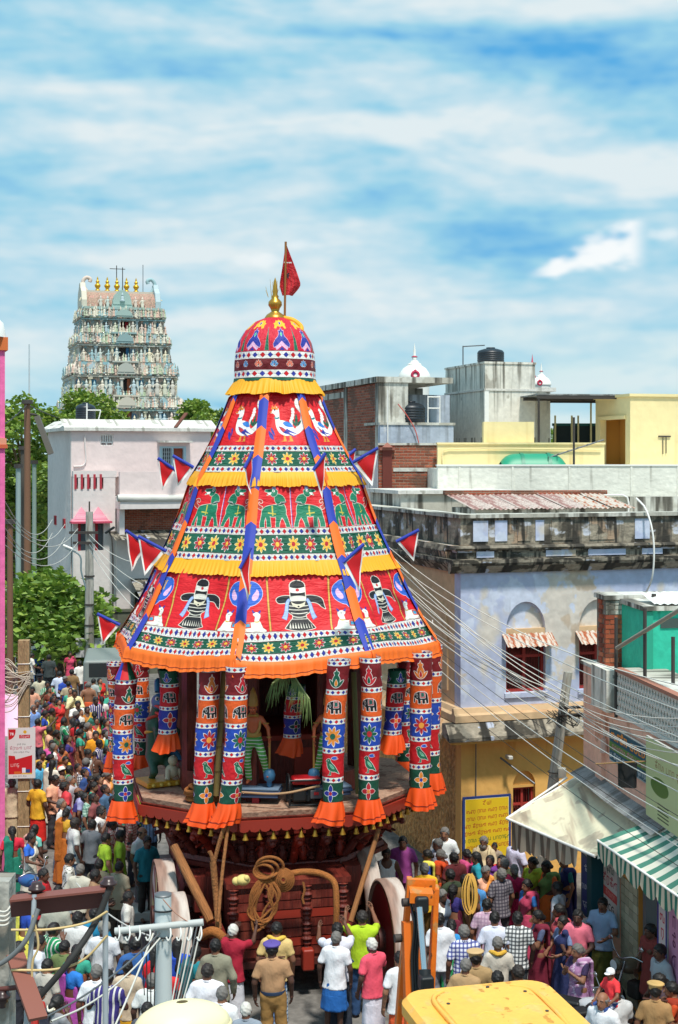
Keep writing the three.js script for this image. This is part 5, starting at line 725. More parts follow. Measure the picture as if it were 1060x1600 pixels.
for (const k of [0, 1, 2, 6, 7]) {
  const w = 1.84 * S8, ap = 1.84 * C8;
  for (let i = 0; i <= 4; i++) { const m = part('carved_pilaster', pilShort, wood, CAR); m.position.set(...face(k, lerp(-w, w, i / 4), 1.985, ap)); }
  for (let i = 0; i < 4; i++) { const m = part('carved_idol', idol, i % 2 ? wood : woodRed, CAR); m.position.set(...face(k, lerp(-w, w, (i + 0.5) / 4), 1.985, ap + 0.05)); m.rotation.y = k * 45 * D2R; }
  for (let i = 0; i < 3; i++) { const m = part('lion_bracket', lion, i === 1 ? woodRed : wood, CAR); m.position.set(...face(k, lerp(-w, w, (i + 0.5) / 3), 2.0, ap + 0.12)); m.rotation.y = k * 45 * D2R; }
  for (let i = 0; i <= 5; i++) { const m = part('carved_pilaster', pilMid, wood, CAR); m.position.set(...face(k, lerp(-1.72 * S8, 1.72 * S8, i / 5), 1.37, 1.74 * C8)); }
  for (let i = 0; i < 5; i++) { const m = part('carved_panel', rbox(0.16, 0.2, 0.05, 0.02), i % 2 ? woodDark : woodRed, CAR); m.position.set(...face(k, lerp(-1.72 * S8, 1.72 * S8, (i + 0.5) / 5), 1.52, 1.74 * C8)); m.rotation.y = k * 45 * D2R; }
}
// chassis: long beams, front box with carved posts
for (const x of [-1.5, 0.7]) part('long_beam', span(x - 0.16, x + 0.16, 0.72, 1.215, -3.1, 3.3), wood, CAR);
for (const z of [-2.2, 1.22]) part('axle_beam', span(-2.15, 1.4, 0.86, 1.08, z - 0.13, z + 0.13), woodDark, CAR);
for (const x of [-1.75, 0.95]) part('axle_stub', span(x - 0.3, x + 0.3, 0.88, 1.08, 3.08, 3.3), woodDark, CAR);
part('front_box', span(-1.25, 0.75, 0.62, 1.86, 1.5, 2.72), wood, CAR); part('front_box_top', span(-1.31, 0.81, 1.86, 1.95, 1.44, 2.8), wood, CAR); part('front_box_foot', span(-1.31, 0.81, 0.52, 0.62, 1.5, 2.8), woodDark, CAR);
for (const x of [-1.19, -0.59, 0.05, 0.67]) { const m = part('carved_post', pilLong, wood, CAR); m.position.set(x, 0.7, 2.78); m.scale.set(1.2, 1.03, 1.2); const f = part('post_foot', rbox(0.2, 0.36, 0.2, 0.04), woodRed, CAR); f.position.set(x, 0.64, 2.86); }
for (let i = 0; i < 3; i++) for (let j = 0; j < 7; j++) part('front_plank', box(0.5, 0.13, 0.03, -0.89 + i * 0.63, 0.75 + j * 0.155, 2.735), j % 3 === 1 ? woodRed : wood, CAR);
part('side_frame', span(0.82, 1.1, 1.3, 1.98, 2.0, 2.3), wood, CAR); part('side_frame', span(-1.75, -1.27, 1.3, 1.9, 1.6, 2.1), wood, CAR);
// wheels: solid timber discs, red inside, iron tyre
const tyreM = plaster({ base: [150, 120, 106], mottle: 0.3, grain: 0.3, seed: 75, size: 1, res: 192, patches: [[[196, 184, 174], 0.42, 4, 0.2], [[112, 62, 44], 0.40, 6, 0.1]] }), discM = M(118, 18, 20, 0.45);
const spokeTex = draw(512, 512, (x, w, h) => { x.translate(256, 256); x.fillStyle = '#b9a7a4'; x.beginPath(); x.arc(0, 0, 256, 0, 7); x.fill(); for (let i = 0; i < 16; i++) { x.rotate(Math.PI / 8); x.fillStyle = ['#7a1c22', '#d8cdc6', '#8e3a3c', '#cfc48a'][i % 4]; x.beginPath(); x.moveTo(0, 0); x.quadraticCurveTo(60, -46, 236, -26); x.lineTo(236, 26); x.quadraticCurveTo(60, 46, 0, 0); x.fill(); } x.fillStyle = '#7c2024'; x.beginPath(); x.arc(0, 0, 60, 0, 7); x.fill(); });
const paintedDisc = new THREE.MeshStandardMaterial({ map: spokeTex, roughness: 0.6, side: THREE.DoubleSide });
function wheel(x, z, R = 0.98) {
  const o = new THREE.Group(); o.name = 'wheel'; o.position.set(x, R + 0.005, z); CAR.add(o); const W = 0.34, sg = Math.sign(x);
  part('tyre', lathe([[R - 0.07, -W / 2], [R, -W / 2 + 0.015], [R, W / 2 - 0.015], [R - 0.07, W / 2], [R - 0.07, -W / 2]], 48).rotateZ(Math.PI / 2), tyreM, o);
  const d = part('inner_disc', merge([new THREE.CircleGeometry(R - 0.06, 40).rotateY(-sg * Math.PI / 2).translate(-sg * W * 0.34, 0, 0)]), discM, o);
  part('painted_disc', new THREE.CircleGeometry(R - 0.06, 40).rotateY(sg * Math.PI / 2).translate(sg * W * 0.40, 0, 0), paintedDisc, o);
  part('hub', cyl(0.2, 0.2, W * 1.3, 0, 0, 0, 20).rotateZ(Math.PI / 2), woodDark, o);
}
for (const [x, z] of [[-2.18, 1.22], [1.38, 1.22], [-2.18, 3.2], [1.38, 3.2], [-1.5, -2.2], [1.2, -2.2]]) wheel(x, z);

// ---- the open storey under the canopy
part('canopy_ceiling', ring8(2.88, 5.72, 2.8, 5.8), wood, CAR);
for (let k = 0; k < 8; k++) { part('canopy_beam', beam(pol(k * 45 - 22.5, 2.8, 5.56), pol(k * 45 + 22.5, 2.8, 5.56), 0.12, 0.12), wood, CAR); const m = part('pillar', box(0.2, 2.57, 0.2), wood, CAR); m.position.set(...pol(k * 45 + 22.5, 1.82, 4.34)); m.rotation.y = (k * 45 + 22.5) * D2R; const c = part('pillar_capital', rbox(0.34, 0.2, 0.34, 0.05), wood, CAR); c.position.set(...pol(k * 45 + 22.5, 1.82, 5.4)); c.rotation.y = (k * 45 + 22.5) * D2R; }
part('shrine_back', [span(-0.95, 0.95, 3.055, 5.61, -1.5, -1.38), span(-0.95, -0.85, 3.055, 5.61, -1.375, 0.4), span(0.85, 0.95, 3.055, 5.61, -1.375, 0.4)], wood, CAR);
part('shrine_step', span(-0.84, 0.84, 3.055, 3.86, -1.37, 0.55), wood, CAR); part('shrine_shelf', span(-1.1, 1.1, 3.862, 3.95, -1.37, 0.68), woodRed, CAR);
part('shrine_lintel', span(-1.0, 1.0, 5.1, 5.6, 0.405, 0.56), wood, CAR);
for (const x of [-0.78, 0.78]) part('shrine_post', span(x - 0.1, x + 0.1, 3.955, 5.095, 0.41, 0.58), wood, CAR);
for (const [x, z] of [[-0.55, 0.62], [0.5, 0.62]]) part('step_panel', rbox(0.5, 0.55, 0.03, 0.02, x, 3.42, z - 0.05), woodRed, CAR);
for (const k of [1, 7, 2, 6]) part('parapet_board', beam(pol(k * 45 - 20, 1.9, 3.25), pol(k * 45 + 20, 1.9, 3.25), 0.06, 0.36), wood, CAR);
part('rope_rail', tube([carLocal(375, 1238, 24.2), carLocal(440, 1240, 24.0), carLocal(500, 1228, 24.1)], 0.02, 16, 6), M(176, 140, 104, 0.9), CAR);
function carLocal(px, py, d) { return CAR.worldToLocal(P(px, py, d)); }

// ---- hanging cloth columns
function clothColumn(px, top, bottom, d, r, label, kind, o = {}) {
  const a = P(px + (o.lean ?? 0), top, d), b = P(px, bottom, d), frillH = o.frill ?? 0.36, H = a.y - b.y, t = thing('cloth_column', label, 'hanging cloth', [b.x, b.y, b.z], o.turn ?? 0, 'printed cloth columns hung round the car'), dx = a.x - b.x;
  const body = H - frillH, sleeve = part('printed_sleeve', grid(36, 20, (u, v) => { const q = u * 6.2832, rr = r * (1 + Math.sin(v * 40) * 0.008 + (fbm(u * 3, v * 4, 3, 3, 3 + px) - 0.5) * 0.26 + (fbm(u * 8, v * 12, 2, 8, 5 + px) - 0.5) * 0.07) * (0.94 + 0.08 * v); return [Math.sin(q) * rr + dx * (frillH + v * body) / H + Math.sin(v * 4 + px) * 0.022, frillH + v * body, Math.cos(q) * rr, u + (o.shift ?? 0) + Math.sin(v * 3 + px) * 0.02, v]; }), kind === 'short' ? CL.short : CL.col, t);
  const f0 = part('frill', grid(96, 6, (u, v) => { const q = u * 6.2832, s = 1 - v, f = Math.sin(q * 9 + Math.sin(q * 2 + px) * 2) * 0.035 * s, rr = r * lerp(0.97, 1.38, Math.pow(s, 0.8)) + f; return [Math.sin(q) * rr + (o.swing ?? 0) * s * s, frillH * v + (1 - v) * (Math.sin(q * 2 + px) * 0.03), Math.cos(q) * rr]; }), CL.orangeDeep, t);
  if (kind !== 'short') part('frill_stripe', grid(96, 1, (u, v) => { const q = u * 6.2832, s = 0.8 - v * 0.035, f = Math.sin(q * 9 + Math.sin(q * 2 + px) * 2) * 0.035 * s, rr = r * lerp(0.97, 1.38, Math.pow(s, 0.8)) + f + 0.006; return [Math.sin(q) * rr + (o.swing ?? 0) * s * s, frillH * (1 - s) + s * (Math.sin(q * 2 + px) * 0.03), Math.cos(q) * rr]; }), CL.line, t);
  const cone = (q0, q1, m) => part('top_gore', grid(6, 4, (u, v) => { const q = lerp(q0, q1, u) * 6.2832, rr = r * 1.02 * (1 - v) + 0.012; return [Math.sin(q) * rr + dx, H + v * 0.42, Math.cos(q) * rr]; }), m, t);
  if (o.cone) [CL.red, CL.green, CL.red, CL.blue, CL.red, CL.green, CL.red, CL.blue].forEach((m, i) => cone(i / 8 - 0.06, (i + 1) / 8 - 0.06, m));
  part('hanging_cord', bar([dx, H + 0.4, 0], [dx, Math.max(H + 0.45, 5.6 - b.y), 0], 0.012), CL.white, t);
  return t;
}
clothColumn(191, 1060, 1281, 24.9, 0.185, 'long printed cloth column with striped cone top at far left of the car', 'long', { lean: 6, shift: 0.1, cone: 1 });
clothColumn(182, 1034, 1202, 27.6, 0.17, 'narrow cloth column half hidden behind the leftmost column', 'long', { shift: 0.6 });
clothColumn(318, 1040, 1286, 24.0, 0.185, 'left one of the two cloth columns beside the bamboo pole', 'long', { lean: 9, shift: 0.45, swing: -0.06 });
clothColumn(358, 1040, 1287, 23.6, 0.185, 'right one of the two cloth columns beside the bamboo pole', 'long', { lean: 14, shift: 0.72, swing: -0.1 });
clothColumn(518, 1030, 1284, 23.6, 0.185, 'cloth column in front of the right guardian statue', 'long', { lean: 11, shift: 0.2, swing: -0.06 });
clothColumn(577, 1026, 1280, 23.9, 0.185, 'cloth column at the right front corner of the car', 'long', { lean: 2, shift: 0.85 });
clothColumn(658, 1018, 1260, 25.2, 0.19, 'cloth column at the right end of the car against the sandy wall', 'long', { lean: -2, shift: 0.5 });
clothColumn(676, 1006, 1236, 26.8, 0.17, 'cloth column partly hidden behind the rightmost one', 'long', { shift: 0.3 });
clothColumn(632, 1026, 1216, 28.4, 0.17, 'cloth column deep behind on the right rear corner', 'long', { shift: 0.7 });
clothColumn(222, 1026, 1206, 28.6, 0.17, 'cloth column deep behind beside the blue beast statue', 'long', { shift: 0.9 });
clothColumn(263, 1046, 1172, 25.0, 0.17, 'short cloth column hanging before the blue beast statue', 'short', { shift: 0.12, frill: 0.3, swing: -0.03 });
clothColumn(456, 1070, 1178, 25.2, 0.16, 'short cloth column hanging in the middle before the shrine', 'short', { lean: 6, shift: 0.44, frill: 0.3, swing: -0.05 });
clothColumn(614, 1046, 1173, 25.4, 0.17, 'short cloth column between the two right corner columns', 'short', { lean: 5, shift: 0.8, frill: 0.3, swing: -0.03 });

// ---- bamboo poles, palm fronds, ropes, props
{
  const m = M(150, 132, 78, 0.7), a = P(338, 1243, 24.2), b = P(350, 1050, 24.2), o = thing('bamboo_pole', 'bamboo pole standing between two cloth columns on the deck', 'pole', a); part('pole', bar([0, 0, 0], b.clone().sub(a), 0.05, 0.045), m, o); for (let i = 1; i < 5; i++) { const q = b.clone().sub(a).multiplyScalar(i / 5); part('node', cyl(0.056, 0.056, 0.025, q.x, q.y, q.z), M(120, 104, 60, 0.8), o); }
  const a2 = P(560, 1240, 24.5), b2 = P(553, 1050, 24.5), o2 = thing('bamboo_pole', 'green bamboo pole left of the right corner cloth column', 'pole', a2); part('pole', bar([0, 0, 0], b2.clone().sub(a2), 0.05, 0.045), M(104, 104, 58, 0.7), o2);
  const pf = P(452, 1052, 23.9), palm = thing('palm_frond', 'cut green palm fronds hanging under the canopy front', 'palm frond', pf), r = rng(12), lm = M(104, 122, 66, 0.7), bl = [];
  for (let s = 0; s < 2; s++) { const dir = s ? [0.34, -0.42] : [-0.28, -0.16]; part('midrib', tube([[-0.05 + s * 0.05, 0.1, 0], [dir[0] * 0.5, dir[1] * 0.4, 0.04], [dir[0], dir[1], 0.05]], 0.012, 8, 5), M(176, 186, 130, 0.6), palm);
    for (let i = 0; i < 34; i++) { const t = 0.05 + i / 34, x = dir[0] * t, y = dir[1] * t * (s ? 1 : t) + 0.06 * (1 - t), L = 0.3 + r() * 0.22, dx = (r() - 0.62) * 0.22, w = 0.016; bl.push(grid(1, 4, (u, v) => [x + dx * v + (u - 0.5) * w * (1 - v * 0.8), y - L * v * (0.9 + 0.1 * v), 0.05 + Math.sin(v * 2) * 0.05 + (r() - 0.5) * 0.01])); } }
  part('leaflets', bl, lm, palm).userData.kind = 'stuff';
  const ropeM = plaster({ base: [176, 108, 52], mottle: 0.3, grain: 0.6, seed: 81, size: 0.2, res: 128 });
  const g = P(420, 1400, 23.25), rope = thing('rope_coil', 'coil of thick orange-brown rope hung on the front of the car', 'rope', g), rr = rng(8), W = (px, py, z = 0) => P(px, py, 23.25 - z).sub(g);
  for (let i = 0; i < 7; i++) { const j = () => (rr() - 0.5) * 20; part('rope_loop', tube([W(418 + j(), 1372, 0.1), W(402 + j(), 1395, 0.14), W(396 + j(), 1425 + j(), 0.12), W(406 + j(), 1446 + j(), 0.16), W(420 + j(), 1428, 0.12), W(428 + j(), 1398, 0.14), W(424 + j(), 1376, 0.1)], 0.021, 40, 6, true), ropeM, rope); }
  for (let i = 0; i < 3; i++) part('rope_loop', tube(Array.from({ length: 9 }, (_, k) => W(412 + i * 5 + Math.cos(k / 9 * 6.283 + i) * (15 + i * 3), 1362 - i * 4 + Math.sin(k / 9 * 6.283 + i) * (11 + i * 2), 0.1 + Math.sin(k + i * 2) * 0.05)), 0.026, 36, 6, true), ropeM, rope);
  for (let i = 0; i < 5; i++) part('rope_loop', tube(Array.from({ length: 8 }, (_, k) => W(443 + Math.cos(k / 8 * 6.283) * (16 - i * 3), 1375 + Math.sin(k / 8 * 6.283) * (17 - i * 3), 0.06 + i * 0.02)), 0.026, 30, 6, true), ropeM, rope);
  part('thick_rope', tube([W(440, 1368, 0), W(475, 1362, -0.05), W(505, 1366, -0.1), W(522, 1378, -0.05), W(526, 1410, 0.02), W(525, 1452, 0.02)], 0.052, 30, 9), ropeM, rope); part('rope_tail', tube([W(474, 1378, 0.05), W(476, 1392, 0.06), W(473, 1404, 0.06), W(475, 1412, 0.06)], 0.022, 14, 6), ropeM, rope);
  for (const [i, [a, b, r0, lab]] of [[[272, 1322, 24.2], [330, 1440, 23.4], 0.085, 'thick log propped under the left of the deck'], [[592, 1296, 24.0], [548, 1440, 23.2], 0.045, 'long pole propped against the right of the car']].entries()) { const A = P(...a), B = P(...b), o = thing('prop_pole', lab, 'pole', B); part('pole', bar([0, 0, 0], A.clone().sub(B), r0, r0 * 0.9, 9), logM, o); }
  { const B = P(342, 1452, 23.2), o = thing('forked_branch', 'forked wooden branch leaning on the left front of the car', 'branch', B), Q = (px, py, d = 23.4) => P(px, py, d).sub(B); part('stem', tube([[0, 0, 0], Q(338, 1400), Q(333, 1345)], 0.055, 14, 8), logM, o); part('fork', tube([Q(334, 1350), Q(330, 1335), Q(327, 1330)], 0.035, 8, 7), logM, o); part('fork', tube([Q(334, 1352), Q(342, 1320), Q(352, 1288)], 0.035, 10, 7), logM, o); part('stick', tube([Q(341, 1440, 23.1), Q(347, 1370, 23.3), Q(357, 1288, 23.5)], 0.03, 12, 7), logM, o); part('thick_rope', tube([Q(316, 1462, 23), Q(335, 1456, 22.9), Q(352, 1470, 22.9), Q(358, 1480, 22.9)], 0.085, 18, 9), ropeM, o); }
  { const p = P(380, 1375, 23.1), o = solo('cloth_bundle', merge([sph(0.11).scale(1.1, 0.8, 1), sph(0.07, -0.11, -0.02, 0), sph(0.05, 0.06, 0.05, 0.06)]).translate(p.x, p.y, p.z), M(220, 196, 120, 0.8), 'small cream cloth bundle on the front of the car', 'bundle'); }
  { const p = P(318, 1232, 24.6), o = thing('rope_heap', 'heap of brown rope and sticks at the foot of the left pillar', 'rope', [p.x, 3.055, p.z]), q = rng(4); for (let i = 0; i < 7; i++) part('rope_loop', tube(Array.from({ length: 7 }, (_, k) => V(Math.cos(k / 7 * 6.283) * (0.2 + q() * 0.14), 0.03 + i * 0.035 + q() * 0.03, Math.sin(k / 7 * 6.283) * (0.16 + q() * 0.1))), 0.03, 26, 6, true), ropeM, o); part('stick', bar([0.05, 0.1, 0], [0.2, 0.85, -0.2], 0.03), logM, o); }
  // generator with red tank in a black frame
  const gp = P(478, 1252, 24.4), gen = thing('generator', 'portable generator with red fuel tank and black frame on the deck', 'generator', [gp.x, 3.055, gp.z], 8 * D2R);
  part('frame', [-1, 1].flatMap((s) => [tube([[s * 0.3, 0.02, -0.2], [s * 0.3, 0.46, -0.2], [s * 0.3, 0.46, 0.2], [s * 0.3, 0.02, 0.2]], 0.02, 24, 6)]).concat([bar([-0.3, 0.03, 0.2], [0.3, 0.03, 0.2], 0.02), bar([-0.3, 0.03, -0.2], [0.3, 0.03, -0.2], 0.02), bar([-0.3, 0.45, 0.2], [0.3, 0.45, 0.2], 0.018)]), MT.black, gen);
  part('fuel_tank', rbox(0.5, 0.12, 0.34, 0.05, 0, 0.42, 0), M(176, 26, 34, 0.35), gen); part('engine', merge([rbox(0.24, 0.26, 0.3, 0.04, -0.12, 0.2, 0), cyl(0.1, 0.1, 0.22, 0.06, 0.18, 0, 16)]), MT.black, gen); part('control_panel', rbox(0.2, 0.14, 0.03, 0.01, 0.16, 0.2, 0.17), M(90, 92, 96, 0.4), gen); part('badge', box(0.08, 0.05, 0.012, 0.16, 0.22, 0.19), M(190, 40, 44, 0.5), gen);
}

// ================================================================== PEOPLE
// bodies are meshed from a field of tapered bones joined smoothly (surface nets)
function netMesh(f, lo, hi, c) {
  const nx = Math.ceil((hi[0] - lo[0]) / c) + 1, ny = Math.ceil((hi[1] - lo[1]) / c) + 1, nz = Math.ceil((hi[2] - lo[2]) / c) + 1, val = new Float32Array(nx * ny * nz);
  for (let k = 0, i = 0; k < nz; k++) for (let j = 0; j < ny; j++) for (let a = 0; a < nx; a++, i++) val[i] = f(lo[0] + a * c, lo[1] + j * c, lo[2] + k * c);
  const id = new Int32Array(nx * ny * nz).fill(-1), pos = [], idx = [], sx = 1, sy = nx, sz = nx * ny, E = [[0, 1], [0, 2], [0, 4], [1, 3], [1, 5], [2, 3], [2, 6], [3, 7], [4, 5], [4, 6], [5, 7], [6, 7]], off = [0, sx, sy, sx + sy, sz, sx + sz, sy + sz, sx + sy + sz];
  for (let k = 0; k < nz - 1; k++) for (let j = 0; j < ny - 1; j++) for (let a = 0; a < nx - 1; a++) {
    const i = a + j * sy + k * sz; let m = 0; for (let q = 0; q < 8; q++) if (val[i + off[q]] < 0) m |= 1 << q; if (m === 0 || m === 255) continue;
    let x = 0, y = 0, z = 0, n = 0; for (const [p, q] of E) { const u = val[i + off[p]], w = val[i + off[q]]; if ((u < 0) === (w < 0)) continue; const t = u / (u - w); x += (p & 1) + t * ((q & 1) - (p & 1)); y += ((p >> 1) & 1) + t * (((q >> 1) & 1) - ((p >> 1) & 1)); z += (p >> 2) + t * ((q >> 2) - (p >> 2)); n++; }
    id[i] = pos.length / 3; pos.push(lo[0] + (a + x / n) * c, lo[1] + (j + y / n) * c, lo[2] + (k + z / n) * c);
  }
  for (let k = 1; k < nz - 1; k++) for (let j = 1; j < ny - 1; j++) for (let a = 1; a < nx - 1; a++) {
    const i = a + j * sy + k * sz, v = val[i] < 0;
    const quad = (o, d1, d2, flip) => { if (v === (val[i + o] < 0)) return; const A = id[i], B = id[i - d1], C = id[i - d1 - d2], D = id[i - d2]; if (A < 0 || B < 0 || C < 0 || D < 0) return; if (v !== flip) idx.push(A, B, C, A, C, D); else idx.push(A, C, B, A, D, C); };
    quad(sx, sy, sz, false); quad(sy, sz, sx, false); quad(sz, sx, sy, false);
  }
  const g = new THREE.BufferGeometry(); g.setAttribute('position', new THREE.Float32BufferAttribute(pos, 3)); g.setIndex(idx); g.computeVertexNormals();
  const uv = new Float32Array(pos.length / 3 * 2); for (let i = 0; i < pos.length / 3; i++) { uv[i * 2] = pos[i * 3] + pos[i * 3 + 2] * 0.3; uv[i * 2 + 1] = pos[i * 3 + 1]; } g.setAttribute('uv', new THREE.BufferAttribute(uv, 2)); return g;
}
const rc = (x, y, z, a, b, ra, rb) => { const dx = b[0] - a[0], dy = b[1] - a[1], dz = b[2] - a[2], px = x - a[0], py = y - a[1], pz = z - a[2]; let t = (px * dx + py * dy + pz * dz) / (dx * dx + dy * dy + dz * dz); t = t < 0 ? 0 : t > 1 ? 1 : t; const ex = px - dx * t, ey = py - dy * t, ez = pz - dz * t; return Math.sqrt(ex * ex + ey * ey + ez * ez) - (ra + (rb - ra) * t); };
const smin = (a, b, k) => { const h = Math.max(k - Math.abs(a - b), 0) / k; return Math.min(a, b) - h * h * k * 0.25; };
const ell = (x, y, z, c, r) => { const a = (x - c[0]) / r[0], b = (y - c[1]) / r[1], d = (z - c[2]) / r[2], k = Math.sqrt(a * a + b * b + d * d); return (k - 1) * Math.min(r[0], r[1], r[2]); };
const POSES = {   // elbows and wrists: right arm (x < 0), left arm (x > 0); feet
  stand: { r: [[-0.25, 1.12, -0.03], [-0.25, 0.88, 0.06]], l: [[0.25, 1.12, -0.03], [0.25, 0.87, 0.05]] },
  phone: { r: [[-0.27, 1.17, 0.08], [-0.13, 1.44, 0.13]], l: [[0.25, 1.12, -0.03], [0.24, 0.88, 0.08]] },
  pray: { r: [[-0.23, 1.13, 0.1], [-0.035, 1.27, 0.24]], l: [[0.23, 1.13, 0.1], [0.035, 1.27, 0.24]] },
  point: { r: [[-0.31, 1.44, 0.2], [-0.34, 1.6, 0.42]], l: [[0.25, 1.12, -0.03], [0.25, 0.87, 0.05]] },
  push: { r: [[-0.25, 1.36, 0.26], [-0.2, 1.5, 0.5]], l: [[0.25, 1.36, 0.26], [0.2, 1.46, 0.5]] },
  hip: { r: [[-0.37, 1.15, -0.06], [-0.19, 1.0, 0.06]], l: [[0.26, 1.12, -0.02], [0.25, 0.88, 0.06]] },
  fold: { r: [[-0.25, 1.12, 0.08], [0.06, 1.14, 0.2]], l: [[0.25, 1.12, 0.08], [-0.06, 1.18, 0.17]] },
  chin: { r: [[-0.23, 1.13, 0.13], [-0.04, 1.38, 0.17]], l: [[0.24, 1.12, 0.08], [-0.02, 1.12, 0.19]] },
  hold: { r: [[-0.25, 1.13, 0.05], [-0.14, 1.06, 0.26]], l: [[0.25, 1.13, 0.05], [0.14, 1.06, 0.26]] },
  walk: { r: [[-0.26, 1.13, -0.1], [-0.27, 0.9, -0.1]], l: [[0.26, 1.13, 0.05], [0.25, 0.93, 0.2]], legs: [[[-0.09, 0.5, 0.16], [-0.09, 0.09, 0.16]], [[0.09, 0.5, 0.02], [0.09, 0.1, -0.24]]] },
  ride: { r: [[-0.27, 1.14, 0.1], [-0.2, 0.98, 0.34]], l: [[0.27, 1.14, 0.1], [0.2, 0.98, 0.34]], legs: [[[-0.17, 0.88, 0.36], [-0.18, 0.46, 0.38]], [[0.17, 0.88, 0.36], [0.18, 0.46, 0.38]]] },
  statue: { r: [[-0.34, 1.3, 0.02], [-0.3, 1.58, 0.08]], l: [[0.32, 1.16, 0.02], [0.36, 0.94, 0.12]], legs: [[[-0.12, 0.5, 0.08], [-0.09, 0.09, -0.02]], [[0.24, 0.58, 0.2], [0.3, 0.24, 0.06]]] },
};
function skeleton(pose) {
  const p = POSES[pose] ?? POSES.stand, lg = p.legs ?? [[[-0.1, 0.5, 0.02], [-0.105, 0.09, -0.02]], [[0.1, 0.5, 0.02], [0.105, 0.09, -0.02]]];
  return { r: p.r, l: p.l, shR: [-0.172, 1.36, -0.01], shL: [0.172, 1.36, -0.01], hipR: [-0.085, 0.93, 0], hipL: [0.085, 0.93, 0], knR: lg[0][0], anR: lg[0][1], knL: lg[1][0], anL: lg[1][1] };
}
const torsoF = (x, y, z, g, fem) => { const q = z / 0.7; let d = rc(x, y, q, [0, 0.93, 0], [0, 1.08, 0], (fem ? 0.155 : 0.135) + g, (fem ? 0.108 : 0.125) + g); d = smin(d, rc(x, y, q, [0, 1.08, 0], [0, 1.28, 0.01], (fem ? 0.108 : 0.125) + g, (fem ? 0.13 : 0.15) + g), 0.08); d = smin(d, rc(x, y, q, [-0.13, 1.355, -0.01], [0.13, 1.355, -0.01], (fem ? 0.056 : 0.066) + g * 0.8, (fem ? 0.056 : 0.066) + g * 0.8), 0.1); d = smin(d, rc(x, y, q, [0, 1.3, -0.02], [0, 1.44, -0.02], 0.1 + g * 0.5, 0.05 + g * 0.5), 0.07); if (fem) { d = smin(d, rc(x, y, q, [-0.07, 1.25, 0.13], [0.07, 1.25, 0.13], 0.055 + g, 0.055 + g), 0.05); } return d * 0.8; };
const gcache = new Map(), cached = (k, f) => { if (!gcache.has(k)) gcache.set(k, f()); return gcache.get(k); };
// head, 1 = facing +z, centre of skull at the origin
function headGeo(lod, fem, must) { return cached('head' + lod + fem + must, () => {
  const f = (x, y, z) => { let d = ell(x, y, z, [0, 0.015, -0.008], [0.074, 0.095, 0.092]); d = smin(d, ell(x, y, z, [0, -0.055, 0.028], [0.056, 0.064, 0.06]), 0.03); d = smin(d, rc(x, y, z, [0, 0.012, 0.088], [0, -0.028, 0.106], 0.009, 0.0135), 0.014); d = smin(d, rc(x, y, z, [-0.04, 0.024, 0.068], [0.04, 0.024, 0.068], 0.015, 0.015), 0.014); d = Math.max(d, -(Math.hypot(Math.abs(x) - 0.031, y - 0.004, z - 0.094) - 0.017)); d = Math.min(d, Math.hypot(Math.abs(x) - 0.031, y - 0.004, z - 0.07) - 0.0135); d = smin(d, rc(x, y, z, [-0.017, -0.06, 0.083], [0.017, -0.06, 0.083], 0.008, 0.008), 0.01); d = smin(d, ell(Math.abs(x), y, z, [0.078, -0.005, -0.008], [0.011, 0.03, 0.02]), 0.008); d = smin(d, rc(x, y, z, [0, -0.04, -0.03], [0, -0.17, -0.04], 0.052, 0.056), 0.03); return d; };
  const g = netMesh(f, [-0.11, -0.17, -0.13], [0.11, 0.13, 0.14], lod ? 0.016 : 0.0095), p = g.attributes.position, col = new Float32Array(p.count * 3);
  for (let i = 0; i < p.count; i++) { const x = p.getX(i), y = p.getY(i), z = p.getZ(i), e = Math.hypot(Math.abs(x) - 0.031, y - 0.004); let c = [1, 1, 1]; if (z > 0.05 && e < 0.014) c = e < 0.0075 ? [0.08, 0.06, 0.05] : [2.2, 2.6, 3]; else if (z > 0.05 && Math.abs(y - 0.03) < 0.007 && Math.abs(Math.abs(x) - 0.033) < 0.018) c = [0.12, 0.12, 0.14]; else if (z > 0.06 && Math.abs(y + 0.06) < 0.01 && Math.abs(x) < 0.024) c = [0.85, 0.5, 0.5]; else if (must && z > 0.06 && y > -0.053 && y < -0.036 && Math.abs(x) < 0.034) c = [0.12, 0.12, 0.14]; col.set(c, i * 3); }
  g.setAttribute('color', new THREE.BufferAttribute(col, 3)); return g; }); }
function handGeo(lod, side) { return cached('hand' + lod + side, () => {
  const F = [[-0.03, 0.062], [-0.01, 0.078], [0.011, 0.074], [0.031, 0.056]], f = (x0, y, z) => { const x = x0 * side; const qx = Math.max(Math.abs(x) - 0.026, 0), qy = Math.max(Math.abs(y + 0.052) - 0.034, 0), qz = Math.max(Math.abs(z) - 0.004, 0); let d = Math.hypot(qx, qy, qz) - 0.011; for (const [fx, L] of F) { const m = [fx * 1.12, -0.092 - L * 0.5, 0.012], b = [fx * 1.1, -0.09 - L * 0.86, 0.04]; d = smin(d, Math.min(rc(x, y, z, [fx, -0.085, 0], m, 0.0095, 0.0085), rc(x, y, z, m, b, 0.0085, 0.007)), 0.006); } d = smin(d, Math.min(rc(x, y, z, [-0.03, -0.03, 0.004], [-0.058, -0.062, 0.02], 0.012, 0.0105), rc(x, y, z, [-0.058, -0.062, 0.02], [-0.06, -0.09, 0.034], 0.0105, 0.008)), 0.01); return smin(d, rc(x, y, z, [0, 0.03, 0], [0, -0.02, 0], 0.026, 0.026), 0.02); };
  return netMesh(f, [-0.09, -0.19, -0.04], [0.09, 0.05, 0.075], lod ? 0.012 : 0.0075); }); }
function withColor(g, c = [1, 1, 1]) { if (!g.attributes.color) { const n = g.attributes.position.count, a = new Float32Array(n * 3); for (let i = 0; i < n; i++) a.set(c, i * 3); g.setAttribute('color', new THREE.BufferAttribute(a, 3)); } return g; }
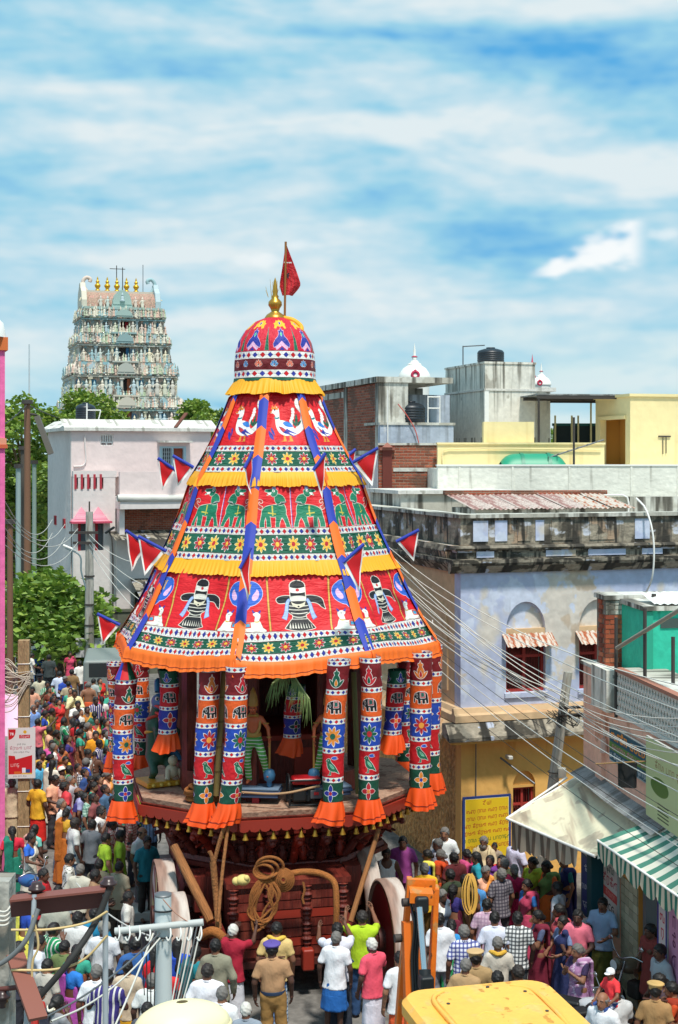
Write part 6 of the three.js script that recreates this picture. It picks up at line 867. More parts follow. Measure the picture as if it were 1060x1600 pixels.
const headMat = (up, yaw) => new THREE.Matrix4().makeTranslation(0, 1.43, -0.01).multiply(new THREE.Matrix4().makeRotationFromEuler(new THREE.Euler(up ? -0.42 : 0.06, yaw, 0, 'YXZ'))).multiply(new THREE.Matrix4().makeTranslation(0, 0.135, 0.03));
function bodyGeo(pose, fem, up, must, lod) { return cached(['body', pose, fem, up, must, lod].join(), () => {
  const s = skeleton(pose), t = fem ? 0.9 : 1;
  const f = (x, y, z) => { let d = torsoF(x, y, z, 0, fem); d = smin(d, rc(x, y, z, [0, 1.36, -0.015], [0, 1.5, -0.005], 0.058 * t, 0.052 * t), 0.04); for (const [sh, a] of [[s.shR, s.r], [s.shL, s.l]]) { d = smin(d, rc(x, y, z, sh, a[0], 0.052 * t, 0.043 * t), 0.035); d = smin(d, rc(x, y, z, a[0], a[1], 0.043 * t, 0.029 * t), 0.02); } for (const [h, k, a] of [[s.hipR, s.knR, s.anR], [s.hipL, s.knL, s.anL]]) { d = smin(d, rc(x, y, z, h, k, 0.085, 0.056), 0.03); d = smin(d, rc(x, y, z, k, a, 0.058, 0.038), 0.03); d = smin(d, rc(x, y, z, [a[0], a[1] - 0.035, a[2]], [a[0] * 1.15, a[1] - 0.052, a[2] + 0.17], 0.042, 0.032), 0.03); } return d; };
  const g = withColor(netMesh(f, [-0.5, -0.03, -0.34], [0.5, 1.72, 0.62], lod ? 0.036 : 0.025)), hd = headGeo(lod, fem, must).clone().applyMatrix4(headMat(up, 0)), out = [g, hd];
  for (const [a, sd] of [[s.r, 1], [s.l, -1]]) { const dir = V(...a[1]).sub(V(...a[0])).normalize(), h = withColor(handGeo(lod, sd).clone()); h.rotateY(sd * 1.35); h.applyQuaternion(new THREE.Quaternion().setFromUnitVectors(V(0, -1, 0), dir)); h.translate(...a[1]); out.push(h); }
  return merge(out); }); }
const noise3 = (x, y, z) => Math.sin(x * 31 + y * 13) * 0.5 + Math.sin(y * 27 - z * 22 + x * 9) * 0.5;
function topGeo(kind, pose, lod) { return cached(['top', kind, pose, lod].join(), () => {
  const s = skeleton(pose), fem = kind === 'blouse', g = fem ? 0.014 : kind === 'vest' ? 0.016 : 0.024, hem = { shirt: 0.8, long: 0.78, tee: 0.86, tuck: 0.96, blouse: 1.16, kurta: 0.52, vest: 0.88, wrap: 0.9 }[kind], cut = { shirt: 0.72, long: 1, tee: 0.7, tuck: 0.72, blouse: 0.62, kurta: 0.72, vest: 0, wrap: 0 }[kind];
  const f = (x, y, z) => { let d = torsoF(x, y, z, g, fem); if (hem < 0.9) d = smin(d, rc(x, y, z / 0.78, [0, 1.0, 0], [0, hem, 0.0], 0.152, hem < 0.6 ? 0.22 : 0.205), 0.05);
    if (cut > 0) for (const [sh, a] of [[s.shR, s.r], [s.shL, s.l]]) { const e = [0, 1, 2].map((i) => lerp(sh[i], a[0][i], cut)), r = fem ? 0.056 : 0.06; let k = rc(x, y, z, sh, e, r, fem ? 0.052 : 0.064); const n = [0, 1, 2].map((i) => a[0][i] - sh[i]), L = Math.hypot(...n); if (cut < 1) k = Math.max(k, ((x - e[0]) * n[0] + (y - e[1]) * n[1] + (z - e[2]) * n[2]) / L); d = smin(d, k, 0.03); if (cut === 1) d = smin(d, rc(x, y, z, a[0], a[1], 0.058, 0.046), 0.02); }
    d += noise3(x, y, z) * (kind === 'vest' || fem ? 0.003 : 0.0075); d = Math.max(d, hem - y); d = Math.max(d, -(Math.hypot(x, (y - (kind === 'vest' ? 1.47 : 1.5)) * 0.75, z - (kind === 'vest' || fem ? 0.08 : 0.045)) - (kind === 'vest' || fem ? 0.115 : 0.078))); if (kind === 'vest') d = Math.max(d, -(Math.hypot((Math.abs(x) - 0.22), (y - 1.33) * 0.8) - 0.085)); return d; };
  let m = netMesh(f, [-0.5, hem - 0.06, -0.36], [0.5, 1.56, 0.56], lod ? 0.036 : 0.024);
  if (!lod && cut > 0 && !fem) m = merge([m, (() => { const t = new THREE.TorusGeometry(0.066, 0.013, 6, 16).rotateX(Math.PI / 2 + 0.28).scale(1, 1.25, 1); return t.translate(0, 1.435, -0.004); })()]);
  return m; }); }
function bottomGeo(kind, pose, lod) { return cached(['bot', kind, pose, lod].join(), () => {
  const s = skeleton(pose), c = lod ? 0.036 : 0.026;
  if (kind === 'trousers' || kind === 'shorts') { const f = (x, y, z) => { let d = rc(x, y, z / 0.76, [0, 0.9, 0], [0, 1.01, 0], 0.158, 0.142) * 0.85; for (const [h, k, a] of [[s.hipR, s.knR, s.anR], [s.hipL, s.knL, s.anL]]) { d = smin(d, rc(x, y, z, h, k, 0.1, 0.08), 0.03); d = smin(d, rc(x, y, z, k, [a[0], a[1] - 0.02, a[2]], 0.08, 0.068), 0.02); } d += noise3(x, y * 1.6, z) * 0.006; return Math.max(d, y - 1.04, (kind === 'shorts' ? 0.52 : 0.05) - y); }; return netMesh(f, [-0.42, 0, -0.4], [0.42, 1.08, 0.58], c); }
  const hem = { lungi: 0.1, folded: 0.46, skirt: 0.05, towel: 0.3 }[kind], flare = { lungi: 0.2, folded: 0.215, skirt: 0.27, towel: 0.2 }[kind], pleat = kind === 'skirt' ? 0.014 : 0.009;
  const f = (x, y, z) => { const q = z / 0.8, a = Math.atan2(x, q), t = clamp((1.02 - y) / (1.02 - hem)), r = lerp(0.143, flare, Math.pow(t, 0.8)) + Math.sin(t * 3.1) * 0.012 + Math.sin(a * 7 + y * 3) * pleat * t + Math.sin(a * 13 + 2) * pleat * 0.5 * t; let d = (Math.hypot(x, q) - r) * 0.75; if (kind === 'folded') d = smin(d, rc(x, y, z, [-0.15, hem + 0.03, 0.1], [0.14, hem + 0.06, 0.12], 0.07, 0.06), 0.06); return Math.max(d, y - 1.04, hem - y); };
  return netMesh(f, [-0.36, hem - 0.06, -0.3], [0.36, 1.09, 0.34], c); }); }
function palluGeo(lod) { return cached('pallu' + lod, () => { const f = (x, y, z) => { let d = torsoF(x, y, z, 0.036, true); const n = ((x + 0.16) * 0.77 - (y - 0.98) * 0.64), w = Math.abs(n - 0.0) - 0.12; d = Math.max(d, w, -z - 0.06, 0.92 - y); const bx = Math.max(Math.abs(x - 0.1) - 0.075, 0), by = Math.max(Math.abs(y - 0.98) - 0.42, 0), bz = Math.max(Math.abs(z + 0.135 + (1.4 - y) * 0.03) - 0.004, 0); d = Math.min(d, Math.hypot(bx, by, bz) - 0.022 + Math.sin(x * 70) * 0.005); d = smin(d, rc(x, y, z, [0.12, 1.42, -0.1], [0.11, 1.43, 0.06], 0.055, 0.055), 0.03); return d + noise3(x, y, z) * 0.004; }; return netMesh(f, [-0.3, 0.5, -0.26], [0.32, 1.54, 0.26], lod ? 0.036 : 0.022); }); }
function hairGeo(kind, up, lod) { return cached(['hair', kind, up, lod].join(), () => {
  const grow = kind === 'short' || kind === 'bald' ? 0.01 : 0.013;
  const f = (x, y, z) => { const n = (Math.sin(x * 140 + z * 60) + Math.sin(y * 120 + z * 90) + Math.sin(x * 70 - y * 90)) * 0.0022; let d = ell(x, y, z, [0, 0.018, -0.012], [0.076 + grow, 0.096 + grow, 0.094 + grow]) + n; const line = kind === 'bald' ? 0.02 - z * 0.0 : 0.0; let k = -0.035 + (z > 0 ? z * 1.12 : z * 0.25) - y; if (kind === 'bald') k = Math.max(y - 0.035, -0.06 + Math.max(z, 0) * 2 - y); if (z < -0.02 && (kind === 'short')) k = Math.max(k, -0.075 - y); d = Math.max(d, k); if (kind === 'bun') d = smin(d, Math.hypot(x, y + 0.02, z + 0.118) - 0.046, 0.02); if (kind === 'braid') { d = smin(d, rc(x, y, z, [0, -0.02, -0.1], [0, -0.14, -0.125], 0.036, 0.03), 0.02); d = smin(d, rc(x, y, z, [0, -0.14, -0.125], [0.02, -0.5, -0.15], 0.027 + Math.sin(y * 70) * 0.004, 0.014), 0.01); } if (kind === 'loose') d = smin(d, rc(x, y, z * 1.5, [0, -0.02, -0.11], [0.0, -0.34, -0.21], 0.075, 0.06), 0.03); return d; };
  return netMesh(f, [-0.13, -0.56, -0.2], [0.13, 0.15, 0.13], lod ? 0.018 : 0.0115).applyMatrix4(headMat(up, 0)); }); }
function capGeo(kind, up) { return cached('cap' + kind + up, () => { const p = kind === 'police' ? [[lathe([[0.001, 0.13], [0.1, 0.132], [0.128, 0.118], [0.122, 0.1], [0.098, 0.078], [0.098, 0.04], [0.09, 0.04]], 22), 0], [extrude(archPts(0, 0, 0.18, 0.0, 0.075), 0.006).rotateX(Math.PI / 2).translate(0, 0.046, 0.07), 0]] : kind === 'beret' ? [[lathe([[0.001, 0.125], [0.09, 0.122], [0.125, 0.1], [0.12, 0.08], [0.097, 0.06], [0.095, 0.03]], 22).rotateX(-0.12), 0]] : [[lathe([[0.001, 0.135], [0.05, 0.128], [0.086, 0.1], [0.1, 0.06], [0.102, 0.02], [0.094, 0.018]], 20), 0], [extrude(archPts(0, 0, 0.15, 0.0, 0.08), 0.008).rotateX(Math.PI / 2).translate(0, 0.03, 0.085), 0]]; return merge(p.map((q) => q[0])).applyMatrix4(headMat(up, 0)); }); }
// ---- colours and patterned cloth
const hex = (h) => [parseInt(h.slice(0, 2), 16), parseInt(h.slice(2, 4), 16), parseInt(h.slice(4, 6), 16)];
const foldBump = tex(128, 256, (u, v) => { const n = fbm(u * 6, v * 5, 4, 6, 23) * 255; return [n, n, n]; }, false); foldBump.repeat.set(2.2, 1.4);
const dyed = new Map();
function fabric(c) {   // 'rrggbb' plain, 'chk-a-b' checks, 'str-a-b' stripes, 'flo-a-b' scattered print
  if (dyed.has(c)) return dyed.get(c);
  const [k, a, b] = c.includes('-') ? c.split('-') : [null, c]; let m;
  if (!k) m = new THREE.MeshStandardMaterial({ color: new THREE.Color().setRGB(...srgb(...hex(a))), roughness: 0.86, bumpMap: foldBump, bumpScale: 0.02, side: THREE.DoubleSide });
  else { const t = draw(64, 64, (x) => { x.fillStyle = '#' + a; x.fillRect(0, 0, 64, 64); x.fillStyle = '#' + b; if (k === 'chk') { x.globalAlpha = 0.62; x.fillRect(0, 0, 64, 26); x.fillRect(0, 0, 26, 64); } if (k === 'str') { x.fillRect(0, 0, 22, 64); } if (k === 'flo') { const r = rng(7); for (let i = 0; i < 16; i++) { x.beginPath(); x.ellipse(r() * 64, r() * 64, 3 + r() * 6, 2 + r() * 4, r() * 3, 0, 7); x.fill(); } } }); const s = k === 'flo' ? 0.2 : k === 'str' ? 0.07 : 0.06; t.repeat.set(1 / s, 1 / s); m = new THREE.MeshStandardMaterial({ map: t, roughness: 0.86, bumpMap: foldBump, bumpScale: 0.02, side: THREE.DoubleSide }); }
  dyed.set(c, m); return m;
}
const SKIN = [[130, 86, 64], [106, 68, 50], [148, 102, 76], [84, 54, 42]].map((c) => new THREE.MeshStandardMaterial({ color: new THREE.Color().setRGB(...srgb(...c)), vertexColors: true, roughness: 0.58, side: THREE.DoubleSide }));
const HAIR = { k: M(24, 21, 20, 0.6), d: M(44, 38, 35, 0.65), g: M(112, 108, 104, 0.75), w: M(206, 202, 194, 0.8) };
const TOPS = { s: 'shirt', l: 'long', t: 'tee', u: 'tuck', b: 'blouse', k: 'kurta', v: 'vest' }, BOTS = { p: 'trousers', h: 'shorts', L: 'lungi', F: 'folded', K: 'skirt', S: 'skirt', W: 'towel' }, HAIRS = { s: 'short', b: 'bald', u: 'bun', r: 'braid', l: 'loose' };
let who = 0;
function person(px, py, h, rot, pose, top, bottom, hair, label, o = {}) {
  const up = pose.endsWith('^'); if (up) pose = pose.slice(0, -1);
  const d = o.d ?? FOC * (EYE - h) / (py - HZ), pos = P(px, py, d), lod = d > 34 ? 1 : 0, sc = h / 1.69, fem = /[urlS]/.test(hair[0]) && /^[bk]/.test(top), n = who++;
  const t = thing('person', label, 'person', [pos.x, o.y ?? 0, pos.z], rot * D2R, o.group); const w = sc * (0.94 + hash2(n, 3, 5) * 0.14); t.scale.set(w, sc, w); t.rotation.x = (hash2(n, 5, 7) - 0.5) * 0.06; t.rotation.z = (hash2(n, 7, 9) - 0.5) * 0.08;
  const kids = /\bboy|child|girl/.test(label);
  part('body', bodyGeo(pose, fem, up, !fem && !kids && n % 3 > 0, lod), SKIN[o.skin ?? (n * 7 + 3) % 4], t);
  if (top) { const [k, c] = top.split(':'); part(k === 'b' ? 'blouse' : k === 'v' ? 'vest' : 'shirt', topGeo(TOPS[k], pose, lod), fabric(c), t); }
  const [bk, bc] = bottom.split(':'); const seated = pose === 'ride'; part({ p: 'trousers', h: 'shorts', L: 'lungi', F: 'lungi', K: 'skirt', S: 'sari', W: 'towel' }[bk], bottomGeo(BOTS[bk], bk === 'p' || bk === 'h' || seated ? pose : 'stand', lod), fabric(bc), t);
  if (bk === 'S') part('sari_end', palluGeo(lod), fabric(o.pallu ?? bc), t);
  const [hk, hc] = [hair[0], hair[1] ?? 'k']; part('hair', hairGeo(HAIRS[hk], up, lod), HAIR[hc], t);
  if (o.cap) part('cap', capGeo(o.cap[0], up), M(...hex(o.cap[1]), 0.75), t);
  if (o.belt) part('belt', lathe([[0.165, 0], [0.172, 0.004], [0.172, 0.046], [0.165, 0.05]], 24).scale(1, 1, 0.78).translate(0, 0.95, 0), M(...hex(o.belt), 0.5), t);
  if (o.beard) part('beard', netMesh((x, y, z) => Math.max(ell(x, y, z, [0, -0.075, 0.05], [0.06, 0.06, 0.062]), -0.12 - y, y + 0.045 - Math.abs(x) * 0.8), [-0.09, -0.16, -0.03], [0.09, 0, 0.14], 0.012).applyMatrix4(headMat(up, 0)), HAIR[o.beard], t);
  if (o.scarf) part('scarf', merge([tube([[0.11, 1.12, 0.14], [0.12, 1.36, 0.1], [0.1, 1.46, -0.03], [0, 1.44, -0.1], [-0.1, 1.46, -0.03], [-0.12, 1.36, 0.1], [-0.11, 1.15, 0.14]], 0.035, 26, 7)]), fabric(o.scarf), t);
  if (o.flowers) part('hair_flowers', tube([[-0.07, 1.53, -0.09], [0, 1.49, -0.13], [0.07, 1.53, -0.09]], 0.022, 10, 6), M(236, 228, 206, 0.8), t);
  if (o.bag) part('bag', rbox(0.1, 0.3, 0.24, 0.03, -0.3, 0.86, 0.02), fabric(o.bag), t);
  if (o.epaulette) for (const s of [-1, 1]) part('epaulette', rbox(0.1, 0.012, 0.045, 0.005, s * 0.13, 1.468, -0.01), M(80, 44, 34, 0.7), t);
  return t;
}
// ---- who stands where: column and row of the crown of the head, height, facing (0 = towards the camera, 90 = right), pose (^ looks up), top, below, hair, words
const CROWD = [
  // far end of the street on the left
  [12, 970, 1.66, 200, 'stand', 's:c8c49a', 'p:3a3a44', 'sk', 'man in olive shirt farthest down the street by the rose house'],
  [27, 972, 1.68, 150, 'walk', 's:2f3550', 'p:24262e', 'sk', 'man in navy shirt and trousers walking at the far street end'],
  [15, 1003, 1.66, 185, 'stand', 's:chk-e0a24a-c9803a', 'p:4a4438', 'sd', 'man in yellow checked shirt seen from behind, above the tangled wires'],
  [7, 1000, 1.64, 160, 'stand', 's:1e9a62', 'p:2a2a30', 'sk', 'person in bright green shirt at the rose house edge'],
  [31, 998, 1.62, 100, 'stand', 's:8e2a2a', 'p:2c2a30', 'sk', 'man in dark red shirt just left of the poster pole top'],
  [58, 1004, 1.66, 180, 'stand', 's:1f5fb8', 'p:2a3040', 'sg', 'grey-haired man in bright blue shirt, back turned, right of the poster pole top'],
  [50, 1020, 1.6, 120, 'hold', 's:ddd4c8', 'p:5a78a0', 'sk', 'man in off-white shirt leaning beside the poster pole'],
  [78, 1022, 1.74, 185, 'stand', 't:3c4444', 'p:2a2c30', 'sk', 'broad man in charcoal tee shirt, back turned, near the parked bikes'],
  [65, 1053, 1.68, 10, 'hip', 'u:dcd2b4', 'p:a8946a', 'sk', 'policeman in pale uniform and dark cap facing the camera', { cap: ['police', '20242e'] }],
  [95, 1048, 1.68, 182, 'stand', 's:d4dcf0', 'p:26262e', 'sk', 'man in pale blue-white shirt, back turned, in the far crowd'],
  [114, 1045, 1.68, 185, 'stand', 's:8a6a44', 'p:5a4a3a', 'sk', 'man in brown shirt, back turned, beside the concrete lamp pole'],
  [111, 1017, 1.56, 20, 'stand', 'b:c83a5a', 'S:d84a6a', 'uk', 'woman in pink sari standing before the low shrub'],
  [127, 1032, 1.62, 200, 'stand', 's:ece8e0', 'p:6a6a70', 'sk', 'man in white shirt just left of the concrete lamp pole'],
  [137, 1065, 1.66, 190, 'stand', '', 'L:d85a2c', 'sg', 'bare-chested grey-haired man in orange lungi by the lamp pole'],
  [118, 1077, 1.68, 15, 'chin', 'l:e8dca8', 'p:7a7060', 'sk', 'man in cream long-sleeved shirt with hand at his chin'],
  [78, 1073, 1.56, 40, 'stand^', 'b:7a3a2a', 'S:a8542c', 'uk', 'woman in rust sari below the pale-uniformed policeman'],
  [83, 1088, 1.55, 60, 'stand^', 'b:b03a3a', 'S:5a6a2a', 'uk', 'woman in olive sari and red blouse in the far crowd'],
  [94, 1092, 1.55, 50, 'stand^', 'b:c82a34', 'S:d8342c', 'uk', 'woman in bright red sari below the pale blue-white shirt'],
  [159, 1088, 1.58, 200, 'stand', 'b:e8e0dc', 'S:e0507a', 'rk', 'woman in rose sari, back turned, left of the cloth columns'],
  [149, 1111, 1.55, 190, 'stand', 'b:2a6a5a', 'S:2f6f5f', 'uk', 'woman in dark teal sari beside the woman in rose'],
  [139, 1104, 1.55, 30, 'stand^', 'b:b8742c', 'S:c89a3a', 'uk', 'woman in mustard sari below the man in cream'],
  [126, 1108, 1.5, 60, 'stand^', 's:e8e4dc', 'K:3a3a44', 'uk', 'girl in white top squeezed into the far crowd'],
  [51, 1101, 1.66, 30, 'stand^', 's:7a9cd8', 'p:2a3450', 'sg', 'man in light blue shirt just right of the poster pole'],
  [62, 1102, 1.3, 60, 'stand^', 't:2f3fa8', 'h:2a2a3a', 'sk', 'small boy in blue tee shirt behind the light blue shirt'],
  [61, 1122, 1.64, 140, 'point', 't:e0707a', 'p:5a5560', 'sk', 'man in salmon polo shirt pointing towards the car'],
  [71, 1098, 1.54, 80, 'stand', 'b:e0306a', 'S:d8346a', 'uk', 'woman in magenta sari behind the pointing man'],
  [81, 1106, 1.56, 100, 'stand', 'b:6a5a24', 'S:7a6828', 'uk', 'woman in khaki-brown sari right of the pointing man'],
  [97, 1120, 1.57, 150, 'stand', 'b:12704c', 'S:8a5a2a', 'rk', 'woman in brown sari with green blouse and orange edge', { pallu: 'e8481c' }],
  [114, 1122, 1.56, 170, 'stand', 'k:flo-5ab4b0-d8f0e8', 'p:3a8a8a', 'lk', 'young woman in pale turquoise printed tunic'],
  [122, 1125, 1.55, 160, 'stand', 'k:d8242c', 'p:b01c26', 'rk', 'woman in red tunic with long black plait'],
  [80, 1156, 1.52, 10, 'stand', 'b:d858a0', 'S:d878b4', 'uk', 'smiling woman in orchid pink sari facing the camera'],
  [65, 1173, 1.5, 20, 'stand', 'b:c89a3a', 'S:d8b04a', 'uk', 'woman in pale gold sari right of the poster'],
  [97, 1163, 1.5, 20, 'stand', 'b:a8424a', 'S:b86a3a', 'uk', 'woman in copper sari beside the orchid pink one'],
  [100, 1181, 1.46, 40, 'hold', 'b:d83a3a', 'S:e8b83a', 'uk', 'woman in yellow and red sari bending over'],
  [62, 1189, 1.42, 60, 'stand', 't:5ab4dc', 'h:3a4a5a', 'sk', 'boy in sky blue tee shirt right of the poster'],
  [81, 1187, 1.58, 160, 'stand', 'b:e8e0d0', 'S:e4dccb', 'lk', 'woman in cream sari with loose black hair, back turned'],
  [99, 1198, 1.62, 40, 'stand^', 's:c89aa0', 'p:4a4a55', 'sk', 'man in dusty pink shirt and white cap', { cap: ['ball', 'ece6d8'] }],
  [94, 1211, 1.66, 110, 'stand', 's:e0a8a0', 'L:d8a49a', 'bg', 'balding man in pale peach shirt with a white striped scarf', { scarf: 'str-f0ece8-b8a0a0' }],
  [104, 1221, 1.64, 110, 'stand^', 't:e0424a', 'p:7a2a34', 'sk', 'man in coral red tee shirt looking up'],
  [123, 1193, 1.66, 60, 'stand^', 's:chk-e4e0e4-3a3844', 'p:3a3a44', 'sk', 'man in black and white checked shirt left of the bare-backed boy'],
  [60, 1217, 1.7, 150, 'stand', 's:e8b02a', 'W:e0261c', 'sk', 'man in yellow shirt and bright red cloth round the waist'],
  [6, 1211, 1.54, 40, 'stand', 'b:3a7a6a', 'S:e0e4dc', 'uk', 'woman in white sari at the very left edge'],
  [19, 1215, 1.66, 190, 'stand', 'l:d8c4a4', 'L:cdb894', 'sg', 'man in beige kurta with an orange bag, left of the poster pole', { bag: 'e0502c' }],
  [126, 1229, 1.66, 100, 'stand^', 's:a8a8d4', 'p:3a3e50', 'bk', 'man in lavender shirt with thinning hair'],
  [130, 1128, 1.57, 120, 'stand', 'b:1c9a8c', 'S:1f7f84', 'rk', 'woman in teal sari with a long plait beside the orange shirt'],
  [151, 1141, 1.7, 15, 'stand', 's:f0a01e', 'p:2a2a2c', 'sk', 'man in orange-yellow shirt facing the camera'],
  [147, 1174, 1.4, 185, 'stand', '', 'h:4a4038', 'sk', 'bare-backed boy in front of the orange-yellow shirt'],
  [153, 1121, 1.52, 20, 'stand^', 'b:c83a3a', 'S:d8b85a', 'uk', 'woman in straw yellow sari behind the orange-yellow shirt'],
  [142, 1130, 1.46, 20, 'stand^', 'k:e8dcd4', 'p:d86a8a', 'uk', 'girl in white tunic left of the orange-yellow shirt'],
  [167, 1124, 1.54, 60, 'stand^', 'b:8a3a6a', 'S:b84a7a', 'uk', 'woman in plum sari beside the narrow cloth column'],
  [168, 1139, 1.64, 60, 'stand^', 's:c8ccc4', 'p:4a4a50', 'sk', 'man in light grey shirt right of the orange-yellow shirt'],
  [134, 1201, 1.66, 70, 'stand^', 's:2c4a84', 'p:2a2a34', 'sk', 'man in royal blue shirt left of the one covering his mouth'],
  [142, 1211, 1.66, 30, 'phone', 's:2a3c6c', 'p:34343e', 'sk', 'man in dark blue shirt covering his mouth'],
  [160, 1211, 1.66, 60, 'stand^', 's:5a1c2c', 'p:2a2a30', 'sk', 'smiling man in maroon shirt beside the narrow cloth column'],
  [166, 1226, 1.64, 70, 'stand^', 's:4a6a8c', 'p:2f3a50', 'sk', 'man in faded denim shirt left of the leftmost cloth column'],
  [137, 1238, 1.64, 90, 'stand^', 's:chk-b8d4c4-4a7a6a', 'p:3a3a44', 'sk', 'man in pale green checked shirt behind the grey shirts'],
  [149, 1239, 1.64, 80, 'stand^', 's:8a4a4a', 'p:3a3a44', 'sk', 'man in brick coloured shirt beside the pale green checks'],
  [114, 1212, 1.62, 80, 'stand^', 's:bcb4b8', 'p:3a3a44', 'sg', 'grey-haired man in silver shirt behind the lavender shirt'],
  [175, 1195, 1.62, 80, 'stand^', 's:d8d4c8', 'p:3a3a44', 'sk', 'man in ivory shirt half behind the leftmost cloth column'],
  [40, 1130, 1.6, 60, 'stand^', 's:9a8a6a', 'p:3a3a44', 'sk', 'man in tan shirt hidden behind the poster pole'],
  [88, 1140, 1.55, 80, 'stand', 'b:3a5a3a', 'S:6a4a2a', 'uk', 'woman in dark brown sari above the smiling orchid pink sari'],
  [108, 1150, 1.5, 60, 'stand^', 'b:c8c0b8', 'S:a83a4a', 'uk', 'woman in crimson sari beside the turquoise tunic'],
  [171, 1165, 1.55, 70, 'stand^', 'b:4a3a7a', 'S:5a4a9a', 'uk', 'woman in violet sari behind the narrow cloth column'],
  [106, 1064, 1.6, 190, 'stand', 's:b8a88a', 'p:4a443a', 'sk', 'man in sand coloured shirt right of the pale uniform'],
  [45, 1040, 1.62, 150, 'stand', 's:8a8478', 'p:3a3a3e', 'sk', 'man in stone grey shirt behind the poster pole wires'],
  [148, 1060, 1.6, 160, 'stand', 's:a8b0ac', 'p:3e3e44', 'sk', 'man in pale grey shirt beside the parked van'],
  // nearer left
  [46, 1301, 1.6, 75, 'hold', 'b:2f6ad0', 'S:dcd4c4', 'uk', 'woman in blue blouse and white sari holding the handlebar'],
  [101, 1263, 1.6, 165, 'stand', 'b:d8a432', 'S:b8641e', 'uk', 'woman in orange-brown sari and gold blouse, back turned'],
  [115, 1275, 1.72, 120, 'stand', 's:d0d0cc', 'p:3f5a78', 'sd', 'man in pale grey shirt and jeans beside the orange-brown sari'],
  [107, 1332, 1.66, 110, 'stand', 's:flo-dcdad2-6a6a60', 'p:4a5058', 'sk', 'young man in leaf-printed white shirt'],
  [65, 1357, 1.66, 80, 'hold', 's:c8202a', 'p:3a2a2e', 'sk', 'man in red shirt sitting low behind the brown steel arm'],
  [22, 1290, 1.58, 200, 'stand', 'b:e02a44', 'S:1a7a64', 'rk', 'woman in red blouse and green sari behind the poster pole'],
  [50, 1288, 1.52, 150, 'stand', 'b:7ac4b8', 'S:c89a8a', 'uk', 'woman in mint blouse behind the blue blouse'],
  [92, 1384, 1.64, 170, 'stand', 's:9aa0a0', 'p:3a3a40', 'sk', 'black-haired man just above the brown steel arm'],
  [140, 1280, 1.66, 160, 'phone', 's:787a80', 'p:2c2c34', 'sk', 'man in grey shirt holding a phone to his ear'],
  [157, 1262, 1.66, 80, 'stand', 's:str-b8b8ba-98989c', 'p:4a4a52', 'sk', 'man in grey striped shirt left of the orange frill'],
  [175, 1279, 1.6, 90, 'stand', 'k:flo-d8b8a8-b03a3a', 'p:8a3a3a', 'uk', 'woman in red printed dress under the orange frill'],
  [166, 1302, 1.68, 120, 'stand', 's:b4d838', 'p:3a3428', 'sk', 'left one of the two men in lime green shirts by the left wheel'],
  [187, 1295, 1.7, 100, 'stand', 's:b8dc40', 'F:e8bc1e', 'sk', 'man in lime green shirt and yellow folded lungi by the left wheel'],
  [157, 1341, 1.66, 170, 'stand', 's:74705c', 'p:3a3a3a', 'sk', 'dark-haired man in front of the left lime green shirt'],
  [147, 1357, 1.66, 100, 'hold', 's:9a7a5c', 'p:4a4038', 'sk', 'man in brown shirt right above the steel arm end'],
  [222, 1290, 1.68, 60, 'stand', 's:e8e6e2', 'p:8a8a90', 'bk', 'man in white shirt behind the teal shirt near the left wheels'],
  [229, 1305, 1.66, 30, 'stand', 's:1f7480', 'p:3a3430', 'sk', 'man in teal shirt behind the left wheels'],
  [209, 1226, 1.68, 180, 'stand', 's:a8cc34', 'p:2c2c34', 'sk', 'man in lime shirt beyond the deck edge behind the leftmost column'],
  [234, 1250, 1.7, 190, 'stand', 's:str-4a6284-28384e', 'p:2c2c34', 'sk', 'man in dark blue striped shirt in the shade of the deck'],
  [182, 1345, 1.62, 160, 'stand', 's:a89c84', 'p:4a443c', 'sk', 'man in khaki shirt below the two lime green shirts'],
  [205, 1262, 1.64, 100, 'stand', 's:chk-d8b8a8-a83a3a', 'p:3a3a44', 'sk', 'man in red checked shirt beside the leftmost column frill'],
  [30, 1395, 1.62, 90, 'stand', 's:2a6a94', 'p:2a3038', 'sk', 'man in dusty blue shirt just right of the near concrete post'],
  [120, 1350, 1.64, 170, 'stand', 's:c8c4b4', 'p:4a4a4e', 'sg', 'man in ecru shirt behind the brown shirt'],
  // bottom left
  [90, 1400, 1.7, 182, 'stand', 's:a4a294', 'p:5a4e34', 'sk', 'man in grey shirt and khaki trousers seen under the steel arm'],
  [118, 1424, 1.72, 180, 'stand', 'l:dcdad8', 'p:8a8a90', 'sk', 'man in long-sleeved white shirt under the steel arm'],
  [144, 1416, 1.68, 178, 'stand', 't:1f86b0', 'p:2a3a4a', 'sk', 'man in cyan tee shirt behind the thin grey pipe'],
  [158, 1440, 1.7, 180, 'stand', 's:dcdce0', 'p:6a6a72', 'sg', 'man in white shirt and grey cap beside the thin grey pipe', { cap: ['ball', '8a8478'] }],
  [58, 1460, 1.64, 110, 'hold', 'k:dcdfe8', 'p:c8d0dc', 'sk', 'youth in long white kurta at bottom left'],
  [113, 1492, 1.58, 150, 'stand', 'b:2a7ad0', 'S:a84aa0', 'uk', 'woman in purple sari and blue blouse at bottom left'],
  [150, 1507, 1.72, 180, 'stand', 't:ececee', 'L:chk-2a5a94-b8c8dc', 'sg', 'grey-haired man in white tee shirt and blue checked lungi, back turned', { skin: 1 }],
  [88, 1553, 1.58, 140, 'chin', 'b:8a8a8e', 'S:3a3a48', 'uk', 'woman with white flowers in her bun at bottom left', { flowers: 1 }],
  [60, 1542, 1.4, 120, 'stand', 's:c8342c', 'h:3a3a44', 'sk', 'child in red shirt half hidden by the lower steel arm'],
  [216, 1462, 1.74, 195, 'stand', 's:2c5c9a', 'p:5a5c64', 'sk', 'man in denim blue shirt with thick hair, back turned'],
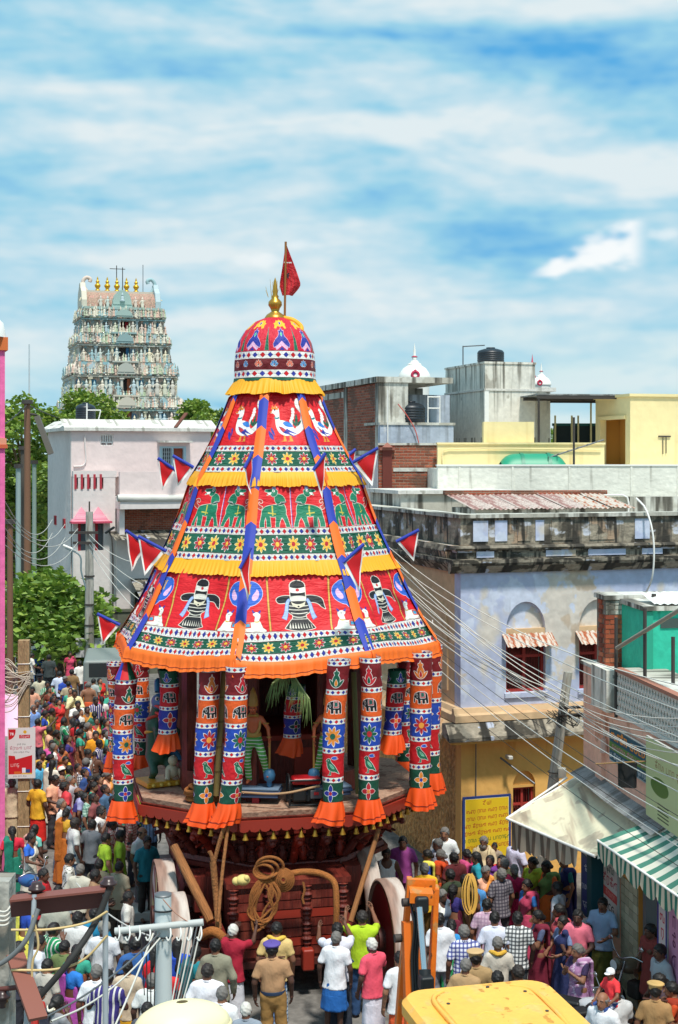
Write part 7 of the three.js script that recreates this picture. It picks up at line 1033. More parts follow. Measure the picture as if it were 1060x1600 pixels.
  [242, 1480, 1.6, 170, 'stand', 'k:d8202c', 'p:b81c28', 'rk', 'woman in red tunic behind the white lamp pole'],
  [237, 1519, 1.64, 175, 'stand', 's:e4e4e0', 'L:d8d4c8', 'sg', 'grey-haired man in white shirt left of the white lamp pole'],
  [231, 1566, 1.6, 170, 'stand', 's:4a4e58', 'p:3a3a40', 'sk', 'black-haired youth just above the cream lamp hood'],
  [280, 1467, 1.58, 180, 'stand', 'b:2050c0', 'S:1f4ab8', 'lk', 'woman in royal blue sari with loose hair right of the lamp pole'],
  [302, 1478, 1.56, 175, 'stand', 'b:1f8a98', 'S:1c5a60', 'uk', 'woman in dark teal sari with a bun beside the royal blue one'],
  [262, 1502, 1.56, 185, 'stand', 'b:d8282c', 'S:8a1c24', 'uk', 'woman in deep red sari behind the lamp pole foot'],
  [100, 1470, 1.55, 160, 'stand', 's:6a7a4a', 'p:4a5038', 'sk', 'boy in moss green shirt left of the purple sari'],
  [25, 1470, 1.62, 120, 'stand', 's:3a3a48', 'p:2c2c34', 'sk', 'man in black shirt beside the near concrete post'],
  [196, 1500, 1.62, 185, 'stand', 's:c8b49a', 'F:d8a01e', 'sk', 'man in buff shirt and yellow folded lungi left of the denim blue shirt'],
  [200, 1392, 1.62, 100, 'stand', 's:d0ccc4', 'p:5a5450', 'sk', 'man in chalk white shirt before the left wheel'],
  [75, 1500, 1.6, 150, 'stand', 's:b8b0a4', 'p:44403c', 'sk', 'man in mushroom shirt between kurta and purple sari'],
  // bottom centre, in front of the car
  [317, 1507, 1.72, 185, 'stand', 's:e6e4ea', 'p:7a7a84', 'sd', 'man in crisp white shirt left of the long olive shirt'],
  [342, 1465, 1.74, 178, 'stand', 'l:8c8874', 'p:6a6658', 'sk', 'man in long olive-grey shirt, back turned'],
  [366, 1445, 1.68, 160, 'push', 's:a81a34', 'L:d4d4dc', 'sw', 'white-haired man in crimson shirt reaching for the car'],
  [342, 1541, 1.7, 178, 'stand', 's:eeeef0', 'p:8a8a90', 'sg', 'man in white shirt at bottom right of the cream lamp hood'],
  [389, 1566, 1.64, 178, 'stand', 's:8a94a0', 'p:5a5a60', 'sw', 'white-haired head at the bottom edge beside the khaki policeman'],
  [428, 1441, 1.72, 180, 'stand', 's:d8b878', 'L:chk-c8d8e8-2a4a7a', 'sk', 'man in straw yellow shirt and checked lungi behind the khaki policeman', { scarf: 'e0b84a' }],
  [430, 1472, 1.74, 182, 'stand', 'u:b48a64', 'p:a07842', 'sk', 'policeman in khaki with a purple beret, back turned', { cap: ['beret', '5a4a98'], belt: '2a3a54', epaulette: 1 }],
  [521, 1455, 1.66, 170, 'stand', 's:e8e8ec', 'F:1f64b0', 'sg', 'grey-haired man in white shirt and blue folded lungi before the car', { skin: 3 }],
  [533, 1442, 1.72, 190, 'push', 's:dcdce8', 'p:2c3442', 'sk', 'man in white shirt and dark jeans pushing the car'],
  [567, 1421, 1.72, 185, 'push', 's:b4d424', 'p:2a4a74', 'sd', 'man in lime shirt and jeans pushing beside the right wheel'],
  [585, 1463, 1.7, 215, 'phone', 's:f0566c', 'L:e0dce8', 'sw', 'white-haired man in pink shirt and white lungi with a phone'],
  [626, 1487, 1.7, 200, 'stand', 's:e4e2e4', 'L:e0582c', 'sk', 'man in white shirt and orange lungi left of the orange digger arm'],
  // right crowd against the corner house
  [608, 1322, 1.7, 5, 'hip', 'v:ececee', 'L:d8a01c', 'sk', 'man in white sleeveless vest with hand on hip behind the right wheel'],
  [629, 1305, 1.7, -10, 'stand', 's:a84a98', 'p:8a3a80', 'sk', 'man in magenta shirt behind the white vest'],
  [661, 1347, 1.66, 185, 'stand', 's:eab41e', 'p:7a5a28', 'sg', 'man in yellow shirt above the orange digger arm'],
  [691, 1290, 1.74, -15, 'stand', 's:e2e6e4', 'L:e0dcd4', 'sg', 'tall old man in white shirt leaning at the sandy wall'],
  [687, 1310, 1.66, -60, 'stand', 's:e0e2f0', 'L:d8d8e0', 'sg', 'grey-haired man in pale white shirt before the sandy wall'],
  [691, 1327, 1.56, -120, 'stand', 'b:a8401c', 'S:e4501c', 'ug', 'grey-haired woman in orange sari by the sandy wall'],
  [709, 1331, 1.6, -150, 'stand', 's:6a2428', 'p:34343a', 'sk', 'man in oxblood shirt beside the orange sari'],
  [733, 1325, 1.56, -140, 'stand', 'b:e02a60', 'S:c84a7a', 'uk', 'woman in hot pink sari before the yellow sign'],
  [756, 1306, 1.66, -20, 'fold', 'l:c8b490', 'L:b8a888', 'sg', 'old bearded man with a beige shawl before the yellow sign', { beard: 'g', scarf: 'd0bc94' }],
  [746, 1331, 1.6, -90, 'stand', 'k:2496a8', 'p:2f7fa8', 'lk', 'woman in bright turquoise tunic before the yellow sign'],
  [764, 1336, 1.56, -30, 'stand^', 'b:5a2a7a', 'S:7a3a94', 'uk', 'woman in purple sari right of the turquoise tunic'],
  [779, 1336, 1.56, -40, 'stand^', 'b:3a2c3a', 'S:94602c', 'uk', 'woman in tan sari looking up under the awning edge'],
  [804, 1304, 1.72, -60, 'stand^', 's:d0cce4', 'p:8a8694', 'sk', 'man in lilac white shirt with sunglasses on his head'],
  [793, 1340, 1.62, 190, 'stand', 's:d8c88a', 'p:5a5a5a', 'sg', 'man in pale yellow shirt behind the magenta sari'],
  [801, 1350, 1.58, 185, 'stand', 'b:d0245c', 'S:d42458', 'ug', 'grey-haired woman in shiny magenta sari, back turned'],
  [783, 1354, 1.68, -150, 'stand^', 's:chk-8a8288-3a3640', 'p:4a4448', 'sg', 'man in charcoal checked shirt left of the magenta sari'],
  [746, 1373, 1.4, 190, 'stand', 't:5aa0e0', 'h:3a4a6a', 'sg', 'child in sky blue top behind the yellow rope'],
  [723, 1365, 1.72, 185, 'stand', 's:6a5028', 'p:4a3c26', 'sk', 'man in brown shirt carrying a coil of yellow rope'],
  [706, 1358, 1.68, -140, 'hold', 's:34402a', 'p:2c3024', 'sk', 'man in dark olive green shirt beside the rope carrier'],
  [757, 1403, 1.66, 180, 'stand', 's:chk-d4b4c4-b08aa4', 'p:5a5058', 'sk', 'man in pale pink checked shirt behind the white back'],
  [772, 1316, 1.2, -20, 'stand', 's:9a8a7a', 'h:3a3a3a', 'sk', 'small child beside the bearded old man'],
  [831, 1338, 1.58, -50, 'stand', 'b:9ab424', 'S:a8b834', 'uk', 'woman in lime yellow sari left of the leaning pole foot'],
  [858, 1345, 1.58, -60, 'stand', 'b:e0642a', 'S:e8702a', 'uk', 'woman in orange and green sari right of the leaning pole', { pallu: '6a8a4a' }],
  [882, 1336, 1.6, -70, 'stand', 'b:187074', 'S:28306a', 'uk', 'woman in teal blouse and navy sari under the cream awning'],
  [871, 1378, 1.68, -120, 'phone', 's:c8c8d0', 'p:4a4650', 'sk', 'dark man in grey-white shirt under the cream awning', { skin: 3 }],
  [823, 1372, 1.58, -60, 'stand', 'b:2a6ab0', 'S:c04060', 'uk', 'woman in cherry sari beside the leaning pole base'],
  [690, 1427, 1.72, 185, 'stand', 's:e8e8ec', 'p:8a8a92', 'sk', 'man in white shirt just right of the digger arm'],
  [706, 1436, 1.58, 180, 'stand', 'b:2f8fd0', 'S:2ca060', 'uk', 'woman in green and blue sari behind the blue gingham'],
  [727, 1445, 1.74, 190, 'stand', 's:chk-e8e8f4-28307a', 'p:3a3a44', 'sg', 'man in navy and white gingham shirt above the yellow cab'],
  [771, 1425, 1.72, 180, 'stand', 's:dcdff0', 'p:4a4e58', 'sk', 'man in bluish white shirt, back turned, above the yellow cab'],
  [779, 1463, 1.66, 180, 'stand', 's:c8beb0', 'p:5a544c', 'sg', 'man in oatmeal shirt with yellow scarf above the yellow cab', { scarf: 'd8a83a' }],
  [748, 1484, 1.7, 182, 'stand', 'u:a88a60', 'p:8a6c42', 'sk', 'policeman in khaki cap just above the yellow cab', { cap: ['police', 'c8a878'] }],
  [722, 1498, 1.68, 170, 'stand', 'u:b08e66', 'p:8a6c42', 'sg', 'bare-headed khaki policeman beside the capped one'],
  [784, 1515, 1.66, 178, 'stand', 's:4a5050', 'p:3a3a3e', 'sk', 'black-haired head behind the yellow cab roof'],
  [805, 1424, 1.72, 182, 'stand', 's:chk-e8e8e6-2c3036', 'p:3a3e44', 'sk', 'man in large black and white plaid shirt above the yellow cab'],
  [841, 1420, 1.6, -80, 'pray', 'b:5a6484', 'S:7a1c34', 'uk', 'woman in maroon sari and slate blouse with hands pressed together'],
  [876, 1412, 1.58, -90, 'pray', 'b:c8c8d8', 'S:b84a54', 'rk', 'woman in faded red sari praying behind the pink shirt'],
  [879, 1428, 1.58, -60, 'hold', 'b:7a8ab0', 'S:28305e', 'uk', 'woman in dark blue sari left of the pink shirt'],
  [899, 1418, 1.72, -20, 'hold', 's:f0788c', 'p:4a4a52', 'sk', 'man in bright pink shirt reading his phone under the awning'],
  [904, 1473, 1.54, -60, 'pray', 'b:3a2a50', 'S:flo-b884b0-e0c4dc', 'ug', 'grey-haired woman in mauve printed sari shading her face'],
  [806, 1506, 1.66, 200, 'stand', 's:5a5c50', 'p:3a3a3c', 'sd', 'man behind the right end of the cab roof'],
  [940, 1400, 1.66, -30, 'hold', 's:9cb4d4', 'L:6a6c30', 'sk', 'man in light blue shirt and olive lungi at the shop front'],
  [958, 1536, 1.7, 200, 'hold', 's:dcdcdc', 'p:5a5c60', 'sk', 'father carrying the boy in the white cap on his shoulders'],
  [940, 1547, 1.66, -40, 'stand', 's:e4e6ea', 'p:5a5a60', 'bg', 'balding man in white shirt below the shoulder-riding boy'],
  [1033, 1474, 1.7, -70, 'stand', 's:a4aab0', 'p:44464c', 'sk', 'man in grey shirt with thick hair at the right edge'],
  [1018, 1536, 1.7, 170, 'stand', 'u:ac8658', 'p:8a6a40', 'sk', 'policeman in khaki with tan cap at bottom right', { cap: ['police', 'd0ac6c'], epaulette: 1 }],
  [1031, 1518, 1.58, -90, 'stand', 'b:6a4a3a', 'S:4a3a44', 'uk', 'woman with sleek black hair behind the bottom right policeman'],
  [1052, 1535, 1.6, -100, 'pray', 'b:c84a1c', 'S:9a3014', 'uk', 'woman in rust orange sari at the bottom right corner'],
  [1018, 1436, 1.6, -60, 'stand', 'k:8a3a34', 'p:4a2a2c', 'lk', 'woman in dim red tunic inside the dark shop doorway', { d: 22.6 }],
];
for (const row of CROWD) person(...row);
{ // more of the crowd, one colour and place at a time
  const r = rng(55), cols = [['lemon', 'e8dc5a'], ['peach', 'f0b090'], ['slate', '5c6878'], ['emerald', '148a54'], ['wine', '74203a'], ['cobalt', '2448a8'], ['chestnut', '84482c'], ['pearl', 'e6e4de'], ['apricot', 'f09a48'], ['indigo', '3a2f78'], ['scarlet', 'd42a20'], ['jade', '3aa48a']];
  const areas = [['far down the left street', 34, 176, 1050, 1098, 0, 60], ['in the packed left street crowd', 66, 176, 1104, 1170, 70, 120], ['left of the car beyond the lime green shirts', 70, 205, 1172, 1262, 60, 130], ['before the sandy wall and yellow sign', 662, 800, 1322, 1400, -120, 180, 2], ['at bottom left under the steel arm', 30, 205, 1402, 1545, 130, 200, 3]];
  for (const [where, x0, x1, y0, y1, r0, r1, skip] of areas) for (const [i, [cn, c]] of cols.entries()) { if (skip && i % skip) continue; const woman = (i + x0) % 2 === 0, px = lerp(x0, x1, (i + 0.2 + r() * 0.6) / 12), py = lerp(y0, y1, (i * 5 % 12 + r()) / 12), rot = lerp(r0, r1, r()); if (woman) person(px, py, 1.54 + r() * 0.06, rot, r() > 0.5 ? 'stand^' : 'stand', 'b:' + cols[(i + 5) % 12][1], 'S:' + c, ['uk', 'rk', 'ug'][i % 3], 'woman in ' + cn + ' sari ' + where); else person(px, py, 1.62 + r() * 0.1, rot, ['stand^', 'hold', 'stand', 'chin'][i % 4], (i % 3 ? 's:' : 's:str-') + c + (i % 3 ? '' : '-d8d4cc'), i % 2 ? 'p:3c3a40' : 'L:d0ccc2', ['sk', 'sk', 'sg'][i % 3], 'man in ' + cn + (i % 3 ? ' shirt ' : ' striped shirt ') + where); }
}
// the boy riding on his father's shoulders
{ const f = P(958, 1536, FOC * (EYE - 1.7) / (1536 - HZ)), b = thing('person', 'boy in red shirt and white cap riding on his father\'s shoulders', 'person', [f.x - 0.02, 1.44 - 0.93 * 0.62, f.z + 0.0], -55 * D2R); b.scale.setScalar(0.62); part('body', bodyGeo('ride', false, false, false, 0), SKIN[0], b); part('shirt', topGeo('tee', 'ride', 0), fabric('f03a40'), b); part('shorts', bottomGeo('shorts', 'ride', 0), fabric('flo-2a4a8a-d8e0f0'), b); part('hair', hairGeo('short', false, 0), HAIR.k, b); part('cap', capGeo('ball', false), M(236, 236, 238, 0.7), b); }
// rope over the rope carrier's shoulder
{ const d = FOC * (EYE - 1.72) / (1365 - HZ), g = P(735, 1392, d - 0.2), o = thing('rope_coil', 'coil of bright yellow rope over the brown shirt', 'rope', g), r = rng(2); for (let i = 0; i < 9; i++) { const w = 0.05 + r() * 0.05, a = (r() - 0.5) * 0.08; part('rope_loop', tube([[a, 0.3, 0.02], [a + w, 0.1, 0.05], [a + w * 0.9, -0.25, 0.06], [a, -0.34 - r() * 0.06, 0.07], [a - w * 0.9, -0.25, 0.06], [a - w, 0.1, 0.05]], 0.01, 30, 5, true), M(232, 180, 84, 0.7), o); } }

// ---- painted guardian statues and the beast on the deck
function guardian(px, d, flip, label) {
  const p = P(px, 1225, d), t = thing('guardian_statue', label, 'statue', [p.x, 3.055, p.z], flip < 0 ? 0.35 : -0.1), s = new THREE.Group(); const H = 0.82, sk = M(206, 104, 62, 0.5, { vertexColors: true }), gold = M(186, 140, 66, 0.45);
  const add = (n, g, m) => { const q = part(n, g, m, t); q.position.y = 0.32; q.scale.set(flip * H, H, H); return q; };
  add('figure', bodyGeo('statue', false, false, true, 0), sk); add('striped_trousers', bottomGeo('trousers', 'statue', 0), stripeGreen); add('garland', merge([new THREE.TorusGeometry(0.15, 0.03, 8, 24).scale(1, 1.5, 0.7).rotateX(-0.25).translate(0, 1.24, 0.06), new THREE.TorusGeometry(0.11, 0.022, 8, 20).rotateX(1.2).translate(0, 1.4, 0.02), lathe([[0.16, 0.98], [0.178, 1.0], [0.17, 1.06], [0.155, 1.07]], 20).scale(1, 1, 0.8)]), gold);
  add('crown', lathe([[0.095, 1.62], [0.11, 1.64], [0.1, 1.7], [0.105, 1.72], [0.085, 1.8], [0.088, 1.82], [0.06, 1.9], [0.062, 1.92], [0.02, 2.0], [0.001, 2.02]], 18), gold);
  add('armlets', merge([new THREE.TorusGeometry(0.055, 0.016, 6, 14).rotateX(1.2).translate(-0.27, 1.34, 0), new THREE.TorusGeometry(0.055, 0.016, 6, 14).rotateX(1.5).translate(0.27, 1.26, 0), new THREE.TorusGeometry(0.04, 0.014, 6, 14).rotateX(1.4).translate(-0.31, 1.53, 0.06), new THREE.TorusGeometry(0.04, 0.014, 6, 14).rotateX(1.4).translate(0.35, 0.99, 0.1)]), gold);
  add('mace_shaft', bar([0.37, 0.92, 0.14], [0.36, 0.2, 0.12], 0.025), gold); add('mace_head', lathe([[0.02, 0.24], [0.1, 0.2], [0.13, 0.1], [0.11, 0.0], [0.05, -0.04], [0.06, -0.1], [0.001, -0.2]], 16).translate(0.36, 0.1, 0.12), M(60, 112, 150, 0.5));
  part('pedestal', merge([rbox(0.86, 0.05, 0.44, 0.01, 0.06 * flip, 0.2, 0.02), rbox(0.8, 0.06, 0.4, 0.01, 0.06 * flip, 0.14, 0.02)]), M(58, 78, 110, 0.6), t); part('pedestal_stripe', rbox(0.83, 0.035, 0.42, 0.01, 0.06 * flip, 0.255, 0.02), M(106, 128, 150, 0.6), t); part('pedestal_leg', box(0.12, 0.12, 0.2, 0.06 * flip, 0.055, 0.04), M(150, 30, 48, 0.6), t);
}
const stripeGreen = (() => { const t = draw(32, 64, (x) => { x.fillStyle = '#4f9a3e'; x.fillRect(0, 0, 32, 64); x.fillStyle = '#d8dccb'; x.fillRect(0, 0, 32, 16); x.fillStyle = '#2f6a34'; x.fillRect(0, 16, 32, 6); }); t.repeat.set(4, 14); return new THREE.MeshStandardMaterial({ map: t, roughness: 0.55, side: THREE.DoubleSide }); })();
guardian(396, 24.6, 1, 'painted guardian statue in green striped trousers with raised hand, left of the shrine');
guardian(513, 24.7, -1, 'matching guardian statue half hidden behind a cloth column, right of the shrine');
{ const p = P(250, 1228, 26.0), t = thing('beast_statue', 'rearing blue beast statue with red fanged jaws on the left of the deck', 'statue', [p.x, 3.055, p.z], 0.5), bl = M(44, 112, 156, 0.5), gn = M(40, 84, 66, 0.5), rd = M(196, 60, 34, 0.5), cr = M(196, 188, 160, 0.55), gold = M(206, 150, 40, 0.45);
  part('hind_body', netMesh((x, y, z) => { let d = rc(x, y, z, [-0.02, 0.5, -0.1], [-0.1, 1.1, 0.05], 0.2, 0.17); d = smin(d, rc(x, y, z, [-0.1, 1.1, 0.05], [-0.08, 1.45, 0.16], 0.15, 0.12), 0.1); for (const s of [-1, 1]) { d = smin(d, rc(x, y, z, [0.12 * s, 0.5, -0.1], [0.16 * s, 0.24, 0.12], 0.11, 0.07), 0.05); d = smin(d, rc(x, y, z, [0.16 * s, 0.24, 0.12], [0.15 * s, 0.1, -0.02], 0.07, 0.06), 0.04); d = smin(d, rc(x, y, z, [0.12 * s, 1.12, 0.12], [0.2 * s, 0.98, 0.36], 0.07, 0.05), 0.05); d = smin(d, rc(x, y, z, [0.2 * s, 0.98, 0.36], [0.18 * s, 0.8, 0.34], 0.05, 0.045), 0.03); } return d; }, [-0.45, 0, -0.4], [0.4, 1.7, 0.6], 0.03), gn, t);
  part('head', netMesh((x, y, z) => smin(ell(x, y, z, [-0.08, 1.52, 0.2], [0.15, 0.15, 0.18]), ell(x, y, z, [-0.08, 1.53, 0.38], [0.12, 0.06, 0.14]), 0.06), [-0.4, 1.2, -0.1], [0.3, 1.8, 0.65], 0.025), bl, t); part('upper_jaw', rbox(0.26, 0.05, 0.34, 0.02, -0.08, 1.47, 0.36), rd, t); part('lower_jaw', rbox(0.2, 0.05, 0.26, 0.02, -0.08, 1.33, 0.3), rd, t);
  for (let i = 0; i < 6; i++) part('fang', new THREE.ConeGeometry(0.018, 0.06, 6).rotateX(Math.PI).translate(-0.17 + i * 0.036, 1.42, 0.5), M(236, 232, 220, 0.5), t); for (const s of [-1, 1]) { part('eye', sph(0.04, -0.08 + s * 0.1, 1.6, 0.33), M(236, 232, 220, 0.4), t); part('pupil', sph(0.02, -0.08 + s * 0.11, 1.6, 0.36), MT.black, t); }
  part('crest', tube([[-0.08, 1.68, 0.1], [-0.05, 1.86, 0.02], [0.05, 1.8, -0.1], [0.1, 1.55, -0.16], [0.12, 1.2, -0.2]], 0.06, 20, 8), bl, t); part('harness', new THREE.TorusGeometry(0.2, 0.03, 8, 22).rotateX(1.3).translate(-0.06, 0.95, 0.0), gold, t); part('breast_band', new THREE.TorusGeometry(0.17, 0.028, 8, 22).rotateX(1.1).translate(-0.09, 1.2, 0.08), rd, t); part('crouching_dwarf', merge([sph(0.13, 0.12, 0.26, 0.3), sph(0.09, 0.12, 0.46, 0.34), bar([0.02, 0.3, 0.36], [-0.02, 0.14, 0.42], 0.05), bar([0.22, 0.3, 0.36], [0.28, 0.14, 0.4], 0.05)]), cr, t); part('tail_scroll', tube([[0.14, 0.4, -0.2], [0.34, 0.5, -0.1], [0.42, 0.3, 0.0], [0.36, 0.12, 0.1]], 0.05, 16, 8), bl, t); part('pedestal', rbox(0.84, 0.1, 0.6, 0.03, 0.02, 0.055, 0.1), gold, t); for (let i = 0; i < 5; i++) part('pedestal_boss', sph(0.035, -0.28 + i * 0.15, 0.055, 0.41), M(226, 190, 90, 0.4), t); }

// ================================================================== AWNINGS, SIGNS, POLES, WIRES, VEHICLES
// ---- lettering: strokes of the script on the signs, drawn in a 110 x 120 cell
const GLY = { r: [80, 'M20 100 L20 20 L70 20 L70 85 L45 122'], a: [76, 'M20 100 L20 20 L65 20 L65 100'], m: [108, 'M20 20 L20 100 L60 100 L60 50 C60 20 95 20 95 60 L95 100'], p: [96, 'M20 20 L20 100 L80 100 L80 20'], k: [96, 'M15 20 L85 20 M50 20 L50 100 C20 100 15 60 50 60 C90 60 90 95 65 100 M85 20 C85 -15 55 -15 55 5'], u: [84, 'M20 100 L20 20 L70 20 L70 80 C70 130 10 130 20 105'], S: [104, 'M10 40 C10 20 35 20 35 45 L35 100 L90 100 L90 20 M35 60 C60 40 90 60 90 60 M60 0 L62 2'], N: [122, 'M20 100 C5 60 40 10 45 60 C48 10 80 10 80 60 L80 100 M80 20 L110 20 L110 100'], h: [120, 'M10 60 C10 25 40 25 40 60 C40 100 10 100 12 75 M40 60 C40 20 80 20 80 60 L80 100 L110 100 L110 50'], E: [66, 'M40 100 C10 110 10 60 35 70 C50 75 40 100 25 100 M30 70 C10 20 70 0 60 40'], v: [104, 'M60 100 C20 110 10 40 45 40 C80 40 70 110 40 90 M60 100 L95 100 L95 20'], s: [92, 'M10 20 L80 20 M45 20 L45 60 C10 60 15 100 45 90 L60 100 M80 20 C80 -15 55 -10 55 5'], t: [82, 'M10 20 L70 20 M40 20 C0 60 20 110 60 100 C80 90 70 50 45 70 L45 140'], ' ': [50, ''], '!': [36, 'M18 20 L18 75 M18 98 L19 100'] };
function script(x, text, cx, y, h, color, w = 11) { const s = h / 120; let tw = 0; for (const c of text) tw += GLY[c][0]; x.save(); x.translate(cx - tw * s / 2, y); x.scale(s, s); x.strokeStyle = color; x.lineWidth = w; x.lineCap = x.lineJoin = 'round'; for (const c of text) { if (GLY[c][1]) x.stroke(new Path2D(GLY[c][1])); x.translate(GLY[c][0], 0); } x.restore(); }
const printed = (w, h, f, rough = 0.6) => new THREE.MeshStandardMaterial({ map: draw(w, h, f), roughness: rough, side: THREE.DoubleSide });
const sheetQ = (a, b, c, d, nu, nv, sagF = 0, su = 1, sv = 1) => grid(nu, nv, (u, v) => { const p = a.clone().lerp(b, u).lerp(d.clone().lerp(c, u), v); const s = sagF * Math.sin(u * Math.PI) * Math.sin(v * Math.PI) + (fbm(u * 5, v * 5, 3, 0, 3) - 0.5) * Math.abs(sagF) * 0.8; return [p.x, p.y - s, p.z, u * su, v * sv]; });
const flat = (w, h) => new THREE.PlaneGeometry(w, h);
{ // yellow prayer board on the corner house
  const c = P(720, 1381, 30), b = thing('prayer_board', 'yellow board with red lettering and blue border on the ochre wall', 'sign', [c.x, 0, c.z], TH);
  part('board', span(0.03, 1.13, 0.2, 1.84, 0.02, 0.05), M(36, 62, 128, 0.6), b);
  const f = part('lettering', flat(1.0, 1.54), printed(512, 788, (x, w, h) => { x.fillStyle = '#eac21c'; x.fillRect(0, 0, w, h); x.strokeStyle = '#efe6b8'; x.lineWidth = 8; x.strokeRect(0, 0, w, h); x.setTransform(1, -0.05, 0, 1, 0, 10); script(x, 'sv!', 256, 26, 56, '#a8301c'); const L = [['hEr ram hEr ram', '#b02a1c'], ['ram ram hEr hEr', '#b02a1c'], ['hEr kuSN hEr kuSN', '#b41c1c'], ['kuSN kuSN hEr hEr', '#b41c1c'], ['r ram samp paratN', '#2a5a2c'], ['r ramarav pasvauta', '#b03a1c'], ['tar pam s', '#c05020']]; L.forEach(([t, c], i) => script(x, t, 256, 108 + i * 78, 48, c, 12)); x.setTransform(1, 0, 0, 1, 0, 0); }), b); f.position.set(0.58, 1.02, 0.054);
}
{ // posters on the square pole
  const p = P(38, 1330, 32.5), o = thing('poster_pole', 'square wooden pole with a white poster and bundled wires', 'pole', [p.x, 0, p.z], 0.1); part('post', box(0.25, 4.83, 0.25, 0, 2.415, 0), plaster({ base: [168, 142, 104], mottle: 0.2, grain: 0.4, seed: 83, size: 0.5, sizeV: 2, res: 128 }), o);
  for (const y of [0.6, 1.4, 3.1, 4.3]) part('wire_tie', new THREE.TorusGeometry(0.185, 0.012, 5, 4).rotateX(Math.PI / 2).rotateY(0.785).translate(0, y, 0), MT.white, o);
  const art = printed(384, 720, (x, w, h) => { x.fillStyle = '#e8e6e2'; x.fillRect(0, 0, w, h); x.fillStyle = '#d01c28'; x.beginPath(); x.moveTo(12, 20); x.lineTo(110, 20); x.quadraticCurveTo(116, 150, 12, 170); x.fill(); x.fillStyle = '#fff'; x.font = 'bold 52px sans-serif'; x.fillText('78', 28, 104); x.fillStyle = '#e8b02c'; x.beginPath(); x.arc(240, 60, 24, 0, 7); x.fill(); x.fillStyle = '#c81c28'; x.fillRect(160, 100, 150, 50); script(x, 'suvN', 235, 108, 36, '#fff', 10); script(x, 'tak ram', 190, 222, 26, '#333', 9); script(x, 'kuSN pas', 180, 262, 52, '#b02a54', 10); script(x, 'ram patN sav', 190, 334, 26, '#333', 9); x.fillStyle = '#d21c24'; x.beginPath(); x.moveTo(12, 390); x.lineTo(100, 400); x.lineTo(110, 450); x.lineTo(340, 390); x.lineTo(340, 660); x.lineTo(12, 660); x.fill(); script(x, 'pit'.replace('i', 'a'), 100, 500, 60, '#f4e0d8', 9); x.fillStyle = '#e0702c'; x.fillRect(90, 620, 90, 40); x.fillStyle = '#2a4a8a'; x.fillRect(240, 590, 70, 50); x.fillStyle = '#f0f0f4'; x.fillRect(200, 570, 50, 70); x.fillStyle = '#e8c060'; x.fillRect(190, 644, 150, 20); x.fillStyle = '#444'; x.font = 'bold 24px sans-serif'; script(x, 'tam raN kum', 170, 676, 24, '#444', 10); });
  const ps = part('poster', box(0.62, 1.15, 0.02), art, o); ps.geometry = new THREE.BoxGeometry(0.62, 1.15, 0.02); ps.position.set(-0.04, 2.28, 0.15);
  const r = rng(6), w = []; for (let i = 0; i < 16; i++) { const y = 4.0 + (r() - 0.5) * 0.9; w.push(tube([[-0.12, 4.0 + (r() - 0.5) * 0.4, 0.1], [-0.3 - r() * 0.3, y, 0.15 * r()], [-0.5 - r() * 0.2, y - r() * 0.4, 0], [-0.25, y - 0.3, 0.14], [0.16, 3.85 + r() * 0.3, 0.16]], 0.012, 26, 4)); } part('wire_bundle', w, M(206, 198, 180, 0.7), o).userData.kind = 'stuff';
}
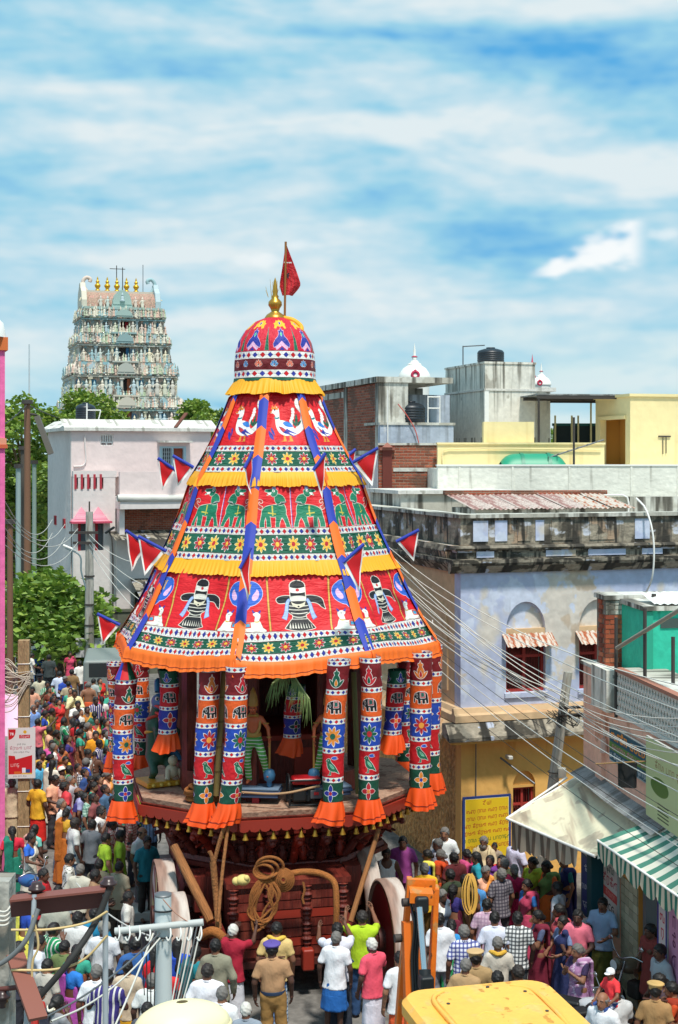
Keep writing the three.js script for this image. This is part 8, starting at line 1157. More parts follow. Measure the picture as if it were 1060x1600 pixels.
{ // cream and striped awnings over the shops
  const creamM = plaster({ base: [226, 220, 190], mottle: 0.06, grain: 0.06, seed: 91, size: 2.4, patches: [[[198, 186, 162], 0.50, 3, 0.03]], drips: [[176, 160, 138], 0.42] });
  const stripe = (a, b, n) => new THREE.MeshStandardMaterial({ map: draw(64, 8, (x) => { x.fillStyle = a; x.fillRect(0, 0, 64, 8); x.fillStyle = b; x.fillRect(0, 0, 30, 8); }), roughness: 0.85, side: THREE.DoubleSide });
  const BL = P(905, 1212, 26.2), BR = P(1012, 1295, 22.6), FL = P(792, 1279, 25.65), FR = P(930, 1338, 23.2), o = thing('cream_awning', 'faded cream cloth awning with brown striped valance', 'awning', FL.clone().setY(0)), L = (v) => v.clone().sub(o.position);
  part('cloth', metric(sheetQ(L(FL), L(FR), L(BR), L(BL), 16, 12, 0.06)), creamM, o); const sm = stripe('#c4b09a', '#7c6858');
  part('valance', grid(64, 5, (u, v) => { const p = L(FL).lerp(L(FR), 0.06 + u * 0.76), t = 1 - v; return [p.x + Math.sin(u * 30) * 0.03 * t, p.y - 0.01 - t * (0.46 - u * 0.2 + Math.abs(Math.sin(u * 9 * Math.PI)) * 0.06), p.z + Math.cos(u * 26) * 0.03 * t, u * 9, v]; }), sm, o);
  part('front_bar', bar(L(FL), L(FR), 0.025), MT.white, o); part('stay', bar(L(FL), L(P(886, 1215, 26.4)), 0.022), MT.white, o); part('edge_bar', bar(L(BL), L(FL), 0.02), MT.white, o);
  const gBL = P(1030, 1278, 22.1), gFL = P(934, 1313, 22.6), gFR = P(1108, 1434, 19.6), gBR = P(1165, 1370, 18.9), g = thing('striped_awning', 'green and white striped awning with scalloped edge at the right', 'awning', gFL.clone().setY(0)), Q = (v) => v.clone().sub(g.position), gm = stripe('#e9e4d2', '#4f8c78');
  part('cloth', sheetQ(Q(gFL), Q(gFR), Q(gBR), Q(gBL), 30, 8, 0.03, 11, 1), gm, g);
  part('valance', grid(120, 5, (u, v) => { const p = Q(gFL).lerp(Q(gFR), u), t = 1 - v; return [p.x - 0.004 + Math.sin(u * 40) * 0.02 * t, p.y - 0.004 - t * (0.2 + Math.abs(Math.sin(u * 7 * Math.PI)) * 0.14), p.z + Math.cos(u * 34) * 0.02 * t, u * 22, v]; }), stripe('#dcc8ae', '#2f6f5c'), g);
  part('front_bar', bar(Q(gFL), Q(gFR), 0.02), MT.white, g); part('side_flap', sheetQ(Q(gFL), Q(gFL).setY(gFL.y - 0.3), Q(gBL).setY(gBL.y - 0.3), Q(gBL), 6, 6, 0.01, 1, 3), gm, g); part('prop', bar(Q(gFR), Q(gFR).setY(0), 0.025), MT.steel, g);
}
{ // shop signs along the salmon front
  const s = (name, label, t0, t1, y0, y1, z, art, cat = 'sign') => { const o = thing(name, label, cat, shopPoint((t0 + t1) / 2, (y0 + y1) / 2, z), SHOP.rotation.y); part('panel', box(t1 - t0, y1 - y0, 0.04), M(190, 190, 184, 0.6), o); const q = part('print', flat(t1 - t0 - 0.02, y1 - y0 - 0.02), art, o); q.position.z = 0.024; return o; };
  s('cloth_banner', 'teal banner with orange lettering on the salmon wall', 1.8, 3.75, 3.86, 4.44, 0.08, printed(640, 300, (x, w, h) => { x.fillStyle = '#12566a'; x.fillRect(0, 0, w, h); x.fillStyle = '#5a8a34'; x.fillRect(0, 128, w, 74); script(x, 'hEka', 160, 20, 92, '#f0922c', 20); x.fillStyle = '#f0922c'; x.font = 'bold 92px sans-serif'; x.fillText('GOLD', 340, 104); script(x, 'tEmram katpN pa', 320, 140, 52, '#e87aa8', 12); script(x, 'suv kur aparN tarEkam', 330, 218, 60, '#e4eaf0', 11); x.fillStyle = '#9ab4bc'; x.fillRect(0, 292, w, 8); }), 'banner');
  s('shop_hoarding', 'pale green hoarding at the right edge above the awning', 3.78, 6.0, 3.42, 4.66, 0.14, printed(512, 400, (x, w, h) => { x.fillStyle = '#c8d09a'; x.fillRect(0, 0, w, h); script(x, 'kam par tE', 220, 96, 40, '#8a5a34', 10); x.fillStyle = '#5a7a34'; x.beginPath(); x.ellipse(140, 220, 90, 46, 0, 0, 7); x.fill(); x.fillStyle = '#3a4a28'; for (let i = 0; i < 5; i++) x.fillRect(120, 300 + i * 18, 110, 7); }), 'hoarding');
  s('shop_sign', 'blue board with slanted white lettering by the shop pier', 0.08, 0.92, 0.72, 1.84, 0.05, printed(200, 512, (x, w, h) => { x.fillStyle = '#1c4a70'; x.fillRect(0, 0, w, h); x.fillStyle = '#2a3f86'; x.fillRect(16, 30, w - 32, h - 60); for (const [t, y] of [['kEt', 90], ['amrap', 240], ['tami'.replace('i', 'a'), 390]]) { x.save(); x.translate(100, y); x.rotate(-0.35); script(x, t, 0, -20, 56, '#d8dce4', 14); x.restore(); } }));
  { const o = thing('teal_pillar', 'teal painted pillar between the shop signs', 'pillar', shopPoint(1.14, 0, 0.1), SHOP.rotation.y); part('shaft', box(0.26, 2.5, 0.3, 0, 1.25, 0), M(22, 82, 92, 0.7), o); part('cap', box(0.3, 0.06, 0.34, 0, 2.53, 0), M(22, 82, 92, 0.7), o); }
  s('scan_sign', 'white clinic sign with ECG in black letters', 1.42, 2.16, 0.94, 2.12, 0.06, printed(220, 512, (x, w, h) => { x.fillStyle = '#d6c8c0'; x.fillRect(0, 0, w, h); script(x, 'tEm', 110, 26, 62, '#1c5a44', 14); script(x, 'sukN', 110, 110, 74, '#b02a3c', 14); x.fillStyle = '#d84a44'; x.fillRect(0, 212, w, 66); script(x, 'kamra', 110, 222, 44, '#f0b0a4', 10); x.fillStyle = '#26242a'; x.font = 'bold 74px sans-serif'; x.fillText('ECG', 34, 368); script(x, 'ramtEp', 110, 400, 60, '#26504a', 13); }));
  s('tall_sign', 'tall white sign with red vertical lettering in a blue frame', 4.06, 4.5, 0.5, 2.5, 0.06, printed(128, 700, (x, w, h) => { x.fillStyle = '#26307c'; x.fillRect(0, 0, w, h); x.fillStyle = '#d8c8c4'; x.fillRect(22, 120, w - 40, h - 130); 'hram'.split('').forEach((c, i) => script(x, c, 66, 150 + i * 84, 66, '#c02a3c', 14)); 'pv'.split('').forEach((c, i) => script(x, c, 66, 500 + i * 84, 66, '#2a3050', 14)); x.fillStyle = '#c8323c'; x.beginPath(); x.arc(64, 60, 34, 0, 7); x.fill(); }));
  s('pink_sign', 'pink sign with dark vertical lettering at the right edge', 4.56, 5.0, 0.4, 2.35, 0.06, printed(160, 700, (x, w, h) => { x.fillStyle = '#c88aa8'; x.fillRect(0, 0, w, h); 'akNpmr'.split('').forEach((c, i) => script(x, c, 80, 60 + i * 104, 84, '#5a2248', 14)); }));
  { const c = shopPoint(3.6, 4.2, 0.4), o = thing('black_rag', 'black cloth hanging from a rope before the teal banner', 'cloth', c); part('cloth', grid(8, 8, (u, v) => [(u - 0.5) * 0.3, -v * 0.4, Math.sin(u * 9 + v) * 0.03]), M(30, 32, 34, 0.9), o); part('rope', bar([-0.5, -0.02, 0], [0.9, 0.12, 0.3], 0.012), M(150, 116, 74, 0.8), o); }
}
// ---- poles and wires
const concrete = plaster({ base: [172, 168, 158], mottle: 0.2, grain: 0.3, seed: 95, size: 1.2, res: 192, patches: [[[140, 132, 120], 0.4, 5]], drips: [[110, 104, 96], 0.4] });
const whiteWire = M(210, 206, 196, 0.6), darkWire = M(52, 50, 48, 0.7), tanWire = M(214, 184, 128, 0.6);
{
  const b = P(836, 1442, 27.6), tp = P(888, 1050, 27.6), o = thing('leaning_pole', 'leaning concrete utility pole with tangled wires beside the cream awning', 'utility pole', [b.x, 0, b.z]), q = tp.clone().setZ(b.z).sub(V(b.x, 0, b.z)); part('shaft', bar([0, 0, 0], q, 0.13, 0.085, 10), concrete, o); part('painted_foot', bar([0, 0, 0], q.clone().multiplyScalar(0.22), 0.14, 0.133, 10), M(110, 118, 116, 0.7), o);
  for (const k of [0.83, 0.86]) { const c = q.clone().multiplyScalar(k); part('crossarm', bar([c.x - 0.1, c.y, 0.1], [c.x + 0.5, c.y + 0.02, 0.1], 0.03), MT.iron, o); }
  part('meter_box', rbox(0.16, 0.2, 0.12, 0.02, q.x * 0.6 + 0.12, q.y * 0.6, 0.1), M(196, 190, 176, 0.6), o); part('strap', new THREE.TorusGeometry(0.13, 0.012, 5, 16).rotateX(Math.PI / 2).translate(q.x * 0.6, q.y * 0.6, 0), MT.iron, o);
  const tg = [], r = rng(14); for (let i = 0; i < 10; i++) tg.push(tube([[q.x * 0.84 + (r() - 0.5) * 0.7, q.y * 0.85, 0.1], [q.x * 0.84 + (r() - 0.5) * 0.7, q.y * 0.8 - r() * 0.15, 0.12], [q.x * 0.84 + (r() - 0.5) * 0.7, q.y * 0.84, 0.1]], 0.008, 12, 4)); part('wire_tangle', tg, darkWire, o).userData.kind = 'stuff';
  const sb = thing('pole_banner', 'small red and white banner tied to the leaning pole', 'banner', P(843, 1330, 27.2)); part('cloth', box(0.46, 0.17, 0.02), printed(256, 96, (x, w, h) => { x.fillStyle = '#e8dcd0'; x.fillRect(0, 0, w, h); script(x, 'ramtEp kuN', 128, 20, 56, '#c0303c', 13); }), sb).rotation.z = -0.28; part('tie', bar([0, -0.1, -0.1], [0, 0.12, -0.1], 0.015), MT.white, sb);
}
function wire(a, b, sg, r, m, label, group) { const o = thing('overhead_wire', label, 'wire', a, 0, group), d = b.clone().sub(a); part('strand', tube([0, 0.2, 0.4, 0.6, 0.8, 1].map((t) => [d.x * t, d.y * t - sg * 4 * t * (1 - t), d.z * t]), r, 30, 4), m, o); return o; }
{
  const r = rng(41), ORD = ['topmost', 'second', 'third', 'fourth', 'fifth', 'sixth', 'seventh', 'eighth', 'lowest'], nth = (i, n) => (i === n - 1 ? 'lowest' : ORD[i]), grp = 'overhead wires before the corner house';
  for (let i = 0; i < 9; i++) { const a = P(548 + i * 5, 795 + i * 17, 31), k = P(884 - (i % 3) * 4, 1082 + (i % 5) * 7, 27.5), b = P(1130, 1118 + i * 15, 17); wire(a, k, 0.12 + r() * 0.3, 0.0095, whiteWire, nth(i, 9) + ' white wire running up left from the leaning pole', grp); wire(k, b, 0.1 + r() * 0.2, 0.0075, whiteWire, nth(i, 9) + ' white wire running right from the leaning pole', grp); }
  for (let i = 0; i < 7; i++) wire(P(588 + i * 3, 838 + i * 22, 30.6), P(1120, 1085 + i * 46, 18), 0.2 + r() * 0.35, 0.0085, whiteWire, nth(i, 7) + ' white wire passing the leaning pole without touching it', grp);
  for (let i = 0; i < 3; i++) wire(P(690, 1020 + i * 30, 29), P(1100, 1300 + i * 40, 20), 0.1, 0.006, darkWire, nth(i, 3) + ' thin dark wire slanting across the ochre wall', 'dark wires before the ochre wall');
  // left street: lamp pole, tall rusty pole, service poles
  const lp = P(140, 1078, 55.2), o = thing('lamp_pole', 'concrete street pole with lamp arm in front of the pink house', 'utility pole', [lp.x, 0, lp.z]); part('shaft', bar([0, 0, 0], [0, 6.9, 0], 0.2, 0.14, 10), concrete, o); for (const [y, w] of [[6.1, 0.75], [5.7, 0.6]]) part('crossarm', span(-w, w * 0.5, y - 0.05, y + 0.05, 0.15, 0.24), MT.iron, o); part('lamp_arm', tube([[-0.1, 3.9, 0.1], [-0.3, 4.6, 0.1], [-0.35, 5.2, 0.1], [-0.9, 5.5, 0.1]], 0.035, 18, 6), M(120, 140, 146, 0.5), o); part('lamp_tube', bar([-0.5, 5.4, 0.1], [-1.0, 5.6, 0.1], 0.05), MT.white, o); part('pole_tip', bar([0, 6.9, 0], [0, 7.3, 0], 0.03), MT.iron, o); for (const y of [2.5, 3.3, 4.4]) part('strap', cyl(0.2, 0.2, 0.06, 0, y, 0), MT.iron, o);
  for (const x of [-0.35, 0.38]) { const s = part('notice_board', box(0.42, 0.75, 0.03, x, 1.6, -0.16), M(206, 206, 210, 0.7), o); }
  const tall = (px, top, d, r0, lab, m) => { const p = P(px, HZ, d), h = EYE + (HZ - top) * d / FOC, q = thing('street_pole', lab, 'pole', [p.x, 0, p.z], 0, 'poles along the left street'); part('shaft', bar([0, 0, 0], [0, h, 0], r0, r0 * 0.85, 9), m, q); part('cap', cyl(r0 * 1.4, r0 * 1.5, 0.16, 0, h, 0), MT.iron, q); return [q, h]; };
  const rust = M(128, 92, 70, 0.85); { const [q, h] = tall(43, 628, 60, 0.16, 'tall rusty pole with a slanting brace in front of the trees', rust); part('brace', beam([0.4, h - 0.6, 0], [1.0, h - 2.2, 0], 0.22, 0.22), M(110, 104, 96, 0.8), q); part('brace_arm', bar([0, h - 0.5, 0], [0.42, h - 0.55, 0], 0.05), MT.iron, q); }
  tall(37, 700, 62, 0.14, 'dark wooden pole just left of the rusty pole', M(84, 78, 70, 0.85)); tall(29, 728, 58, 0.12, 'pale blue-grey pole among the street wires', M(150, 168, 166, 0.7)); tall(16, 815, 50, 0.12, 'short brown pole beside the rose house', rust); tall(54, 722, 64, 0.11, 'pale green pole behind the rusty pole', M(140, 160, 150, 0.7));
  for (let i = 0; i < 6; i++) wire(P(6, 780 + i * 14, 34), P(82 + (i % 3) * 20, 812 + i * 7, 54), 0.7, 0.013, M(200, 196, 188, 0.7), nth(i, 6) + ' pale sagging wire between the rose house and the pink house', 'wires across the left street');
  wire(P(43, 632, 60), P(118, 660, 80), 0.1, 0.03, darkWire, 'dark wire from the rusty pole top towards the tower'); wire(P(43, 632, 60), P(-10, 672, 50), 0.1, 0.03, darkWire, 'dark wire from the rusty pole top to the left edge');
  for (let i = 0; i < 4; i++) wire(P(140, 835 + i * 8, 54.8), P(215 + i * 9, 880 + i * 34, 46), 0.2, 0.014, whiteWire, nth(i, 4) + ' thin wire from the street pole towards the car', 'wires from the street pole');
  const mast = P(46, 600, 110), am = thing('radio_mast', 'thin pale radio mast above the left trees', 'mast', [mast.x, 0, mast.z]); part('mast', bar([0, 0, 0], [0, EYE + (HZ - 538) * 110 / FOC, 0], 0.1, 0.05), M(190, 200, 204, 0.7), am);
  for (const [px, a, d, lab] of [[897, 652, 38, 'tall thin aerial pole rising over the white parapet'], [782, 680, 39.4, 'dark T-shaped aerial behind the green cover']]) { const p = P(px, HZ, d), h = EYE + (HZ - a) * d / FOC, q = thing('tv_aerial', lab, 'aerial', [p.x, 7.4, p.z]); part('mast', bar([0, 0, 0], [0, h - 7.4, 0], 0.03), MT.iron, q); part('boom', px > 800 ? bar([-0.9, h - 8.55, 0], [0.8, h - 8.0, 0], 0.02) : bar([-0.13, h - 7.42, 0], [0.13, h - 7.42, 0], 0.03), MT.steel, q); if (px > 800) for (let i = 0; i < 6; i++) part('element', bar([-0.7 + i * 0.26, h - 8.5 + i * 0.085, -0.2], [-0.7 + i * 0.26, h - 8.46 + i * 0.085, 0.2], 0.012), MT.steel, q); }
}
{ // near concrete post with brown steel arms, insulators and conduit, bottom left
  const D = 8, o = thing('near_post', 'near concrete post with brown steel crossarms and dark insulators at bottom left', 'utility pole', [P(-4, HZ, D).x, 0, -D]), W = (px, py, z = 0) => P(px, py, D - z).sub(o.position), ox = M(96, 50, 44, 0.6), por = M(58, 40, 40, 0.3);
  part('post', box(0.17, 6.64, 0.17, 0, 3.32, 0), concrete, o); part('crossarm', beam(W(18, 1417, 0.12), W(166, 1401, 0.1), 0.05, 0.1), ox, o); part('crossarm_lip', beam(W(18, 1404, 0.17), W(166, 1388, 0.15), 0.1, 0.012), M(130, 74, 62, 0.55), o);
  part('lower_arm', beam(W(24, 1492, 0.14), W(60, 1592, 0.5), 0.1, 0.02), M(136, 80, 66, 0.6), o); part('stub_arm', bar(W(-20, 1548, 0.1), W(34, 1542, 0.16), 0.014), ox, o);
  for (const [px, py] of [[58, 1392], [170, 1384], [4, 1560]]) { const s = part('insulator', lathe([[0.001, 0.05], [0.028, 0.048], [0.032, 0.03], [0.046, 0.02], [0.048, 0.008], [0.03, 0], [0.034, -0.015], [0.02, -0.03], [0.018, -0.05]], 18), por, o); s.position.copy(W(px, py, 0.12)); }
  part('conduit', bar(W(165, 1398, 0.16), W(166, 2800, 0.16), 0.016), M(168, 174, 178, 0.5), o); part('conduit', tube([W(54, 1398, 0.2), W(52, 1440, 0.22), W(44, 1540, 0.24), W(40, 1640, 0.24)], 0.014, 20, 7), M(168, 174, 178, 0.5), o);
  part('thick_cable', tube([W(170, 1392, 0.2), W(150, 1440, 0.22), W(110, 1500, 0.3), W(70, 1548, 0.3), W(50, 1570, 0.3)], 0.018, 30, 7), darkWire, o); part('thick_cable', tube([W(60, 1420, 0.24), W(40, 1470, 0.3), W(10, 1500, 0.3), W(-30, 1520, 0.3)], 0.014, 24, 7), M(110, 112, 112, 0.6), o);
  for (const pts of [[[18, 1453], [80, 1452], [140, 1440], [168, 1424]], [[18, 1516], [90, 1514], [130, 1500], [168, 1462]], [[52, 1430], [60, 1480], [52, 1500], [50, 1540]]]) part('tan_cable', tube(pts.map(([a, b]) => W(a, b, 0.26)), 0.007, 24, 6), tanWire, o);
  for (let i = 0; i < 4; i++) part('white_cable', tube([W(-14, 1420 + i * 8, 0.14), W(10, 1424 + i * 7, 0.16), W(22, 1404 + i * 9, 0.1)], 0.006, 14, 5), whiteWire, o);
  const g = P(255, 1400, 12), l = thing('white_lamp_pole', 'white painted steel pole with a crossarm of hooks and wires at bottom left', 'utility pole', [g.x, 0, g.z]), Z = (px, py, z = 0) => P(px, py, 12 - z).sub(l.position); part('shaft', bar([0.03, 0, 0], [0, g.y, 0], 0.085, 0.07, 16), M(196, 204, 204, 0.6), l); part('cap', lathe([[0.07, g.y], [0.075, g.y + 0.02], [0.03, g.y + 0.03], [0.001, g.y + 0.03]], 14), MT.steel, l);
  part('crossarm', bar(Z(180, 1455, 0.09), Z(318, 1441, 0.09), 0.03), M(186, 188, 184, 0.6), l); for (let i = 0; i < 3; i++) part('wire_wrap', new THREE.TorusGeometry(0.078, 0.008, 5, 18).rotateX(1.45).translate(0, g.y - 0.12 - i * 0.11, 0), MT.black, l);
  for (let i = 0; i < 9; i++) { const x = 186 + i * 16; if (Math.abs(x - 255) < 8) continue; const k = part('hook', tube([Z(x, 1446, 0.1), Z(x + 1, 1462, 0.13), Z(x - 3, 1470, 0.13), Z(x - 6, 1464, 0.13)], 0.008, 12, 5), MT.white, l); }
  const r = rng(19), S = (a, b, sg, rr, m) => part('stay_wire', tube([0, 0.25, 0.5, 0.75, 1].map((t) => { const q = a.clone().lerp(b, t); q.y -= sg * 4 * t * (1 - t); return q; }), rr, 20, 5), m, l);
  S(Z(250, 1458, 0.1), Z(70, 1590, 2.2), 0.06, 0.008, MT.steel); S(Z(250, 1466, 0.1), Z(80, 1596, 2.2), 0.1, 0.008, whiteWire); S(Z(240, 1458, 0.1), Z(176, 1612, 0.6), 0.02, 0.009, whiteWire); for (let i = 0; i < 5; i++) S(Z(290 + i * 6, 1448, 0.1), Z(262 + i * 3, 1600, 0.3), 0.02 + r() * 0.04, 0.007, i % 2 ? MT.steel : whiteWire); for (let i = 0; i < 4; i++) S(Z(220 + i * 8, 1455, 0.1), Z(226 + i * 5, 1555 + i * 12, 0.1), -0.02, 0.005, darkWire); S(Z(316, 1446, 0.1), Z(255, 1405, 0.1), 0.05, 0.005, M(176, 130, 110, 0.7)); S(Z(255, 1470, 0.1), Z(120, 1380, -6), 0.1, 0.008, whiteWire);
  const h = P(285, 1582, 10.4), lh = thing('lamp_hood', 'large cream rounded lamp hood at the bottom edge', 'lamp hood', [h.x, h.y - 0.1, h.z], 0.35); part('hood', grid(28, 14, (u, v) => { const a = u * 6.2832, b = v * 1.45; return [Math.cos(a) * Math.cos(b) * 0.36, Math.sin(b) * 0.18, Math.sin(a) * Math.cos(b) * 0.24]; }), M(236, 224, 180, 0.45), lh); part('rim', new THREE.TorusGeometry(0.3, 0.014, 6, 30).rotateX(Math.PI / 2).scale(1.2, 1, 0.8), M(214, 202, 160, 0.5), lh); part('post', bar([0, 0.1, 0], [0.02, -(h.y - 0.1), 0], 0.05), MT.steel, lh);
}
// ---- the yellow digger: cab roof and folded orange arm
{
  const o = thing('backhoe_digger', 'yellow digger with ribbed cab roof and orange folded arm at the bottom', 'digger', [1.54, 0, -13.6], 14 * D2R), ye = plaster({ base: [246, 184, 82], mottle: 0.08, grain: 0.05, seed: 101, size: 1.1, rough: 0.5, bump: 0.002, patches: [[[232, 182, 100], 0.42, 6, 0.16], [[204, 142, 56], 0.30, 12, 0.02]] }), org = plaster({ base: [230, 116, 24], mottle: 0.1, grain: 0.08, seed: 103, size: 0.9, rough: 0.5, bump: 0.002, patches: [[[196, 132, 70], 0.42, 6, 0.1], [[120, 66, 30], 0.30, 9, 0.03]] }), rr = (w, d, r) => { const p = []; for (const [sx, sz, a0] of [[1, 1, 0], [-1, 1, 90], [-1, -1, 180], [1, -1, 270]]) for (let i = 0; i <= 6; i++) { const a = (a0 + i * 15) * D2R; p.push([sx * (w / 2 - r) + Math.cos(a) * r, sz * (d / 2 - r) + Math.sin(a) * r]); } return p; };
  const slab = (w, d, r, h, y, b) => metric(extrude(rr(w, d, r), h, b).rotateX(-Math.PI / 2).translate(0, y, 0)); part('cab_roof', slab(1.5, 1.6, 0.24, 0.1, 3.52, 0.05), ye, o); part('roof_panel', slab(0.98, 1.2, 0.2, 0.02, 3.672, 0.01), ye, o);
  for (const s of [-1, 1]) part('roof_rib', tube([[s * 0.5, 3.685, 0.66], [s * 0.53, 3.69, 0], [s * 0.5, 3.685, -0.52], [s * 0.36, 3.68, -0.66]], 0.026, 18, 6), ye, o); for (const [x, z] of [[-0.42, -0.3], [0.42, -0.42], [0.1, -0.62], [0.44, 0.1]]) part('bolt', cyl(0.018, 0.018, 0.02, x, 3.7, z), MT.iron, o); for (const [x, z] of [[-0.14, 0.0], [0.34, -0.1]]) part('roof_swage', tube([[x - 0.12, 3.692, z + 0.05], [x, 3.7, z - 0.02], [x + 0.13, 3.692, z + 0.04]], 0.014, 10, 5), ye, o);
  for (const x of [-0.6, 0.6]) for (const z of [-0.68, 0.68]) part('cab_post', bar([x, 1.5, z], [x, 3.52, z], 0.045), MT.black, o); part('cab_glass', span(-0.58, 0.58, 1.6, 3.45, -0.7, -0.69), new THREE.MeshPhysicalMaterial({ color: 0x8fa0a0, roughness: 0.05, transmission: 0.9, thickness: 0, side: THREE.DoubleSide }), o); part('body', rbox(1.4, 0.8, 3.4, 0.08, 0, 1.1, 0.9), ye, o);
  for (const [x, z, R] of [[-0.85, -0.3, 0.7], [0.85, -0.3, 0.7], [-0.8, 2.1, 0.5], [0.8, 2.1, 0.5]]) { const w = part('wheel', lathe([[R * 0.5, -0.2], [R * 0.95, -0.2], [R, -0.12], [R, 0.12], [R * 0.95, 0.2], [R * 0.5, 0.2]], 24).rotateZ(Math.PI / 2), MT.black, o); w.position.set(x, R, z); part('rim', cyl(R * 0.5, R * 0.5, 0.24, 0, 0, 0, 18).rotateZ(Math.PI / 2), ye, w); }
  o.updateMatrixWorld(true); const W = (px, py, d) => o.worldToLocal(P(px, py, d));
  const plate = (a, b, c, nm) => part(nm, extrude([[0, 0], [c, 0], [c * 1.15, (b - a) * 0.5], [c * 0.8, b - a], [c * 0.1, b - a], [-c * 0.1, (b - a) * 0.6]], 0.05, 0.008), org, o);
  const put = (m, px, py, d, tz = 0) => { m.position.copy(W(px, py, d)); m.rotation.set(0, Math.PI / 2 - 14 * D2R, 0); m.rotateX(tz); return m; };
  put(plate(0, 2.5, 0.3, 'arm_plate'), 612, 1705, 17.0, 0.08); put(plate(0, 2.4, 0.3, 'arm_plate'), 664, 1705, 17.0, 0.05);
  part('arm_crosspiece', beam(W(640, 1398, 16.8), W(676, 1400, 16.8), 0.26, 0.12), org, o); part('arm_face', beam(W(636, 1392, 17.05), W(680, 1394, 17.05), 0.08, 0.3), org, o); part('pin_block', rbox(0.16, 0.2, 0.18, 0.04), MT.black, o).position.copy(W(658, 1412, 16.7)); part('ram_rod', bar(W(656, 1418, 16.62), W(664, 1520, 16.3), 0.04, 0.04, 14), M(214, 214, 216, 0.12, { metalness: 1 }), o); part('ram_barrel', bar(W(664, 1515, 16.3), W(672, 1700, 15.8), 0.07, 0.07, 14), MT.black, o); part('ram_collar', rbox(0.16, 0.16, 0.16, 0.03), MT.black, o).position.copy(W(666, 1535, 16.2));
  part('inner_boom', beam(W(642, 1440, 16.9), W(652, 1760, 16.4), 0.2, 0.22), M(226, 108, 18, 0.5), o); for (let i = 0; i < 3; i++) part('hose', tube([W(640 + i * 5, 1405, 16.85), W(648 + i * 4, 1440, 16.7), W(644 + i * 4, 1500, 16.65), W(650 + i * 4, 1600, 16.5)], 0.016, 18, 6), MT.black, o); for (const py of [1410, 1466]) part('pin', cyl(0.05, 0.05, 0.08, 0, 0, 0, 12).rotateZ(1.57), MT.iron, o).position.copy(W(py > 1450 ? 622 : 634, py, 16.9)); part('boom_base', rbox(0.7, 1.1, 0.5, 0.08, -0.45, 0.75, -2.2), org, o); part('boom_frame', beam([-0.3, 0.8, -0.9], [-0.45, 0.8, -2.2], 0.4, 0.3), ye, o);
}
// ---- motorbikes, van, tent
function motorbike(label, px, top, rot, c, d) {
  d ??= FOC * (EYE - 1.12) / (top - HZ); const p = P(px, top, d), o = thing('motorbike', label, 'motorbike', [p.x, 0, p.z], rot * D2R, 'parked motorbikes'), paint = M(...hex(c), 0.3), ch = M(190, 190, 192, 0.2, { metalness: 0.9 });
  for (const z of [-0.62, 0.66]) { const w = part('wheel', new THREE.TorusGeometry(0.27, 0.045, 8, 26).rotateY(Math.PI / 2).translate(0, 0.315, z), MT.black, o); part('spokes', merge([...Array(6)].map((_, i) => bar([0, 0.315 + Math.cos(i * 0.524) * 0.25, z + Math.sin(i * 0.524) * 0.25], [0, 0.315 - Math.cos(i * 0.524) * 0.25, z - Math.sin(i * 0.524) * 0.25], 0.006, 0.006, 4)).concat(cyl(0.05, 0.05, 0.1).rotateZ(1.57).translate(0, 0.315, z))), ch, w); }
  part('engine', merge([rbox(0.26, 0.28, 0.36, 0.06, 0, 0.42, 0.05)]), MT.iron, o); part('fuel_tank', sph(0.2, 0, 0, 0, 16).scale(0.75, 0.62, 1.25).translate(0, 0.82, 0.2), paint, o); part('seat', rbox(0.26, 0.1, 0.72, 0.045, 0, 0.82, -0.34), MT.black, o); part('fork', merge([bar([0.07, 0.315, 0.66], [0.07, 0.95, 0.42], 0.022), bar([-0.07, 0.315, 0.66], [-0.07, 0.95, 0.42], 0.022)]), ch, o); part('handlebar', tube([[-0.36, 1.0, 0.3], [-0.2, 1.04, 0.38], [0, 0.98, 0.44], [0.2, 1.04, 0.38], [0.36, 1.0, 0.3]], 0.014, 20, 6), ch, o); part('headlamp', merge([sph(0.1, 0, 0, 0, 14).scale(1, 1, 0.7).translate(0, 0.9, 0.52)]), paint, o); part('lamp_glass', new THREE.CircleGeometry(0.08, 18).translate(0, 0.9, 0.595), M(220, 222, 224, 0.1), o);
  for (const s of [-1, 1]) part('mirror', merge([bar([s * 0.24, 1.03, 0.36], [s * 0.34, 1.18, 0.34], 0.008), sph(0.05, 0, 0, 0, 10).scale(1.2, 0.8, 0.4).translate(s * 0.36, 1.2, 0.34)]), ch, o); part('exhaust', bar([0.14, 0.3, 0.1], [0.16, 0.34, -0.7], 0.04, 0.05), ch, o); part('mudguard', grid(8, 3, (u, v) => { const a = 0.3 + u * 1.9; return [(v - 0.5) * 0.13, 0.315 + Math.sin(a) * 0.335, 0.66 + Math.cos(a) * 0.335]; }), paint, o); part('tail_lamp', rbox(0.1, 0.07, 0.06, 0.02, 0, 0.78, -0.74), M(180, 24, 24, 0.3), o);
}
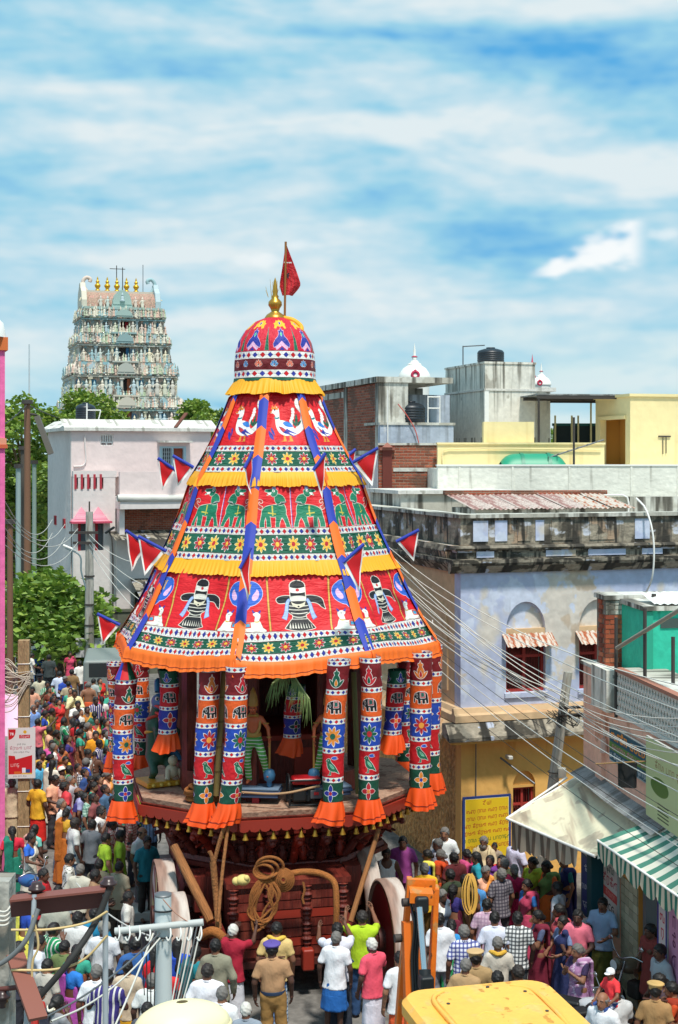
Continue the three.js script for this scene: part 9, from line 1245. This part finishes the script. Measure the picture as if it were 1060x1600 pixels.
motorbike('brown-tanked motorbike parked before the tiled shop pier', 1003, 1476, -60, '6a5a48'); motorbike('black motorbike with long seat beside the yellow cab', 918, 1548, 110, '1c1c20'); motorbike('silver motorbike left of the mauve sari', 908, 1518, 60, 'c8c8cc', 21.3); motorbike('blue motorbike held by the woman in the blue blouse', 33, 1350, 60, '2a5a94', 27.6); motorbike('dark motorbike on the far street behind the charcoal tee shirt', 84, 1012, 70, '2c2c30', 59); motorbike('white motorbike behind the women under the cream awning', 908, 1360, 100, 'd0d0d4', 24.9);
{ const p = P(168, 1106, 50.5), o = thing('parked_van', 'grey-green van parked behind the leftmost cloth columns', 'van', [p.x, 0, p.z], 8 * D2R), m = M(132, 140, 136, 0.5); part('body', rbox(1.7, 1.5, 3.4, 0.12, 0, 1.05, -1.8), m, o); part('rear_window', rbox(1.3, 0.5, 0.03, 0.06, 0, 1.45, -0.1), M(52, 58, 60, 0.15), o); part('bumper', rbox(1.7, 0.16, 0.14, 0.04, 0, 0.42, -0.06), MT.iron, o); part('number_plate', box(0.5, 0.12, 0.02, 0, 0.62, -0.085), M(220, 206, 120, 0.6), o); for (const x of [-0.7, 0.7]) { part('wheel', cyl(0.3, 0.3, 0.2, 0, 0, 0, 18).rotateZ(1.57).translate(x, 0.3, -0.7), MT.black, o); part('tail_light', rbox(0.12, 0.3, 0.04, 0.02, x * 1.08, 0.9, -0.08), M(150, 30, 28, 0.35), o); } }
{ const p = P(20, 1088, 35), o = thing('pink_canopy', 'pale pink cloth canopy with dark cords beside the rose house', 'canopy', [p.x, 0, p.z]), y = p.y; part('cloth', grid(14, 8, (u, v) => [-0.55 + u * 0.85, y - v * 0.85 + Math.sin(u * 3.1) * 0.06, v * 0.9 + Math.sin(u * 12) * 0.03]), M(236, 200, 226, 0.8), o); part('cord', bar([-0.55, y - 0.42, 0.5], [0.3, y - 0.47, 0.5], 0.012), MT.black, o); for (const x of [-0.5, 0.26]) part('pole', bar([x, 0, 0.1], [x, y, 0.1], 0.03), MT.iron, o); }
{ const p = P(212, 1440, FOC * (EYE - 0.2) / (1412 - HZ)), o = thing('stone_slab', 'pale stone slab on the ground by the left wheels', 'slab', [p.x, 0, p.z], 0.2); part('slab', rbox(0.9, 0.2, 1.1, 0.03, 0, 0.1, 0), M(206, 202, 194, 0.85), o); }
renderer.render(scene, camera);
